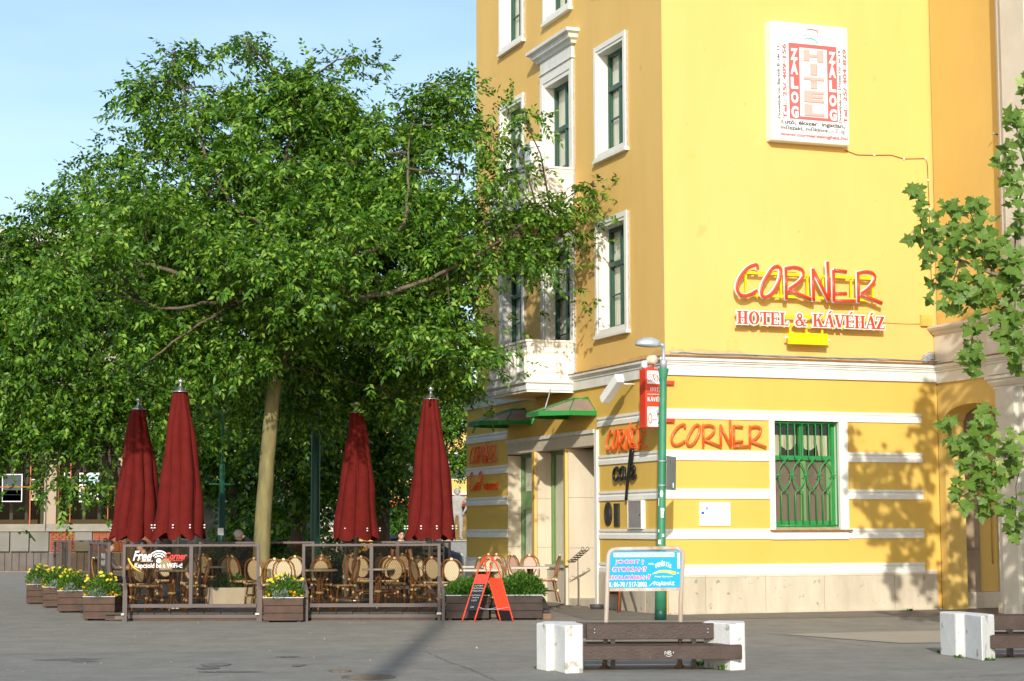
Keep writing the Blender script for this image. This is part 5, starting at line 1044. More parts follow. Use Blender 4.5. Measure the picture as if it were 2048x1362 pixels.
TB = [(345, 1139, 'round marble table behind the wifi lettering, front left', 0.62), (255, 1131, 'small table between the two seated women', 0.6), (640, 1139, 'round marble table at the left end of the plain screen', 0.66), (757, 1133, 'cafe table in the middle behind the plain front screen', 0.62), (826, 1131, 'cafe table beside the parasol nearest the hotel', 0.6), (437, 1128, 'cafe table at the back below the grey haired man', 0.6), (960, 1137, 'white square table behind the sandwich board', 0.78), (962, 1128, 'farther white square table behind the sandwich board', 0.75), (1060, 1130, 'white square table by the shop window with red cane chairs', 0.74)]
for i, (px, yt, lab, w_) in enumerate(TB):
    t = table(lab, px, yt, w_, i >= 6)

# ---- cane chairs
def chair(label, loc, rz, cane=CANE, grp='cream cane bistro chairs'):
    t = thing('cane_chair', label, 'chair', loc, rz, grp); SH = 0.46
    mb = MB(); mb.lathe([(0.001, SH-0.02), (0.19, SH-0.02), (0.205, SH-0.005), (0.20, SH+0.012), (0.001, SH+0.018)], 20); mb.build('seat', cane, t)
    mb = MB(); mb.tube([(0.205*cos(a), 0.205*sin(a), SH-0.02) for a in [2*pi*i/20 for i in range(20)]], 0.017, 6, 0, False, True); mb.build('seat_rim', RATT, t)
    def bk(x, z): return (x, 0.17+(z-SH)*0.22, z)      # the back leans away
    A = [2*pi*i/24 for i in range(24)]
    mb = MB(); c = (0.0, SH+0.265); vs = [bk(c[0], c[1])]+[bk(c[0]+0.135*cos(a), c[1]+0.185*sin(a)) for a in A]; m_ = len(vs); vs += [(x, y+0.012, z) for x, y, z in vs]
    mb.add(vs, [(0, 1+i, 1+(i+1) % 24) for i in range(24)]+[(m_, m_+1+(i+1) % 24, m_+1+i) for i in range(24)]+[(1+i, m_+1+i, m_+1+(i+1) % 24, 1+(i+1) % 24) for i in range(24)]); mb.build('backrest', cane, t)
    mb = MB(); mb.tube([bk(c[0]+0.143*cos(a), c[1]+0.193*sin(a)) for a in A], 0.013, 6, 0, False, True); mb.build('inner_hoop', RATT, t)
    arch_ = [(-0.17, SH-0.06), (-0.195, SH+0.1), (-0.205, SH+0.25), (-0.175, SH+0.39), (-0.10, SH+0.465), (0, SH+0.485), (0.10, SH+0.465), (0.175, SH+0.39), (0.205, SH+0.25), (0.195, SH+0.1), (0.17, SH-0.06)]
    mb = MB(); mb.tube([bk(*p) for p in arch_], 0.0165, 7); mb.build('back_frame', RATT, t)
    for sx in (-1, 1):
        mb = MB(); mb.tube([bk(sx*0.17, SH-0.06), (sx*0.185, 0.20, 0.2), (sx*0.20, 0.25, 0.0)], 0.0155, 7); mb.build('leg', RATT, t)
        mb = MB(); mb.tube([(sx*0.15, -0.14, SH-0.02), (sx*0.165, -0.17, 0.2), (sx*0.175, -0.185, 0.0)], 0.0155, 7); mb.build('leg', RATT, t)
    for z in (0.20, 0.26):
        mb = MB(); mb.tube([(-0.165, -0.165, z), (0.165, -0.165, z)] if z < 0.23 else [(-0.18, 0.185, z), (0.18, 0.185, z)], 0.011, 6); mb.build('stretcher', RATT, t)
    for sx in (-1, 1): mb = MB(); mb.tube([(sx*0.165, -0.16, 0.23), (sx*0.182, 0.19, 0.23)], 0.011, 6); mb.build('stretcher', RATT, t)
    mb = MB()
    for sx in (-1, 1): mb.tube([(sx*0.16, -0.165, 0.24), (sx*0.10, -0.165, 0.37), (0, -0.165, 0.42)], 0.009, 6)
    stuff(mb.build('brace', RATT, t))
    mb = MB()
    for p in [bk(0, SH+0.485)]+[(sx*0.165, -0.165, 0.20) for sx in (-1, 1)]+[(sx*0.182, 0.20, 0.24) for sx in (-1, 1)]+[(sx*0.152, -0.145, SH-0.02) for sx in (-1, 1)]+[bk(sx*0.18, SH) for sx in (-1, 1)]: mb.box((p[0]-0.022, p[1]-0.022, p[2]-0.022), (p[0]+0.022, p[1]+0.022, p[2]+0.022))
    stuff(mb.build('binding', WRAP, t, bevel=0.006))
    return t
CH = [(228,1107,1.3,'cream chair of the bun haired woman at far left'),(247,1116,1.7,'cane chair at the left post of wifi screen'),(287,1117,3.1,'cream chair back directly behind the printed wifi slogan'),(300,1119,2.4,'chair pushed under the front left table, seat toward viewer'),(332,1112,0.2,'cream chair behind the front left table, below parasol'),(368,1115,-0.5,'chair at right rear of the front left table'),(390,1119,-1.3,'dark backed chair right of the middle post of wifi screen'),(407,1108,0.4,'cream chair at the left of rear table'),(421,1107,2.7,'pale chair back overlapping its neighbour at the rear table'),(440,1111,-2.4,'shaded dark chair right of rear table'),(462,1109,0.1,'chair behind the white low planter'),(487,1113,1.1,'slim angled chair left of the slender trunk'),(519,1116,2.9,'cream chair back at the foot of slender trunk'),(545,1117,3.4,'cream chair back seen left above the flower box'),(572,1119,3.1,'large cream chair back just above the flower box'),(597,1112,3.0,'cream chair back at the left post of plain screen'),(631,1111,-0.4,'chair crowded behind the left table of plain screen'),(646,1117,3.1,'wide cream chair back at the left table of plain screen'),(688,1120,-1.25,'angled chair right of the left table, darker side view'),(703,1107,0.0,'rear cream chair under the half shaded parasol'),(722,1111,1.0,'chair left of the middle post of plain screen, overlapped'),(731,1113,2.9,'cream chair back at the middle post of plain screen'),(766,1108,0.3,'rear chair right of the parasol pole'),(776,1113,3.3,'stacked looking chair back at the middle table, left'),(792,1116,3.1,'bright cream chair back in the middle of the plain screen'),(790,1106,-0.2,'rearmost chair behind the middle table'),(808,1108,0.2,'rear chair beside the middle table, right'),(838,1114,0.1,'shaded chair left of the parasol nearest the hotel'),(851,1118,1.2,'chair against the parasol pole nearest the hotel'),(874,1115,2.8,'chair at the right end post of plain screen'),(905,1119,3.1,'bright cream chair back right of plain screen above herb box'),(931,1117,-1.3,'narrow side view chair left of the white table'),(983,1117,3.1,'cream chair framed by the red sandwich board arches'),(1014,1119,2.3,'angled chair behind the right herb box')]
cp = None
for px, yt, rz, lab in CH:
    Y = max(35.25, min(42.0, 2240/(yt-1054.5))); x = P(px, 1100, Y).x
    if cp is None: cp = chair(lab, (x, Y, DZ), rz)
    else: copy_thing(cp, (x, Y, DZ), rz, lab)
CR = [(984,1106,0.3,'red cane chair behind white table, left of the pair'),(1000,1106,0.3,'red cane chair behind white table, right of the pair'),(1044,1111,0.9,'red cane chair left of the shop window table'),(1064,1111,0.2,'red cane chair behind the shop window table'),(1093,1112,-1.45,'red cane chair in side view nearest the entrance')]
rp = None
for px, yt, rz, lab in CR:
    Y = max(37.6, min(41.0, 2240/(yt-1054.5))); x = P(px, 1100, Y).x
    if rp is None: rp = chair(lab, (x, Y, DZ), rz, CANER, 'red cane bistro chairs')
    else: copy_thing(rp, (x, Y, DZ), rz, lab)

# ---- low white planter under the trunk with its grassy plant
g = P(463, 1180, 38.4)
t = thing('white_planter', 'low white polygonal planter inside the terrace behind the wifi screen', 'planter', (g.x, 38.4, DZ)); 
mb = MB(); mb.sweep([(0.52*cos(a), 0.42*sin(a)) for a in [2*pi*i/10+0.3 for i in range(10)]], [(-0.05, 0), (0.0, 0), (0.03, 0.34), (-0.05, 0.34)], closed=True, side=1); mb.build('rim', mat('white_planter_paint', (0.72, 0.68, 0.60), 0.7, (0.62, 0.57, 0.49), 4), t)
mb = MB(); mb.prism([(0.49*cos(a), 0.39*sin(a)) for a in [2*pi*i/10+0.3 for i in range(10)]], 0.01, 0.30); mb.build('soil', MATS['soil'], t)
herb('grassy_plant', 'grassy green plant in low white planter behind wifi screen', 'plant', (g.x-0.05, 38.4, DZ+0.3), 0, 0.7, 0.6, 0.30, 900, 31, False)

# ---- sandwich board
c0, c1 = G(930, 1243), G(1018, 1243)
t = thing('sandwich_board', 'red arched sandwich board with chalked black panel in front of herb boxes', 'sign', (-0.45, 34.06, 0), 0.0)
def aframe(xb, yb_, sgn, face_m, label):
    """one leaf: inverted U of red tube leaning to the common apex"""
    pts = []
    w0 = 0.215
    A, B = xb
    apx = 0.02
    def P3(s, h):      # s -1..1 across the leaf, h 0..1 up to apex height
        b0 = Vector(A).lerp(Vector(B), (s+1)/2); top = Vector((apx, 0, 1.16)); return b0.lerp(Vector((apx+ (b0.x-(A[0]+B[0])/2)*1.0, b0.y*0.0+ (b0.y-(A[1]+B[1])/2)*1.0, 1.16)), h)
    for i in range(13): h = 0.78*i/12; pts.append(P3(-1, h))
    for i in range(1, 12): a = pi*i/12; pts.append(P3(-cos(a), 0.78+0.22*sin(a)))
    for i in range(13): h = 0.78*(1-i/12); pts.append(P3(1, h))
    mb = MB(); mb.tube(pts, 0.0135, 8); f = mb.build('tube_leaf', RED, t)
    def panel(h0, h1, m, nm, off):
        q = [P3(-0.93, h0), P3(0.93, h0), P3(0.93, h1), P3(-0.93, h1)]; nn = (q[1]-q[0]).cross(q[3]-q[0]).normalized()*off; mb = MB(); mb.add([v+nn for v in q]+[v+nn*0.2 for v in q], [(0, 1, 2, 3), (7, 6, 5, 4), (0, 4, 5, 1), (1, 5, 6, 2), (2, 6, 7, 3), (3, 7, 4, 0)]); return mb.build(nm, m, f)
    panel(0.17, 0.665, BLK if face_m == 0 else RED, 'panel', 0.004)
    return P3, f, panel
PA, fA, panA = aframe(((-0.455, 0.0, 0), (-0.235, -0.10, 0)), 0, 1, 0, 'a')
panA(0.575, 0.72, RED, 'red_header', 0.007); 
PB, fB, panB = aframe(((0.235, 0.05, 0), (0.46, -0.05, 0)), 0, 1, 1, 'b')
panB(0.03, 0.168, BLK, 'lower_panel', 0.004)
q = random.Random(3)
CHALK = mat('chalk', (0.55, 0.54, 0.50), 0.9)
for row, (h, k, wd) in enumerate(((0.545, 7, 0.75), (0.505, 8, 0.9), (0.465, 8, 0.9), (0.40, 7, 0.8), (0.365, 5, 0.6), (0.32, 4, 0.5), (0.22, 3, 0.3))):
    for j in range(k):          # quick chalk scrawl, unreadable at this size
        s0_ = -wd+2*wd*j/k; mb = MB(); nn = Vector((-0.25, -0.95, 0.2))*0.012
        pts = [PA(s0_+0.16*u, h+0.014*math.sin(u*9+j*2.1)+0.006*q.uniform(-1, 1))+nn for u in (0, 0.25, 0.5, 0.75, 1.0)]; mb.tube(pts, 0.0028, 4); mb.build('chalk_mark', CHALK, fA)
for h in (0.22,):
    a_, b_ = PA(1, h), PB(-0.9, h); m_ = (a_+b_)/2-Vector((0, 0, 0.035)); mb = MB(); mb.tube([a_, (a_+m_)/2-Vector((0, 0, 0.012)), m_, (b_+m_)/2-Vector((0, 0, 0.012)), b_], 0.005, 5); mb.build('chain', GALV, t)
    a_, b_ = PA(-0.9, h), PB(1, h); m_ = (a_+b_)/2-Vector((0, 0, 0.04)); mb = MB(); mb.tube([a_, (a_+m_)/2-Vector((0, 0, 0.015)), m_, (b_+m_)/2-Vector((0, 0, 0.015)), b_], 0.005, 5); mb.build('chain', GALV, t)

# ---- music stand and easel by the entrance
g = W(-0.20, 3.95, 0.0)
t = thing('music_stand', 'rusty wrought iron menu stand on thin pole at the entrance', 'stand', g, -0.5)
mb = MB(); mb.lathe([(0.20, 0), (0.20, 0.015), (0.05, 0.03), (0.014, 0.06), (0.012, 0.55), (0.02, 0.57), (0.012, 0.59), (0.011, 1.02), (0.001, 1.03)], 12); mb.build('pole', IRON, t)
Mx = Matrix.Translation((0.02, 0, 1.07)) @ Matrix.Rotation(radians(-38), 4, 'Y'); top_ = MB()
for k in range(6): top_ = MB(); top_.box((-0.22+k*0.075, -0.16, -0.006), (-0.19+k*0.075, 0.16, 0.006), M=Mx); top_.build('rack_bar', IRON, t)
for y in (-0.16, 0.0, 0.16): top_ = MB(); top_.box((-0.22, y-0.012, 0.0065), (0.215, y+0.012, 0.014), M=Mx); top_.build('rack_bar', IRON, t)
for sx, y in ((-0.23, -0.1), (-0.23, 0.1), (0.22, -0.12), (0.22, 0.12)): top_ = MB(); top_.tube([Mx @ Vector((sx+0.03*cos(a), y, 0.03+0.03*sin(a))) for a in [i*0.7-1.5 for i in range(7)]], 0.007, 5); top_.build('scroll', IRON, t)
g = W(-0.46, 1.55, 0)
t = thing('chalk_easel', 'brown wooden easel with blackboard leaning behind the blue sign', 'easel', g, ROT_L)
for a, b in (((-0.32, 0, 0), (-0.21, 0.12, 1.22)), ((0.32, 0, 0), (0.21, 0.12, 1.22))): mb = MB(); mb.tube([a, b], 0.032, 4); mb.build('leg', mat('easel_wood', (0.28, 0.085, 0.035), 0.5, (0.20, 0.06, 0.025), 8), t)
for a, b in (((-0.25, 0.42, 0), (-0.2, 0.13, 1.2)), ((0.25, 0.42, 0), (0.2, 0.13, 1.2))): mb = MB(); mb.tube([a, b], 0.018, 4); mb.build('rear_leg', STEEL, t)
for z, hh in ((0.30, 0.04), (1.19, 0.05)): mb = MB(); mb.box((-0.29 if z < 1 else -0.24, z*0.1-0.02, z), (0.29 if z < 1 else 0.24, z*0.1+0.02, z+hh)); mb.build('cross_bar', MATS['easel_wood'], t)
mb = MB(); mb.add([(-0.27, 0.035, 0.345), (0.27, 0.035, 0.345), (0.205, 0.12, 1.185), (-0.205, 0.12, 1.185), (-0.27, 0.055, 0.345), (0.27, 0.055, 0.345), (0.205, 0.14, 1.185), (-0.205, 0.14, 1.185)], [(0, 1, 2, 3), (7, 6, 5, 4), (0, 4, 5, 1), (1, 5, 6, 2), (2, 6, 7, 3), (3, 7, 4, 0)]); mb.build('blackboard', BLK, t)
g = W(-0.22, 2.9, 0); t = thing('water_bowl', 'small dark bowl on the ground beside the easel', 'bowl', g); mb = MB(); mb.lathe([(0.12, 0), (0.15, 0.09), (0.14, 0.095), (0.11, 0.02), (0.001, 0.02)], 16); mb.build('bowl', PRINT, t)

# ================================================================== PEOPLE
def skin_mesh(joints, bones, rad, root, sub=2):
    names = list(joints); idx = {n: i for i, n in enumerate(names)}; me = bpy.data.meshes.new('body_tmp'); me.from_pydata([joints[n] for n in names], [(idx[a], idx[b]) for a, b in bones], [])
    o = bpy.data.objects.new('body_tmp', me); COL.objects.link(o); md = o.modifiers.new('s', 'SKIN'); md.use_smooth_shade = True
    for n in names:
        v = me.skin_vertices[0].data[idx[n]]; r = rad[n]; v.radius = r if isinstance(r, tuple) else (r, r); v.use_root = (n == root)
    m2 = o.modifiers.new('u', 'SUBSURF'); m2.levels = sub; m2.render_levels = sub
    bpy.context.view_layer.update(); r = bpy.data.meshes.new_from_object(o.evaluated_get(bpy.context.evaluated_depsgraph_get())); bpy.data.objects.remove(o); bpy.data.meshes.remove(me); return r
def head_verts(c, ang, s=1.0, tilt=0.0):
    """head with brow, nose, chin; faces -Y before turning"""
    n, m = 20, 16; V = []; F = []
    for i in range(m+1):
        th = pi*i/m
        for j in range(n):
            ph = 2*pi*j/n; x = sin(th)*cos(ph); y = sin(th)*sin(ph); z = cos(th); X, Y, Z = x*0.072, y*0.092, z*0.115
            if z < 0: X *= 1-0.28*(-z); Y = Y*(1-0.12*(-z)) - (0.012*(-z) if y < 0 else 0)
            if y < 0:
                f = max(0, 1-abs(x)/0.22)
                if -0.42 < z < 0.1: Y -= 0.026*f*max(0, 1-abs(z+0.2)/0.26)
                if abs(z-0.08) < 0.14 and 0.2 < abs(x) < 0.62: Y += 0.007
                if -0.66 < z < -0.5 and abs(x) < 0.4: Y -= 0.006
            if abs(x) > 0.93 and abs(z) < 0.3: X *= 1.14
            V.append((X, Y, Z))
        if i < m: F += [(i*n+j, i*n+(j+1) % n, (i+1)*n+(j+1) % n, (i+1)*n+j) for j in range(n)]
    M = Matrix.Translation(c) @ Matrix.Rotation(ang, 4, 'Z') @ Matrix.Rotation(tilt, 4, 'X') @ Matrix.Scale(s, 4); return [M @ Vector(v) for v in V], F, M
def person(label, loc, rz, joints, mats, regions, head_ang=0, head_tilt=0, hair=None, name='person', cat='person', extra=None):
    t = thing(name, label, cat, loc, rz); J = {k: Vector(v) for k, v in joints.items()}
    bones = [('pelvis', 'waist'), ('waist', 'chest'), ('chest', 'neck'), ('neck', 'skull')]
    for s in 'LR': bones += [('chest', 'sh'+s), ('sh'+s, 'el'+s), ('el'+s, 'wr'+s), ('wr'+s, 'palm'+s), ('palm'+s, 'tip'+s), ('pelvis', 'hip'+s), ('hip'+s, 'kn'+s), ('kn'+s, 'an'+s), ('an'+s, 'toe'+s)]
    for s in 'LR':
        d = (J['wr'+s]-J['el'+s]).normalized(); J['palm'+s] = J['wr'+s]+d*0.07; J['tip'+s] = J['wr'+s]+d*0.15
    J['skull'] = J['neck']+(J['head']-J['neck'])*0.7; h = J.pop('head')
    rad = dict(pelvis=(0.13, 0.10), waist=(0.115, 0.09), chest=(0.15, 0.105), neck=0.052, skull=0.05)
    for s in 'LR': rad.update({'sh'+s: 0.062, 'el'+s: 0.042, 'wr'+s: 0.028, 'palm'+s: (0.036, 0.018), 'tip'+s: (0.022, 0.011), 'hip'+s: 0.088, 'kn'+s: 0.056, 'an'+s: 0.036, 'toe'+s: 0.034})
    me = skin_mesh({k: tuple(v) for k, v in J.items()}, bones, rad, 'pelvis')
    b = bmesh.new(); b.from_mesh(me); HV, HF, HM = head_verts(h, head_ang, 1.0, head_tilt); nv = [b.verts.new(v) for v in HV]
    for f in HF:
        try: fc = b.faces.new([nv[i] for i in f]); fc.smooth = True
        except ValueError: pass
    # five fingers to each hand
    for s in 'LR':
        d = (J['tip'+s]-J['wr'+s]).normalized(); sd = d.cross(Vector((0, 1, 0.2))).normalized()
        for k, (o_, l) in enumerate(((-0.026, 0.062), (-0.009, 0.075), (0.009, 0.07), (0.025, 0.055), (-0.045, 0.045))):
            p = J['palm'+s]+sd*o_+(d*0.03 if k < 4 else -d*0.02); q_ = p+d*l+(sd*-0.025 if k == 4 else Vector((0, 0, 0)))+d.cross(sd)*0.012; mbf = MB(); mbf.tube([p, p.lerp(q_, 0.55)+d.cross(sd)*-0.004, q_], [0.009, 0.008, 0.006], 6); nn = [b.verts.new(v) for v in mbf.v]
            for f in mbf.f: b.faces.new([nn[i] for i in f]).smooth = True
    bmesh.ops.recalc_face_normals(b, faces=b.faces)
    me2 = bpy.data.meshes.new('body'); b.to_mesh(me2); b.free()
    for m in mats: me2.materials.append(m)
    segs = [(a, c, J[a], J[c]) for a, c in bones]; hz = h
    for p in me2.polygons:
        c = p.center
        if (c-hz).length < 0.135: p.material_index = 0; continue
        best, bd = None, 9
        for a, c2, A, B in segs:
            ab = B-A; u = max(0, min(1, (c-A).dot(ab)/max(1e-9, ab.length_squared))); dd = (c-(A+ab*u)).length
            if dd < bd: bd = dd; best = (a, c2, u)
        p.material_index = regions(best[0], best[1], best[2])
    obj('body', me2, t)
    for sx in (-1, 1):      # eyes
        mb = MB(); mb.lathe([(0.001, -0.006), (0.009, -0.003), (0.009, 0.003), (0.001, 0.006)], 8); o = mb.build('eye', HAIRD, t); o.matrix_local = HM @ Matrix.Translation((sx*0.03, -0.082, 0.012)) @ Matrix.Rotation(pi/2, 4, 'X')
    if hair:
        hm, length, bun = hair; n, m_ = 20, 12; V = []; F = []
        for i in range(m_+1):
            th = pi*0.60*i/m_
            for j in range(n):
                ph = 2*pi*j/n; fr_ = max(0, -sin(ph)); k = th*(1-0.42*fr_) if length < 2 else th*(1-0.42*fr_); x, y, z = sin(k)*cos(ph), sin(k)*sin(ph), cos(k); w_ = 0.010*math.sin(ph*9+i)+0.006*math.sin(ph*17-i*2)
                V.append((x*(0.086+w_*0.5), y*(0.104+w_*0.5)+0.006, z*(0.128+w_*0.4)+0.004))
            if i < m_: F += [(i*n+j, i*n+(j+1) % n, (i+1)*n+(j+1) % n, (i+1)*n+j) for j in range(n)]
        mb = MB(); mb.add([HM @ Vector(v) for v in V], F, 0, True)
        if bun == 'bun': mb.lathe([(0.002, -0.045)]+[(0.048*sin(a), -0.045*cos(a)) for a in [pi*i/8 for i in range(1, 8)]]+[(0.002, 0.045)], 12, 0, tuple(HM @ Vector((0, 0.085, 0.115))))
        if bun == 'nape': mb.lathe([(0.002, -0.055)]+[(0.06*sin(a), -0.055*cos(a)) for a in [pi*i/8 for i in range(1, 8)]]+[(0.002, 0.055)], 12, 0, tuple(HM @ Vector((0, 0.10, -0.03))))
        mb.build('hair', hm, t)
    if extra: extra(t, HM)
    return t
STAND = dict(pelvis=(0, 0, 0.86), waist=(0, 0.01, 1.03), chest=(0, 0.0, 1.24), neck=(0, 0.0, 1.38), head=(0, -0.015, 1.50),
    shL=(-0.17, 0, 1.31), elL=(-0.22, 0.0, 1.06), wrL=(-0.16, -0.16, 0.95), shR=(0.17, 0, 1.31), elR=(0.23, 0, 1.06), wrR=(0.2, -0.14, 0.92),
    hipL=(-0.09, 0, 0.82), knL=(-0.10, -0.02, 0.46), anL=(-0.10, 0.02, 0.08), toeL=(-0.11, -0.13, 0.035), hipR=(0.09, 0, 0.82), knR=(0.10, -0.02, 0.46), anR=(0.10, 0.02, 0.08), toeR=(0.11, -0.13, 0.035))
SIT = dict(pelvis=(0, 0.05, 0.54), waist=(0, 0.06, 0.70), chest=(0, 0.03, 0.90), neck=(0, 0.0, 1.05), head=(0, -0.03, 1.17),
    shL=(-0.17, 0.02, 0.98), elL=(-0.21, -0.10, 0.75), wrL=(-0.10, -0.32, 0.77), shR=(0.17, 0.02, 0.98), elR=(0.21, -0.10, 0.75), wrR=(0.08, -0.32, 0.77),
    hipL=(-0.09, 0.02, 0.54), knL=(-0.10, -0.40, 0.53), anL=(-0.10, -0.38, 0.08), toeL=(-0.10, -0.52, 0.035), hipR=(0.09, 0.02, 0.54), knR=(0.10, -0.40, 0.53), anR=(0.10, -0.38, 0.08), toeR=(0.10, -0.52, 0.035))
BEND = dict(STAND, waist=(-0.10, 0.0, 1.05), chest=(-0.28, 0, 1.24), neck=(-0.42, 0, 1.36), head=(-0.54, 0, 1.40), shL=(-0.32, -0.17, 1.26), elL=(-0.42, -0.2, 1.0), wrL=(-0.55, -0.1, 0.85), shR=(-0.32, 0.17, 1.26), elR=(-0.42, 0.2, 1.0), wrR=(-0.55, 0.1, 0.85))
def reg_waitress(a, b, u):
    if a in ('neck',) or b in ('skull',): return 0
    if a.startswith('el') or a.startswith('wr') or a.startswith('palm') or (a.startswith('sh') and u > 0.45): return 0
    return 1
def reg_long(a, b, u):
    if b in ('skull',) or a == 'neck' or a.startswith('wr') or a.startswith('palm'): return 0
    if a.startswith(('hip', 'kn')): return 2
    return 1
def reg_strap(a, b, u):
    if b in ('skull', 'neck') and u > 0.4 or a == 'neck' or a.startswith(('sh', 'el', 'wr', 'palm')): return 0
    return 1
DENIM = mat('dark_trousers', (0.02, 0.022, 0.03), 0.85)
pw = P(802, 1058, 42.6)
def glasses(t, HM):
    for sx in (-1, 1): mb = MB(); mb.tube([HM @ Vector((sx*0.03+0.02*cos(a), -0.094, 0.012+0.015*sin(a))) for a in [2*pi*i/12 for i in range(12)]], 0.0028, 5, 0, False, True); mb.build('spectacles', PRINT, t)
person('woman in black v-neck top and glasses standing beyond the rear screen', (pw.x, 42.6, 0), 0.25, STAND, [SKIN, BLACKC], reg_waitress, 0.15, -0.1, (HAIRD, 1, 'nape'), extra=glasses)
pm_ = P(522, 1058, 41.0)
def collar(t, HM): mb = MB(); mb.tube([(-0.40+0.03*cos(a)*0.6, 0.062*sin(a), 1.335+0.05*cos(a)) for a in [2*pi*i/14 for i in range(14)]], 0.014, 6, 0, False, True); mb.build('collar', SGW, t)
BEND2 = {k: (v[0]*1.0+0.06, v[1], v[2]*1.08) for k, v in BEND.items()}
person('grey haired man in dark jumper bending forward behind the rear screen', (pm_.x, 41.0, 0), 0, BEND2, [SKIN, NAVY, DENIM], reg_long, -pi/2, 0.55, (HAIRG, 1, None), extra=lambda t, HM: None)
pw1 = P(216, 1075, 36.9)
person('seated woman with hair in a bun, far left of the terrace, facing right', (pw1.x, 36.9, DZ), pi/2-0.1, SIT, [SKIN, mat('grey_top', (0.25, 0.22, 0.2), 0.9), DENIM], reg_long, 0, 0.05, (HAIRB, 1, 'bun'))
pw2 = P(288, 1075, 36.6)
person('seated dark haired woman in black strap top behind the wifi screen, facing left', (pw2.x, 36.6, DZ), -pi/2+0.25, SIT, [SKIN, BLACKC, DENIM], reg_strap, 0.1, 0.05, (HAIRD, 1, 'nape'))
# the two women need something to sit on
copy_thing(cp, (pw1.x, 36.9, DZ), pi/2-0.1, 'cane chair under the woman with the bun'); copy_thing(cp, (pw2.x, 36.6, DZ), -pi/2+0.25, 'cane chair under the dark haired woman')

# ================================================================== STATUE
st = P(914, 1076, 75.0)
ST2 = dict(STAND, elL=(-0.26, 0.03, 1.07), wrL=(-0.24, -0.03, 0.83), elR=(0.27, 0.03, 1.07), wrR=(0.17, -0.12, 0.90), anL=(-0.14, 0.02, 0.08), toeL=(-0.16, -0.13, 0.035), knL=(-0.12, -0.02, 0.46))
person('weathered pale stone statue of a man on grey plinth beside the hotel', (st.x, 75.0, 1.21), 0.2, ST2, [STAT], lambda a, b, u: 0, 0.1, 0, (STAT, 1, None), name='statue', cat='statue').scale = (1.6, 1.4, 1.25)
t = thing('statue_plinth', 'square grey stone plinth under the statue', 'plinth', (st.x, 75.0, 0)); t.scale = (1.25, 1.25, 0.907); mb = MB(); mb.box((-0.5, -0.42, 0), (0.5, 0.42, 0.25)); mb.build('base_step', STAT, t, bevel=0.02); mb = MB(); mb.box((-0.42, -0.36, 0.25), (0.42, 0.36, 1.26)); mb.build('shaft', mat('grey_granite', (0.25, 0.25, 0.25), 0.7, (0.19, 0.19, 0.19), 12), t, bevel=0.015); mb = MB(); mb.box((-0.47, -0.41, 1.261), (0.47, 0.41, 1.333)); mb.build('cap_stone', STAT, t, bevel=0.015)

# ================================================================== TREES
def leaf_cloud(clusters, per_m2, m, seed, ll=0.105, lw=0.024, leaflets=9, rach=0.34, droop=0.5, spread=0.33):
    """clusters: (centre, (rx, ry, rz)). Twig tips stand on the shells of the clusters, each with a spray of pinnate leaves."""
    q = np.random.RandomState(seed); C = []; O = []
    for c, r in clusters:
        c = np.array(c); r = np.array(r); area = 4*pi*((r[0]*r[1])**1.6/3+(r[0]*r[2])**1.6/3+(r[1]*r[2])**1.6/3)**(1/1.6)
        ns = max(1, int(area*per_m2+0.7)); d = q.randn(ns, 3); d /= np.linalg.norm(d, axis=1)[:, None]; subs = c+d*r*(0.42+0.60*q.rand(ns)**0.5)[:, None]; subs = np.concatenate([c[None, :], subs]); d = np.concatenate([np.array([[0, -0.3, 0.95]]), d])
        kk = np.random.RandomState(seed+7); fld = sum(np.sin(subs @ (kk.randn(3)*3.6)+kk.rand()*6.3) for _ in range(7)); keep = fld > -0.8; keep[0] = True; subs = subs[keep]; d = d[keep]; ns = len(subs)
        k = 30 if max(r) > 0.35 else 20; sz_ = (0.6+0.8*q.rand(ns))[:, None, None]; loc_ = q.randn(ns, k, 3)*np.array([spread, spread, spread*0.38])*sz_
        loc_[:, :, 2] -= 0.55*(loc_[:, :, 0]**2+loc_[:, :, 1]**2)                    # each shelf of foliage sags at its rim
        pos = (subs[:, None, :]+loc_).reshape(-1, 3); o_ = loc_*np.array([1, 1, 0.6])/ (np.linalg.norm(loc_, axis=2)[:, :, None]+0.05)+d[:, None, :]*0.6
        C.append(pos); O.append(o_.reshape(-1, 3))
    C = np.concatenate(C); O = np.concatenate(O); n = len(C)
    D = O*0.55+q.randn(n, 3)*0.6+np.array([0, 0, -droop*0.5]); D /= np.linalg.norm(D, axis=1)[:, None]
    up = np.array([0, 0, 1.0])+q.randn(n, 3)*0.45+O*0.35; S1 = np.cross(D, up); S1 /= np.linalg.norm(S1, axis=1)[:, None]+1e-9; N = np.cross(S1, D)
    R = rach*(0.6+0.7*q.rand(n))[:, None]; quads = []
    half = leaflets//2
    for i in range(leaflets):
        side = 0 if i == leaflets-1 else (1 if i % 2 else -1); t = (i//2+0.6)/(half+0.6) if side else 1.0
        base = C+D*R*t+np.array([0, 0, -1.0])*(R*t)**2*droop*0.8
        ld = D*(0.55 if side else 1.0)+S1*side*0.95+q.randn(n, 3)*0.22+np.array([0, 0, -droop*0.55]); ld /= np.linalg.norm(ld, axis=1)[:, None]
        nn = N+q.randn(n, 3)*0.45; sd = np.cross(ld, nn); sd /= np.linalg.norm(sd, axis=1)[:, None]+1e-9; l = ll*(0.7+0.6*q.rand(n))[:, None]; w = lw*(0.8+0.5*q.rand(n))[:, None]
        bend = np.array([0, 0, -1.0])*l*0.12
        quads.append(np.stack([base, base+ld*l*0.42+sd*w, base+ld*l+bend, base+ld*l*0.42-sd*w], 1))
    V = np.concatenate(quads).reshape(-1, 3); F = np.arange(len(V)).reshape(-1, 4); return fastmesh('crown', V, F, m)
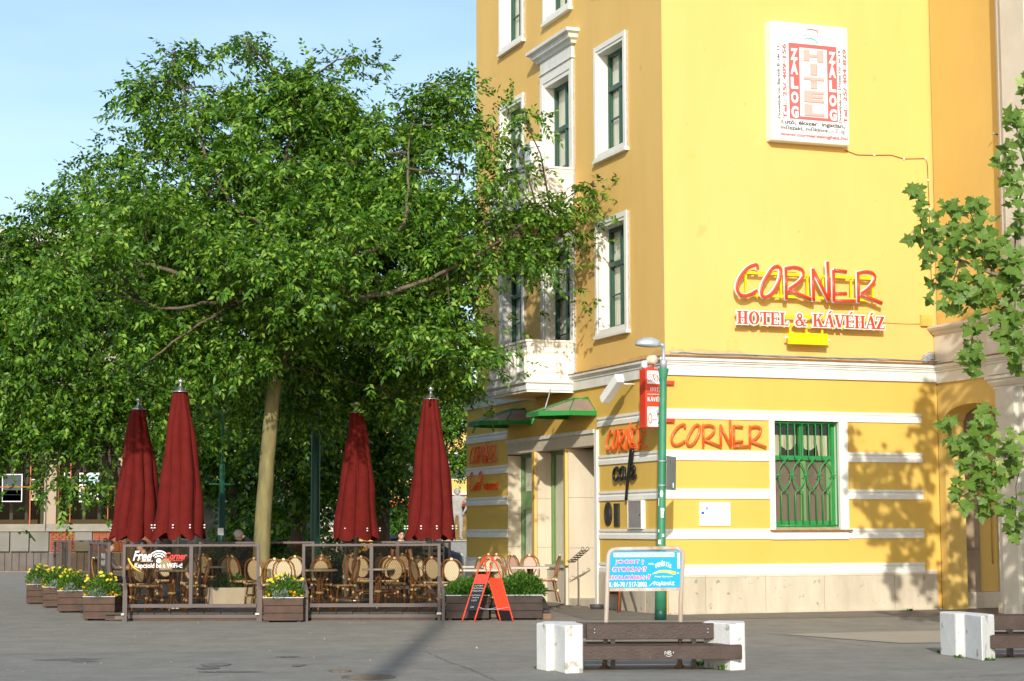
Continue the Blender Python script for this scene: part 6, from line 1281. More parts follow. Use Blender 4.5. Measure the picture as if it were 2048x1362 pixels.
def pcl(lst, Y): return [(tuple(P(x, y, Y+d)), tuple(np.array([r, r*(1.0 if len(e) < 1 else e[0]), r*0.85])*(Y+d)/FPX)) for x, y, d, r, *e in lst]
def limb(pts, r0, r1, Y, jit=0.0, seed=0):
    q = random.Random(seed); v = [P(x, y, Y+d) for x, y, d in pts]; out = []; n = 5
    for i in range(len(v)-1):
        p0 = v[max(0, i-1)]; p1 = v[i]; p2 = v[i+1]; p3 = v[min(len(v)-1, i+2)]
        for j in range(n): t = j/n; out.append(0.5*((2*p1)+(p2-p0)*t+(2*p0-5*p1+4*p2-p3)*t*t+(3*p1-p0-3*p2+p3)*t**3)+Vector((q.uniform(-jit, jit), q.uniform(-jit, jit), q.uniform(-jit, jit))))
    out.append(v[-1]); k = len(out); return out, [r0+(r1-r0)*(i/(k-1))**0.8 for i in range(k)]
def twigs(parent, starts, clusters, Y, m, seed, r=0.018):
    """thin boughs from limb points out to the leaf clusters"""
    q = random.Random(seed); mb = MB()
    for c, rr in clusters:
        c = Vector(c); s = min(starts, key=lambda p: (p-c).length+q.uniform(0, 0.5)); mid = s.lerp(c, 0.5)+Vector((q.uniform(-.2, .2), q.uniform(-.2, .2), q.uniform(-0.05, .3)))
        mb.tube([s, mid, c], [r*1.5, r*1.1, r*0.6], 5)
        for k in range(7):
            e = c+Vector((q.gauss(0, 1), q.gauss(0, 1), q.gauss(0.1, 1))).normalized()*max(rr)*q.uniform(0.45, 0.8); b = mid.lerp(c, q.uniform(0.3, 1)); mb.tube([b, b.lerp(e, 0.5)+Vector((0, 0, q.uniform(-0.05, 0.12))), e], [r*0.6, r*0.45, r*0.2], 4)
    return stuff(mb.build('boughs', m, parent, recalc=False))

# ---- the slender tree standing in the terrace
YT = 38.2
base = P(522, 1195, YT); base.z = 0
mt = thing('broadleaf_tree', 'tall leafy tree with slender pale trunk growing out of the terrace', 'tree', (0, 0, 0), 0, 'trees with pinnate leaves')
v, r = limb([(522, 1214, 0), (523, 1100, 0), (529, 1000, 0), (536, 900, 0), (545, 800, 0), (550, 745, 0), (544, 690, 0), (537, 640, 0), (524, 603, 0)], 0.185, 0.115, YT, 0.006, 1)
mb = MB(); mb.tube(v, r, 14); mb.lathe([(0.30, 0), (0.22, 0.12), (0.19, 0.3)], 14, 0, (v[0].x, v[0].y, 0)); mb.build('trunk', BARK, mt)
LB = [([(524, 606, 0), (490, 585, -0.7), (430, 566, -1.7), (370, 553, -2.3), (300, 530, -2.2), (235, 515, -1.3)], .085, .025), ([(525, 605, 0), (512, 560, .2), (505, 500, .3), (530, 420, .4), (565, 330, .4), (590, 250, .4), (605, 170, .3)], .09, .02), ([(549, 760, 0), (580, 690, -.6), (640, 618, -1.5), (700, 600, -2.2), (785, 582, -2.5), (878, 549, -2.2), (960, 505, -1.0), (1060, 440, .4), (1150, 385, 1.0)], .088, .010), ([(545, 700, 0), (600, 600, -.2), (680, 530, -1.4), (760, 491, -2.2), (808, 447, -2.4), (815, 390, -2.3), (815, 337, -1.9), (825, 250, -.8), (850, 180, -.6)], .07, .010), ([(540, 660, 0), (590, 560, .3), (583, 505, .1), (528, 454, -.6), (466, 410, -1), (420, 330, -1), (385, 220, -.6), (340, 130, -.2)], .07, .018), ([(500, 592, -.1), (440, 625, -1.8), (345, 685, -2.5), (300, 720, -2.4)], .035, .014), ([(524, 610, 0), (490, 606, -1), (420, 605, -2.0), (340, 618, -2.6), (280, 600, -2.4)], .06, .018), ([(548, 740, 0), (510, 715, -.3), (440, 720, -.7), (370, 750, -.9)], .04, .014)]
st_ = []; LIMB = mat('limb_bark', (0.165, 0.13, 0.085), 0.9, (0.095, 0.072, 0.048), 8, 0.6, 40)
for i, (pl, a, b) in enumerate(LB):
    v, r = limb(pl, a, b, YT, 0.02, i+3); st_ += v[len(v)//4:]; mb = MB(); mb.tube(v, r, 8); mb.build('limb', LIMB, mt)
MC = pcl([(315, 150, 0, 50), (345, 110, 0, 30), (395, 125, .2, 32), (345, 225, -.2, 70), (492, 105, .3, 30), (505, 165, .2, 30), (510, 215, .2, 50), (610, 150, .5, 30), (660, 125, .5, 28), (715, 115, .5, 28), (650, 190, .4, 40), (690, 240, .4, 70), (265, 170, 0, 18), (935, 175, -.4, 16), (590, 240, 0, 95), (560, 180, .3, 55), (640, 200, .4, 50), (440, 195, .3, 50), (795, 240, .2, 30), (490, 80, .3, 20), (515, 115, .3, 24), (850, 225, -.3, 70), (900, 200, -.5, 45), (930, 260, -.8, 55), (420, 270, -.5, 95), (790, 270, -.4, 75),
  (290, 330, -.5, 80), (250, 420, -.5, 70), (420, 390, -1, 105), (560, 350, -1, 110), (690, 330, -.8, 110), (820, 350, -1.2, 95), (930, 350, -1.5, 75), (1015, 275, .6, 26), (1040, 220, .6, 24), (1020, 340, .5, 24), (1000, 395, .3, 60), (1070, 430, .6, 42), (1115, 430, .7, 30), (1150, 390, .9, 20), (1188, 372, .9, 12), (1125, 475, .8, 20), (980, 470, -.5, 60), (1045, 475, .5, 40), (560, 690, -1.0, 36), (585, 650, -1.4, 42),
  (300, 470, -1, 85), (420, 520, -1.5, 95), (570, 480, -1.8, 100), (700, 470, -1.5, 100), (820, 470, -1.5, 95), (910, 480, -1.2, 75), (1058, 505, .3, 30), (1075, 530, .4, 8), (930, 590, -1.0, 55), (955, 680, -.8, 28),
  (330, 610, -1.5, 80), (440, 640, -1.8, 75), (620, 610, -1.8, 80), (720, 610, -1.6, 85), (840, 610, -1.5, 85), (920, 690, -1.2, 50), (650, 720, 2.6, 70), (770, 720, 3, 80), (860, 720, 1.2, 60), (600, 790, 3, 45), (690, 775, 3.4, 45), (460, 780, 1.5, 45), (800, 790, 1.4, 50), (900, 760, 1.6, 50), (610, 560, -3.8, 70), (550, 500, -3.5, 65), (470, 500, -3.3, 60), (400, 470, -3.3, 60), (130, 560, -4, 75), (205, 510, -3.8, 65), (85, 610, -3.8, 45), (690, 480, -3.6, 60), (300, 400, -3.2, 60), (640, 840, 3.5, 36), (420, 845, .5, 42), (430, 740, -.8, 65), (360, 700, -1, 60), (470, 700, -1.3, 45), (625, 690, 0.8, 50),
  (450, 450, 1.8, 140), (640, 430, 2.0, 150), (800, 430, 1.8, 130), (550, 260, 1.8, 120), (760, 640, 2.0, 130), (480, 620, 2, 130), (380, 480, 1.8, 130), (640, 640, 2.2, 130), (880, 600, 1.5, 80), (700, 280, 1.6, 100), (450, 570, 2.6, 110), (560, 560, 2.8, 120), (680, 550, 2.8, 120), (800, 540, 2.6, 110), (900, 480, 2.2, 80), (620, 480, 3.2, 130), (740, 420, 3.0, 120), (520, 450, 3.0, 120), (350, 560, 2.4, 110), (700, 700, 3.6, 110), (560, 720, 2.6, 90), (850, 680, 2.0, 90)], YT)
twigs(mt, st_, MC, YT, BARKD, 5, 0.016)
stuff(obj('crown', leaf_cloud(MC, 1.12, LEAF_A, 1, 0.125, 0.029), mt))

# ---- trees around it
TR = [
 ('dense leafy tree with curved dark trunk at the left edge in front of shop windows', 42.5, [(268, 1090, 0), (258, 1020, 0), (236, 950, 0), (216, 890, 0), (218, 830, 0), (205, 760, 0), (180, 680, 0)], .17, .09, BARKD,
  [(120, 440, 0, 62), (65, 470, 0, 45), (20, 500, 0, 40), (-20, 560, 0, 60), (0, 720, 0, 70), (90, 640, -.5, 80), (30, 660, 1, 80),  (190, 400, 0, 50), (170, 350, .3, 28), (55, 540, 0, 65), (200, 470, 0, 80), (20, 620, -.5, 70), (140, 560, -1, 90), (250, 510, -.5, 80), (60, 700, -1, 80), (170, 670, -1.2, 95), (280, 660, -.8, 85), (20, 790, -1.2, 60), (110, 790, -1.2, 80), (210, 790, -1, 75), (70, 830, -1, 55), (160, 840, -1, 50), (20, 850, -1, 45), (290, 770, -.6, 65), (60, 860, -1, 45), (150, 870, -1, 50), (20, 890, -.8, 35), (235, 860, -.8, 40), (105, 935, -1, 22), (170, 935, -1.2, 28), (140, 980, -1.2, 14), (215, 960, -.9, 16), (130, 600, 1.8, 130), (250, 600, 1.8, 120), (40, 700, 1.5, 100), (-60, 650, 0, 90), (-40, 780, 0, 80)], 1.2, 21),
 ('shaded tree with straight brown trunk behind the rear screens, mid left', 50, [(594, 1110, 0), (594, 1050, 0), (597, 980, 0), (600, 900, 0), (605, 830, 0)], .18, .12, BARKD, [(600, 820, 0, 95), (550, 880, -.5, 60), (650, 880, -.5, 65), (600, 940, -1, 45), (570, 975, -1, 26), (625, 985, -1, 22), (540, 800, .5, 90), (660, 800, .5, 90), (600, 720, .5, 100), (660, 955, -.3, 42), (560, 1010, -.3, 30), (640, 1010, 0, 30)], 1.1, 22),
 ('shaded tree with thick black trunk between the two right hand parasols', 52, [(764, 1110, 0), (763, 1050, 0), (762, 980, 0), (760, 900, 0), (752, 840, 0)], .26, .18, BARKD, [(720, 830, 0, 95), (780, 830, 0, 55), (690, 880, -.5, 60), (790, 900, -1, 55), (730, 760, .5, 90), (720, 930, -.8, 35), (695, 985, -.5, 36), (740, 975, .3, 40), (795, 945, .3, 26)], 1.1, 23),
 ('dark tree behind the green lamp post with crossbar', 56, [(470, 1110, 0), (470, 1040, 0), (466, 960, 0), (455, 880, 0)], .16, .10, BARKD, [(400, 850, 0, 80), (470, 860, 0, 80), (440, 920, -.5, 50), (385, 920, 0, 45), (500, 930, 0, 45), (430, 780, 1, 110), (500, 800, 1, 80), (520, 975, 0, 45), (460, 985, 0, 36), (495, 1020, .5, 36)], 1.1, 24),
 ('dark tree hiding the far end of the hotel, behind the statue', 84, [(884, 1110, 0), (884, 1040, 0), (886, 980, 0), (890, 900, 0)], .25, .16, BARKD, [(890, 790, 0, 85), (935, 840, 0, 60), (870, 880, 0, 50), (920, 900, 0, 35), (940, 930, 0, 18), (840, 830, 0, 70), (830, 760, 0, 80), (835, 890, 0, 40), (800, 1030, -6, 22), (815, 1055, -6, 16)], 1.0, 25),
 ('dark crowned tree behind the burgundy parasols, left of the lamp post', 58, [(330, 1110, 0), (332, 1030, 0), (335, 950, 0), (335, 880, 0)], .22, .14, BARKD, [(330, 830, 0, 95), (290, 880, 0, 60), (370, 880, 0, 55), (330, 930, 0, 40), (330, 740, 1, 110), (410, 960, -1, 28)], 1.1, 26),
]
for lab, Y, tr, a, b, bm, cl, dens, seed in TR:
    t = thing('broadleaf_tree', lab, 'tree', (0, 0, 0), 0, 'trees with pinnate leaves'); v, r = limb(tr, a, b, Y, 0.012, seed); v[0].z = 0; mb = MB(); mb.tube(v, r, 10); mb.build('trunk', bm, t)
    C_ = pcl(cl, Y); twigs(t, v[-6:], C_, Y, bm, seed, 0.03 if Y > 45 else 0.022); big = Y > 45
    stuff(obj('crown', leaf_cloud(C_, dens, LEAF_B, seed, 0.15 if big else 0.128, 0.045 if big else 0.031, 7 if big else 9, 0.42 if big else 0.34), t))
SH = [('dark shrub beyond the rear screen, left of slender trunk', 55, [(470, 1068, 0, 38), (440, 1075, 0, 28), (505, 1060, 0, 34)]), ('dark broad shrub beyond the rear screen, right of slender trunk', 54, [(560, 1065, 0, 40), (610, 1070, 0, 38), (660, 1072, 0, 34)]), ('bushy shrub near the far shops, beyond woman in black', 70, [(795, 1030, 0, 30), (812, 1052, 0, 22)])]
for i, (lab, Y, cl) in enumerate(SH):
    t = thing('shrub', lab, 'shrub', (0, 0, 0), 0, 'garden shrubs'); C_ = pcl(cl, Y); c0_ = Vector(C_[0][0]); mb = MB(); mb.tube([(c0_.x, c0_.y, 0), (c0_.x, c0_.y, c0_.z)], 0.04, 6); mb.build('stem', BARKD, t); stuff(obj('foliage', leaf_cloud(C_, 1.6, LEAF_B, 40+i, 0.13, 0.03, 7, 0.3), t))

for i, (lab, a, b) in enumerate((('low dark hedge added beyond the rear screens, left part', 395, 500), ('low dark hedge added beyond the rear screens, middle part', 545, 690), ('low dark hedge added beyond the rear screens, behind the woman in black', 700, 850))):
    Yh = 47.0; xa, xb = P(a, 1053, Yh).x, P(b, 1053, Yh).x; t = thing('hedge', lab, 'hedge', ((xa+xb)/2, Yh, 0), 0, 'added hedges behind the terrace')  # hedges added to darken the sunlit ground seen through the rear screens
    mb = MB(); mb.box((-(xb-xa)/2+0.1, -0.3, 0), ((xb-xa)/2-0.1, 0.3, 0.85)); mb.build('woody_core', mat('hedge_core', (0.012, 0.016, 0.006), 0.9), t)
    qh = np.random.RandomState(90+i); n = int((xb-xa)*2600); c = np.stack([(qh.rand(n)-0.5)*(xb-xa), (qh.rand(n)-0.5)*0.9, qh.rand(n)*1.05], 1); e = np.abs(c/np.array([(xb-xa)/2, 0.45, 1.05])).max(1); c = c[(e > 0.7)]; n = len(c)
    dd = qh.randn(n, 3); dd /= np.linalg.norm(dd, axis=1)[:, None]; s_ = np.cross(dd, qh.randn(n, 3)); s_ /= np.linalg.norm(s_, axis=1)[:, None]; V = np.stack([c, c+dd*0.03+s_*0.018, c+dd*0.065, c+dd*0.03-s_*0.018], 1).reshape(-1, 3)
    stuff(obj('foliage', fastmesh('foliage', V, np.arange(len(V)).reshape(-1, 4), LEAF_B), t))

# ---- plane tree at the right edge: big lobed leaves
YP = 29.6
pt_ = thing('plane_tree', 'plane tree reaching in from the right edge with large lobed leaves', 'tree', (0, 0, 0), 0)
tb = P(2330, 900, YP); v = [Vector((tb.x, YP, 0)), Vector((tb.x-0.05, YP, 2.5)), Vector((tb.x, YP, 4.5)), Vector((tb.x+0.1, YP, 7.5))]
mb = MB(); mb.tube(v, [0.24, 0.21, 0.17, 0.08], 12); mb.build('trunk', BARKP, pt_)
BR = [([(2332, 640, 0), (2180, 600, 0), (2060, 570, -.1), (1985, 545, -.2), (1920, 520, -.3), (1860, 490, -.3), (1832, 400, -.3)], .06, .008), ([(2060, 570, -.1), (2000, 620, -.2), (1950, 640, -.2), (1945, 720, -.2)], .02, .006), ([(1985, 545, -.2), (1960, 480, -.2), (1935, 410, -.2)], .018, .006), ([(2332, 420, .1), (2150, 380, 0), (2060, 340, -.1), (2030, 240, -.1)], .05, .01), ([(2060, 340, -.1), (2035, 430, -.1), (2030, 600, -.1), (2030, 720, -.1)], .02, .006), ([(2332, 900, 0), (2150, 890, -.1), (2050, 900, -.2), (1990, 920, -.3), (1930, 915, -.3), (1898, 860, -.3)], .045, .007), ([(1990, 920, -.3), (1975, 960, -.3), (1930, 990, -.3)], .014, .006), ([(2050, 900, -.2), (2035, 960, -.2), (2030, 1040, -.2)], .014, .006), ([(1990, 920, -.3), (1965, 880, -.3), (1958, 845, -.3)], .014, .006), ([(1920, 520, -.3), (1900, 580, -.3), (1880, 620, -.3)], .014, .006)]
for i, (pl, a, b) in enumerate(BR):
    v, r = limb(pl, a, b, YP, 0.012, 60+i); mb = MB(); mb.tube(v, r, 7); mb.build('branch', BARKP if a > .03 else BARKD, pt_)
def plane_leaf(seed):
    q = random.Random(seed); prof = [(0, -0.02), (0.16, 0.02), (0.44, 0.0), (0.36, 0.20), (0.60, 0.46), (0.36, 0.48), (0.24, 0.56), (0.20, 0.72), (0.0, 1.02)]
    full = prof+[(-x, y) for x, y in prof[-2:0:-1]]; k = len(full); cup = q.uniform(-0.12, 0.22); z = lambda x, y: cup*(abs(x)*0.9+(y-0.35)**2*0.8)+q.uniform(-0.03, 0.03)
    vs = [(0, 0.36, -0.02)]+[(x*q.uniform(0.88, 1.12), y*q.uniform(0.93, 1.07), z(x, y)) for x, y in full]; me = bpy.data.meshes.new('leaf'); me.from_pydata(vs+[(0.012, -0.02, 0), (-0.012, -0.02, 0), (0.01, -0.34, -0.10), (-0.01, -0.34, -0.10)], [], [(0, 1+i, 1+(i+1) % k) for i in range(k)]+[(k+1, k+2, k+4, k+3)]); me.materials.append(LEAF_P); return me
PLM = [plane_leaf(i) for i in range(10)]
PC = [(1832,395,16,26,9),(1846,465,24,38,19),(1878,505,22,40,17),(1903,430,18,36,13),(1936,415,24,28,13),(1930,495,36,45,26),(1965,485,32,45,20),(1895,585,32,40,24),(1945,580,38,45,30),(1990,560,28,50,24),(2022,590,22,65,24),(2030,255,18,50,18),(2012,330,24,34,14),(2036,420,14,55,16),(2016,500,22,40,17),(1946,650,10,22,6),(1946,715,19,32,19),(2030,690,16,45,16),(2010,640,26,30,12),(1902,858,18,24,9),(1930,900,26,32,18),(1962,858,26,34,15),(1955,945,32,34,20),(2000,920,34,40,22),(2032,900,18,40,14),(1925,985,22,26,12),(1988,1000,30,36,18),(2030,1030,18,44,15),(1978,820,12,16,4)]
q = random.Random(77); L_all = []
for cx, cy, rx, ry, n in PC:
    for k in range(int(n*1.45)):
        a = q.uniform(0, 2*pi); rr = q.random()**0.5; L_all.append((cx+rx*rr*cos(a)*1.1, cy+ry*rr*sin(a)*1.1, q.uniform(-0.45, 0.35)))
L_all.sort(key=lambda e: e[2])
def leaf_matrix(p, s):
    nrm = Vector((q.gauss(-0.1, 0.45), q.gauss(-0.85, 0.35), q.gauss(0.45, 0.4))).normalized(); tip = Vector((q.gauss(0, 0.6), q.gauss(-0.1, 0.3), q.gauss(-0.35, 0.55))); tip = (tip-nrm*tip.dot(nrm)).normalized(); x = tip.cross(nrm)
    M = Matrix((x, tip, nrm)).transposed().to_4x4(); M.translation = p; return M @ Matrix.Scale(s, 4)
rest = MB()
for i, (x, y, d) in enumerate(L_all):
    M = leaf_matrix(P(x, y, YP-0.2+d), q.uniform(0.135, 0.24)); me = PLM[i % 10]
    if i < 300: o = obj('leaf', me, pt_); o.matrix_local = M
    else: rest.add([M @ vv.co for vv in me.vertices], [tuple(p.vertices) for p in me.polygons])
for cx, cy, r_, n in ((2130, 300, 90, 150), (2200, 520, 120, 220), (2130, 720, 90, 140), (2180, 880, 90, 140), (2300, 300, 150, 200), (2350, 700, 150, 200), (2110, 180, 70, 80), (2250, 150, 120, 120)):
    for k in range(n):
        a = q.uniform(0, 2*pi); rr = r_*q.random()**0.5; M = leaf_matrix(P(cx+rr*cos(a), cy+rr*sin(a), YP+q.uniform(-1, 1)), q.uniform(0.145, 0.245)); me = PLM[k % 10]; rest.add([M @ vv.co for vv in me.vertices], [tuple(p.vertices) for p in me.polygons])
stuff(rest.build('foliage', LEAF_P, pt_, recalc=False))

# ================================================================== BACKGROUND
# shop building with orange framed windows at the far left
YS = 75.0
sx = lambda px: P(px, 1053, YS).x
sz = lambda py: P(100, py, YS).z
shop = thing('shop_building', 'beige shop building with orange framed display windows behind trees, far left', 'building', (0, YS, 0))
BEI = mat('beige_plaster', (0.38, 0.29, 0.21), 0.85, (0.38, 0.29, 0.21), 1.5, 0.2, 60); BEI2 = mat('pale_plaster', (0.42, 0.37, 0.31), 0.85, (0.36, 0.31, 0.26), 0.8)
ORF = mat('orange_frame', (0.42, 0.105, 0.018), 0.45); OLV = mat('olive_panel', (0.33, 0.36, 0.16), 0.6); GSL = mat('grey_slab', (0.21, 0.20, 0.175), 0.75, (0.16, 0.155, 0.13), 1.3, spots=((0.20, 0.18, 0.14), 3, 0.66)); BRK = mat('brick', (0.36, 0.105, 0.045), 0.85, (0.24, 0.07, 0.035), 6); MORT = mat('mortar', (0.30, 0.25, 0.20), 0.9); GBL = mat('grey_block', (0.15, 0.125, 0.11), 0.85, (0.11, 0.095, 0.08), 3); ROOFR = mat('roof_red', (0.25, 0.10, 0.05), 0.8)
X0s, X1s = sx(-120), sx(300); zt, zw0, zw1, zs0 = sz(482), sz(1048), sz(870), sz(1062)
mb = MB(); mb.box((X0s, 0.6, zw1+0.5), (X1s, 10, zt)); mb.build('upper_wall', BEI2, shop)
mb = MB(); mb.box((X0s, 0.3, zw1), (X1s, 0.6, zw1+0.5)); mb.build('fascia', BEI, shop)
mb = MB(); mb.box((X0s-0.3, 0.0, zt), (X1s+0.3, 10.3, zt+0.5)); mb.build('roof_edge', mat('roof_pale', (0.5, 0.48, 0.45), 0.7), shop)
for py in (528, 620): mb = MB(); mb.box((X0s, 0.50, sz(py)), (X1s, 0.60, sz(py)+0.2)); mb.build('string_course', ROOFR, shop)
for k in range(5):
    x = X0s+1+k*1.9
    for z in (sz(800), sz(720)): mb = MB(); mb.box((x, 0.5, z), (x+1.0, 0.59, z+1.3)); w_ = mb.build('window', BEI, shop); mb = MB(); mb.box((x+0.1, 0.48, z+0.1), (x+0.9, 0.5, z+1.2)); mb.build('pane', PRINT, w_)
mb = MB(); mb.box((X0s, 0.0, 0), (X1s, 10, 0.02)); mb.box((X0s, 0.45, 0.02), (X1s, 10, zs0-0.02)); mb.build('base_wall', MORT, shop)
mb = MB(); mb.box((X0s, 0.2, zs0), (X1s, 0.7, zs0+0.12)); mb.box((X0s, 0.26, zs0+0.122), (X1s, 0.7, zw0)); mb.build('sill_band', mat('old_sill', (0.29, 0.265, 0.215), 0.85, (0.22, 0.20, 0.165), 2), shop)
for a, b in ((-80, -40), (84, 108), (233, 300)): mb = MB(); mb.box((sx(a), 0.25, zw0), (sx(b), 0.8, zw1)); mb.build('pier', BEI, shop)
mb = MB(); mb.box((sx(87.5), 0.2, zs0), (sx(89), 0.25, zw1)); mb.build('downpipe', PRINT, shop)
for a, b in ((-40, 84), (108, 233)):
    xa, xb = sx(a), sx(b); mb = MB(); mb.box((xa, 0.62, zw0), (xb, 0.64, zw1)); w_ = mb.build('display_window', GLSD, shop)
    for f in ((0.0, 0.02), (0.73, 0.75), (0.97, 0.99)) if a < 0 else ((0.0, 0.015), (0.19, 0.205), (0.80, 0.815), (0.97, 0.985)):
        mb = MB(); mb.box((xa+(xb-xa)*f[0], 0.55, zw0), (xa+(xb-xa)*f[1], 0.62, zw1)); mb.build('mullion', ORF, w_)
    mb = MB(); mb.box((xa, 0.56, sz(974)), (xb if a > 0 else xb, 0.615, sz(972))); mb.build('transom', ORF, w_)
    mb = MB(); mb.box((xa+(xb-xa)*0.9, 0.66, zw0), (xa+(xb-xa)*0.965, 0.7, zw1)); mb.build('olive_panel', OLV, w_)
    mb = MB(); mb.box((xa, 0.66, zw0), (xa+(xb-xa)*0.86, 0.72, sz(1039))); mb.build('timber_board', mat('display_timber', (0.42, 0.26, 0.10), 0.6), w_)
    for f in (0.3, 0.55): mb = MB(); mb.box((xa+(xb-xa)*f, 1.6, zw0), (xa+(xb-xa)*(f+0.05), 1.75, zw1)); mb.build('inner_column', BEI2, w_)
mb = MB(); mb.box((X0s, 3.5, zs0), (X1s, 3.6, zw1+0.4)); mb.box((X0s, 0.8, zw1-0.02), (X1s, 3.6, zw1+0.02)); mb.build('inside_wall', mat('inside_dark', (0.012, 0.011, 0.010), 0.9), shop)
xs = X0s
sl_ = [(-60, -25), (-24, 16), (17, 55), (56, 95), (146, 182)]
for a, b in sl_: mb = MB(); mb.box((sx(a), 0.30, sz(1103)), (sx(b)-0.02, 0.5, zs0-0.02)); mb.build('plinth_slab', GSL, shop, bevel=0.01)
nr = 9; hr = (zs0-0.02-sz(1103))/nr
mbk = MB(); q = random.Random(9)
for r_ in range(nr):
    x = sx(96)-(0.13 if r_ % 2 else 0)
    while x < sx(146 if r_ < 7 else 143): x1 = min(x+0.25, sx(146)); mbk.box((max(x, sx(96)), 0.36+q.uniform(0, .02), sz(1103)+r_*hr), (x1-0.015, 0.5, sz(1103)+(r_+1)*hr-0.014)); x += 0.26
for r_ in range(nr):
    x = sx(183)
    while x < sx(300): mbk.box((x, 0.36+q.uniform(0, .02), sz(1103)+r_*hr), (x+0.245, 0.5, sz(1103)+(r_+1)*hr-0.014)); x += 0.26
stuff(mbk.build('brick_infill', BRK, shop))
x = X0s
while x < X1s: mb = MB(); mb.box((x, 0.1, 0.02), (x+0.27, 0.5, sz(1106))); mb.build('footing_block', GBL, shop, bevel=0.012); x += 0.285
def poster(label, a, b, c, d, bands):
    t = thing('poster', label, 'poster', (sx(a), YS+0.60, sz(d)), 0); W_, H_ = sx(b)-sx(a), sz(c)-sz(d); mb = MB(); mb.box((0, -0.012, 0), (W_, 0.0, H_)); mb.build('sheet', SGW, t)
    for x0, x1, z0, z1, m in bands: mb = MB(); pr(mb, x0*W_, x1*W_, z0*H_, z1*H_, -0.014); mb.build('printed_area', m, t, recalc=False)
mA, mB_, mC, mD, mE = mat('poster_night', (0.03, 0.04, 0.06), 0.5), mat('poster_amber', (0.75, 0.38, 0.03), 0.5), mat('poster_sand', (0.25, 0.17, 0.09), 0.5), mat('poster_teal', (0.08, 0.35, 0.45), 0.5), mat('poster_rose', (0.55, 0.2, 0.15), 0.5)
poster('framed dark poster with amber lettering block in the left shop window', -6, 35, 947, 1003, [(.04, .96, .03, .97, mA), (.04, .96, .03, .25, mC), (.04, .96, .26, .42, mD)])
poster('narrow picture poster beside the orange mullion in left shop window', 50, 70, 957, 1000, [(.1, .9, .05, .95, mat('poster_skin', (0.45, 0.30, 0.22), 0.5)), (.15, .8, .55, .85, mA)])
poster('pale poster with small red words in the right shop window', 150, 190, 945, 1004, [(.05, .95, .6, .95, mat('poster_sky', (0.45, 0.65, 0.72), 0.5)), (.3, .6, .1, .7, mat('poster_figure', (0.55, 0.48, 0.45), 0.5)), (.1, .5, .42, .48, PINKR), (.72, .95, .05, .11, SGY)])
tq = thing('window_lettering', 'white numerals stuck on the glass at top of the right shop window', 'sign', (0, YS+0.60, 0)); lettering('10', tq, sx(119), sz(955), 0.30, 0.22, SGW, y=-0.02)

# concrete pillar, lamp posts, fence, far shops
t = thing('concrete_pillar', 'weathered grey concrete pillar left of the green lamp post', 'pillar', (P(416, 1053, 60).x, 60, 0)); mb = MB(); mb.box((-0.3, -0.3, 0), (0.3, 0.3, P(416, 968, 60).z)); mb.build('shaft', mat('old_concrete', (0.26, 0.25, 0.225), 0.85, (0.12, 0.115, 0.10), 2.2), t, bevel=0.02); mb = MB(); mb.box((-0.62, -0.2, 0), (-0.302, 0.2, P(416, 975, 60).z)); mb.build('flank', STAT, t)
t = thing('garden_wall', 'low stained garden wall beside the concrete pillar', 'wall', (0, 60.4, 0))
for k in range(5): mb = MB(); xa = P(330, 1053, 60).x+k*0.36; mb.box((xa, 0, 0), (xa+0.35, 0.3, P(380, 1080, 60).z)); mb.build('wall_block', GSL, t, bevel=0.012)
lp1 = P(443, 1085, 46); t = thing('lamp_post', 'two tone green lamp post with crossbar behind the rear screen', 'street lamp', (lp1.x, 46, 0)); zc = P(443, 968, 46).z; zt_ = P(443, 930, 46).z
mb = MB(); mb.lathe([(0.085, 0), (0.08, P(443, 985, 46).z)], 14); mb.build('lower_pole', POLED, t); mb = MB(); mb.lathe([(0.066, P(443, 985, 46).z), (0.064, zt_), (0.06, zt_+0.02)], 14); mb.build('upper_pole', POLEG, t)
mb = MB(); mb.tube([(0, 0, zt_), (0, 0, 3.9)], 0.03, 8); mb.build('thin_top', POLEG, t); mb = MB(); mb.tube([(-0.32, 0, zc), (0.30, 0, zc-0.01)], 0.018, 6); mb.build('crossbar', POLEG, t); mb = MB(); mb.tube([(0, 0, 3.9), (0, 0, 4.4), (-0.3, 0, 4.6), (-0.7, 0, 4.65)], 0.03, 8); mb.build('lamp_arm', POLEG, t)
zp = P(443, 1066, 46).z; mb = MB(); mb.box((-0.08, -0.09, zp-0.05), (0.06, -0.086, zp+0.12)); mb.build('notice', SGW, t)
lp2 = P(630, 1085, 43.5); t = thing('lamp_post', 'thick dark green post in deep shade behind the rear screens', 'street lamp', (lp2.x, 43.5, 0)); mb = MB(); mb.lathe([(0.13, 0), (0.125, 1.0), (0.105, 1.2), (0.10, 4.6), (0.06, 4.7)], 14); mb.build('pole', POLED, t); mb = MB(); mb.lathe([(0.02, 4.7), (0.16, 4.75), (0.18, 4.95), (0.05, 5.05)], 12); mb.build('lantern', GALV, t)
t = thing('timber_shed', 'brown slatted garden shed with pale eaves beyond the lamp post', 'shed', (P(450, 1053, 68).x, 68, 0)); SW = 3.2
zr = P(480, 1005, 68).z
for k in range(22): mb = MB(); mb.box((k*SW/22, 0, 0), ((k+1)*SW/22-0.02, 0.04, zr if k > 4 or k < 1 else zr)); mb.build('slat', mat('shed_wood', (0.16, 0.12, 0.09), 0.8, (0.11, 0.085, 0.065), 4), t)
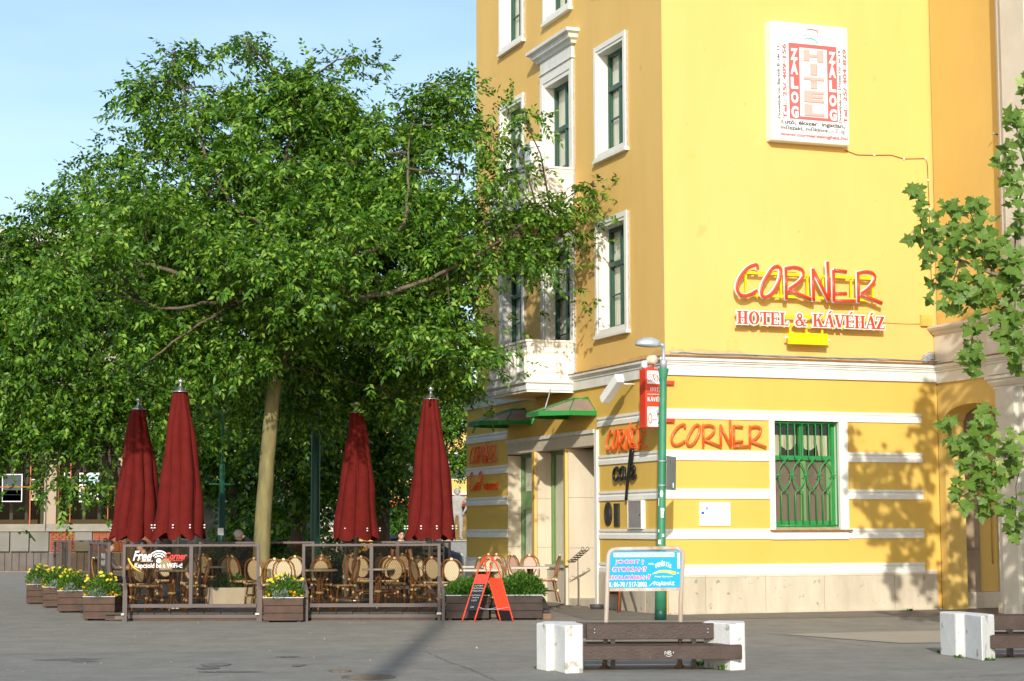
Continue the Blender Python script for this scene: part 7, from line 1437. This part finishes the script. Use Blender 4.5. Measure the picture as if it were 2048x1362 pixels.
mb = MB(); mb.box((-0.1, -0.15, zr), (SW+0.1, -0.05, zr+0.1)); mb.build('eaves', SGW, t); mb = MB(); mb.add([(-0.1, -0.15, zr+0.1), (SW+0.1, -0.15, zr+0.1), (SW+0.1, 2.2, zr+1.0), (-0.1, 2.2, zr+1.0)], [(0, 1, 2, 3)]); mb.build('roof', mat('brown_tiles', (0.25, 0.17, 0.13), 0.8, (0.18, 0.12, 0.09), 5), t); mb = MB(); mb.box((0, 0.05, 0), (SW, 2.1, zr)); mb.build('wall', LINES, t); mb = MB(); mb.tube([(1.9, -0.12, 0), (1.9, -0.12, zr)], 0.05, 6); mb.build('post', GALV, t)
YF = 100.0; fx = lambda px: P(px, 1053, YF).x; fz = lambda py: P(800, py, YF).z
t = thing('shop_row', 'distant yellow building with red awning and green shopfront', 'building', (0, YF, 0))
mb = MB(); mb.box((fx(690), 0, 0), (fx(1000), 12, fz(860))); mb.build('wall', YUP, t); mb = MB(); mb.box((fx(688), -0.2, fz(990)), (fx(1000), 0.0, fz(984))); mb.build('cornice', WHT, t)
mb = MB(); mb.prism([(-1.2, fz(1014)), (-1.2, fz(1009)), (-0.01, fz(1000)), (-0.01, fz(1014))], fx(768), fx(1000), 0, 'x'); mb.build('awning', RED, t); mb = MB(); mb.box((fx(768), -0.1, fz(1026)), (fx(1000), 0.0, fz(1016))); mb.build('green_fascia', mat('shop_green', (0.03, 0.22, 0.14), 0.5), t)
for a, b in ((772, 800), (803, 832), (840, 880)): mb = MB(); mb.box((fx(a), -0.06, fz(1100)), (fx(b), 0.0, fz(1030))); w_ = mb.build('shop_front', mat('shop_green', (0.03, 0.22, 0.14), 0.5), t); mb = MB(); mb.box((fx(a)+0.1, -0.08, fz(1095)), (fx(b)-0.1, -0.061, fz(1034))); mb.build('pane', PRINT, w_)
for k in range(6):
    x = fx(705+k*48); mb = MB(); mb.box((x, -0.05, fz(960)), (x+0.9, 0, fz(905))); w_ = mb.build('window', WHT, t); mb = MB(); mb.box((x+0.1, -0.06, fz(958)), (x+0.8, -0.051, fz(908))); mb.build('pane', PRINT, w_)
t = thing('pale_building', 'distant pale rendered building glimpsed between the dark trees', 'building', (0, 92, 0)); px_ = lambda p: P(p, 1053, 92).x; pz_ = lambda p: P(500, p, 92).z
mb = MB(); mb.box((px_(530), 0, 0), (px_(675), 9, pz_(930))); mb.build('wall', mat('pale_pink', (0.58, 0.48, 0.42), 0.85, (0.5, 0.4, 0.35), 1), t); mb = MB(); mb.box((px_(528), -0.3, pz_(930)), (px_(677), 9.3, pz_(922))); mb.build('roof', ROOFR, t)
for a in (548, 580, 604, 650):
    mb = MB(); mb.box((px_(a), -0.05, pz_(1045)), (px_(a+18), 0, pz_(1018))); w_ = mb.build('window', mat('teal_frame', (0.03, 0.30, 0.22), 0.5), t); mb = MB(); mb.box((px_(a)+0.06, -0.06, pz_(1043)), (px_(a+18)-0.06, -0.051, pz_(1020))); mb.build('pane', PRINT, w_)
t = thing('apartment_block', 'long pale block closing the view far behind the trees', 'building', (0, 130, 0))
mb = MB(); mb.box((-44, 0, 0), (-8, 12, 11)); mb.build('wall', BEI, t)
for i in range(11):
    for j in range(3): mb = MB(); mb.box((-42.5+i*3.2, -0.05, 1.6+j*3.1), (-41.3+i*3.2, 0, 3.2+j*3.1)); w_ = mb.build('window', WHT, t); mb = MB(); mb.box((-42.4+i*3.2, -0.06, 1.7+j*3.1), (-41.4+i*3.2, -0.051, 3.1+j*3.1)); mb.build('pane', PRINT, w_)
mb = MB(); mb.box((-44.4, -0.4, 11), (-7.6, 12.4, 11.4)); mb.build('roof', ROOFR, t)
# parked car
cx = P(795, 1070, 56).x
t = thing('parked_car', 'blue hatchback parked beyond the woman in black, mostly hidden', 'car', (cx, 56, 0)); CBL = mat('car_blue', (0.03, 0.09, 0.22), 0.3, coat=0.8)
side = [(-1.9, 0.3), (-1.95, 0.65), (-1.75, 0.85), (-1.0, 0.95), (-0.45, 1.42), (0.9, 1.47), (1.6, 1.0), (1.9, 0.9), (1.95, 0.35)]
mb = MB(); mb.prism([(x, z) for x, z in side], 0.0, 1.65, 0, 'y'); mb.build('body', CBL, t, bevel=0.06)
for a in ([(-0.85, 0.98), (-0.40, 1.36), (0.1, 1.38), (0.1, 0.98)], [(0.16, 0.98), (0.16, 1.38), (0.85, 1.40), (1.35, 1.0)]): mb = MB(); mb.prism(a, -0.012, 0.0, 0, 'y'); mb.build('side_window', BLK, t)
for x in (-1.2, 1.2):
    for y in (-0.02, 1.47): mb = MB(); mb.lathe([(0.22, 0), (0.31, 0.02), (0.31, 0.18), (0.22, 0.2)], 20); o = mb.build('wheel', PRINT, t); o.rotation_euler = (-pi/2, 0, 0); o.location = (x, y, 0.31); mb = MB(); mb.lathe([(0.001, -0.004), (0.2, -0.004), (0.21, 0.02), (0.001, 0.02)], 16); mb.build('rim', GALV, o)
for y in (0.2, 1.2): mb = MB(); mb.box((-1.965, y, 0.62), (-1.90, y+0.25, 0.76)); mb.build('headlight', SGW, t)
t = thing('white_railing', 'white slatted railing seen under the parasol nearest the hotel', 'railing', (P(845, 1080, 54).x, 54, 0))
for k in range(3): mb = MB(); mb.box((0, -0.02, 0.9+k*0.16), (0.62, 0.0, 0.98+k*0.16)); mb.build('rail', SGW, t)
for x in (0.02, 0.22, 0.42, 0.58): mb = MB(); mb.box((x, 0.001, 0), (x+0.04, 0.03, 1.36)); mb.build('post', SGW, t)

# litter of blossom and leaves on the asphalt
q = np.random.RandomState(12); V = []
for i in range(240):
    y = 21+15*q.rand()**1.3; x = -7.5*q.rand()*y/25+(2 if q.rand() > 0.8 else 0); c = np.array([x, y, 0.013]); a = q.rand()*pi; l = 0.012+0.024*q.rand(); e = np.array([cos(a), sin(a), 0.15*q.randn()])*l; f_ = np.array([-sin(a), cos(a), 0])*l*0.5; V += [c-e, c+f_, c+e+[0, 0, 0.006], c-f_]
o = obj('fallen_leaves', fastmesh('fallen_leaves', np.array(V), np.arange(len(V)).reshape(-1, 4), leafmat('dry_leaf', (0.30, 0.26, 0.14), (0.42, 0.38, 0.22), (0.55, 0.50, 0.38), 0.1))); tag(o, 'scattered dry leaves and blossom on the grey asphalt', 'leaf litter', kind='stuff')
# tall mast behind the photographer: its shadow runs up the square
t = thing('light_mast', 'tall steel light mast standing on the square behind the viewpoint', 'street lamp', (-1.90, -2.5, 0)); t.rotation_euler = (0, radians(-5), 0); mb = MB(); mb.lathe([(0.17, 0), (0.16, 1.0), (0.15, 15.5), (0.05, 15.6)], 16); mb.build('pole', GALV, t); mb = MB(); mb.box((-0.5, -0.12, 15.6), (0.5, 0.12, 15.75)); mb.build('lamp_head', GALV, t)
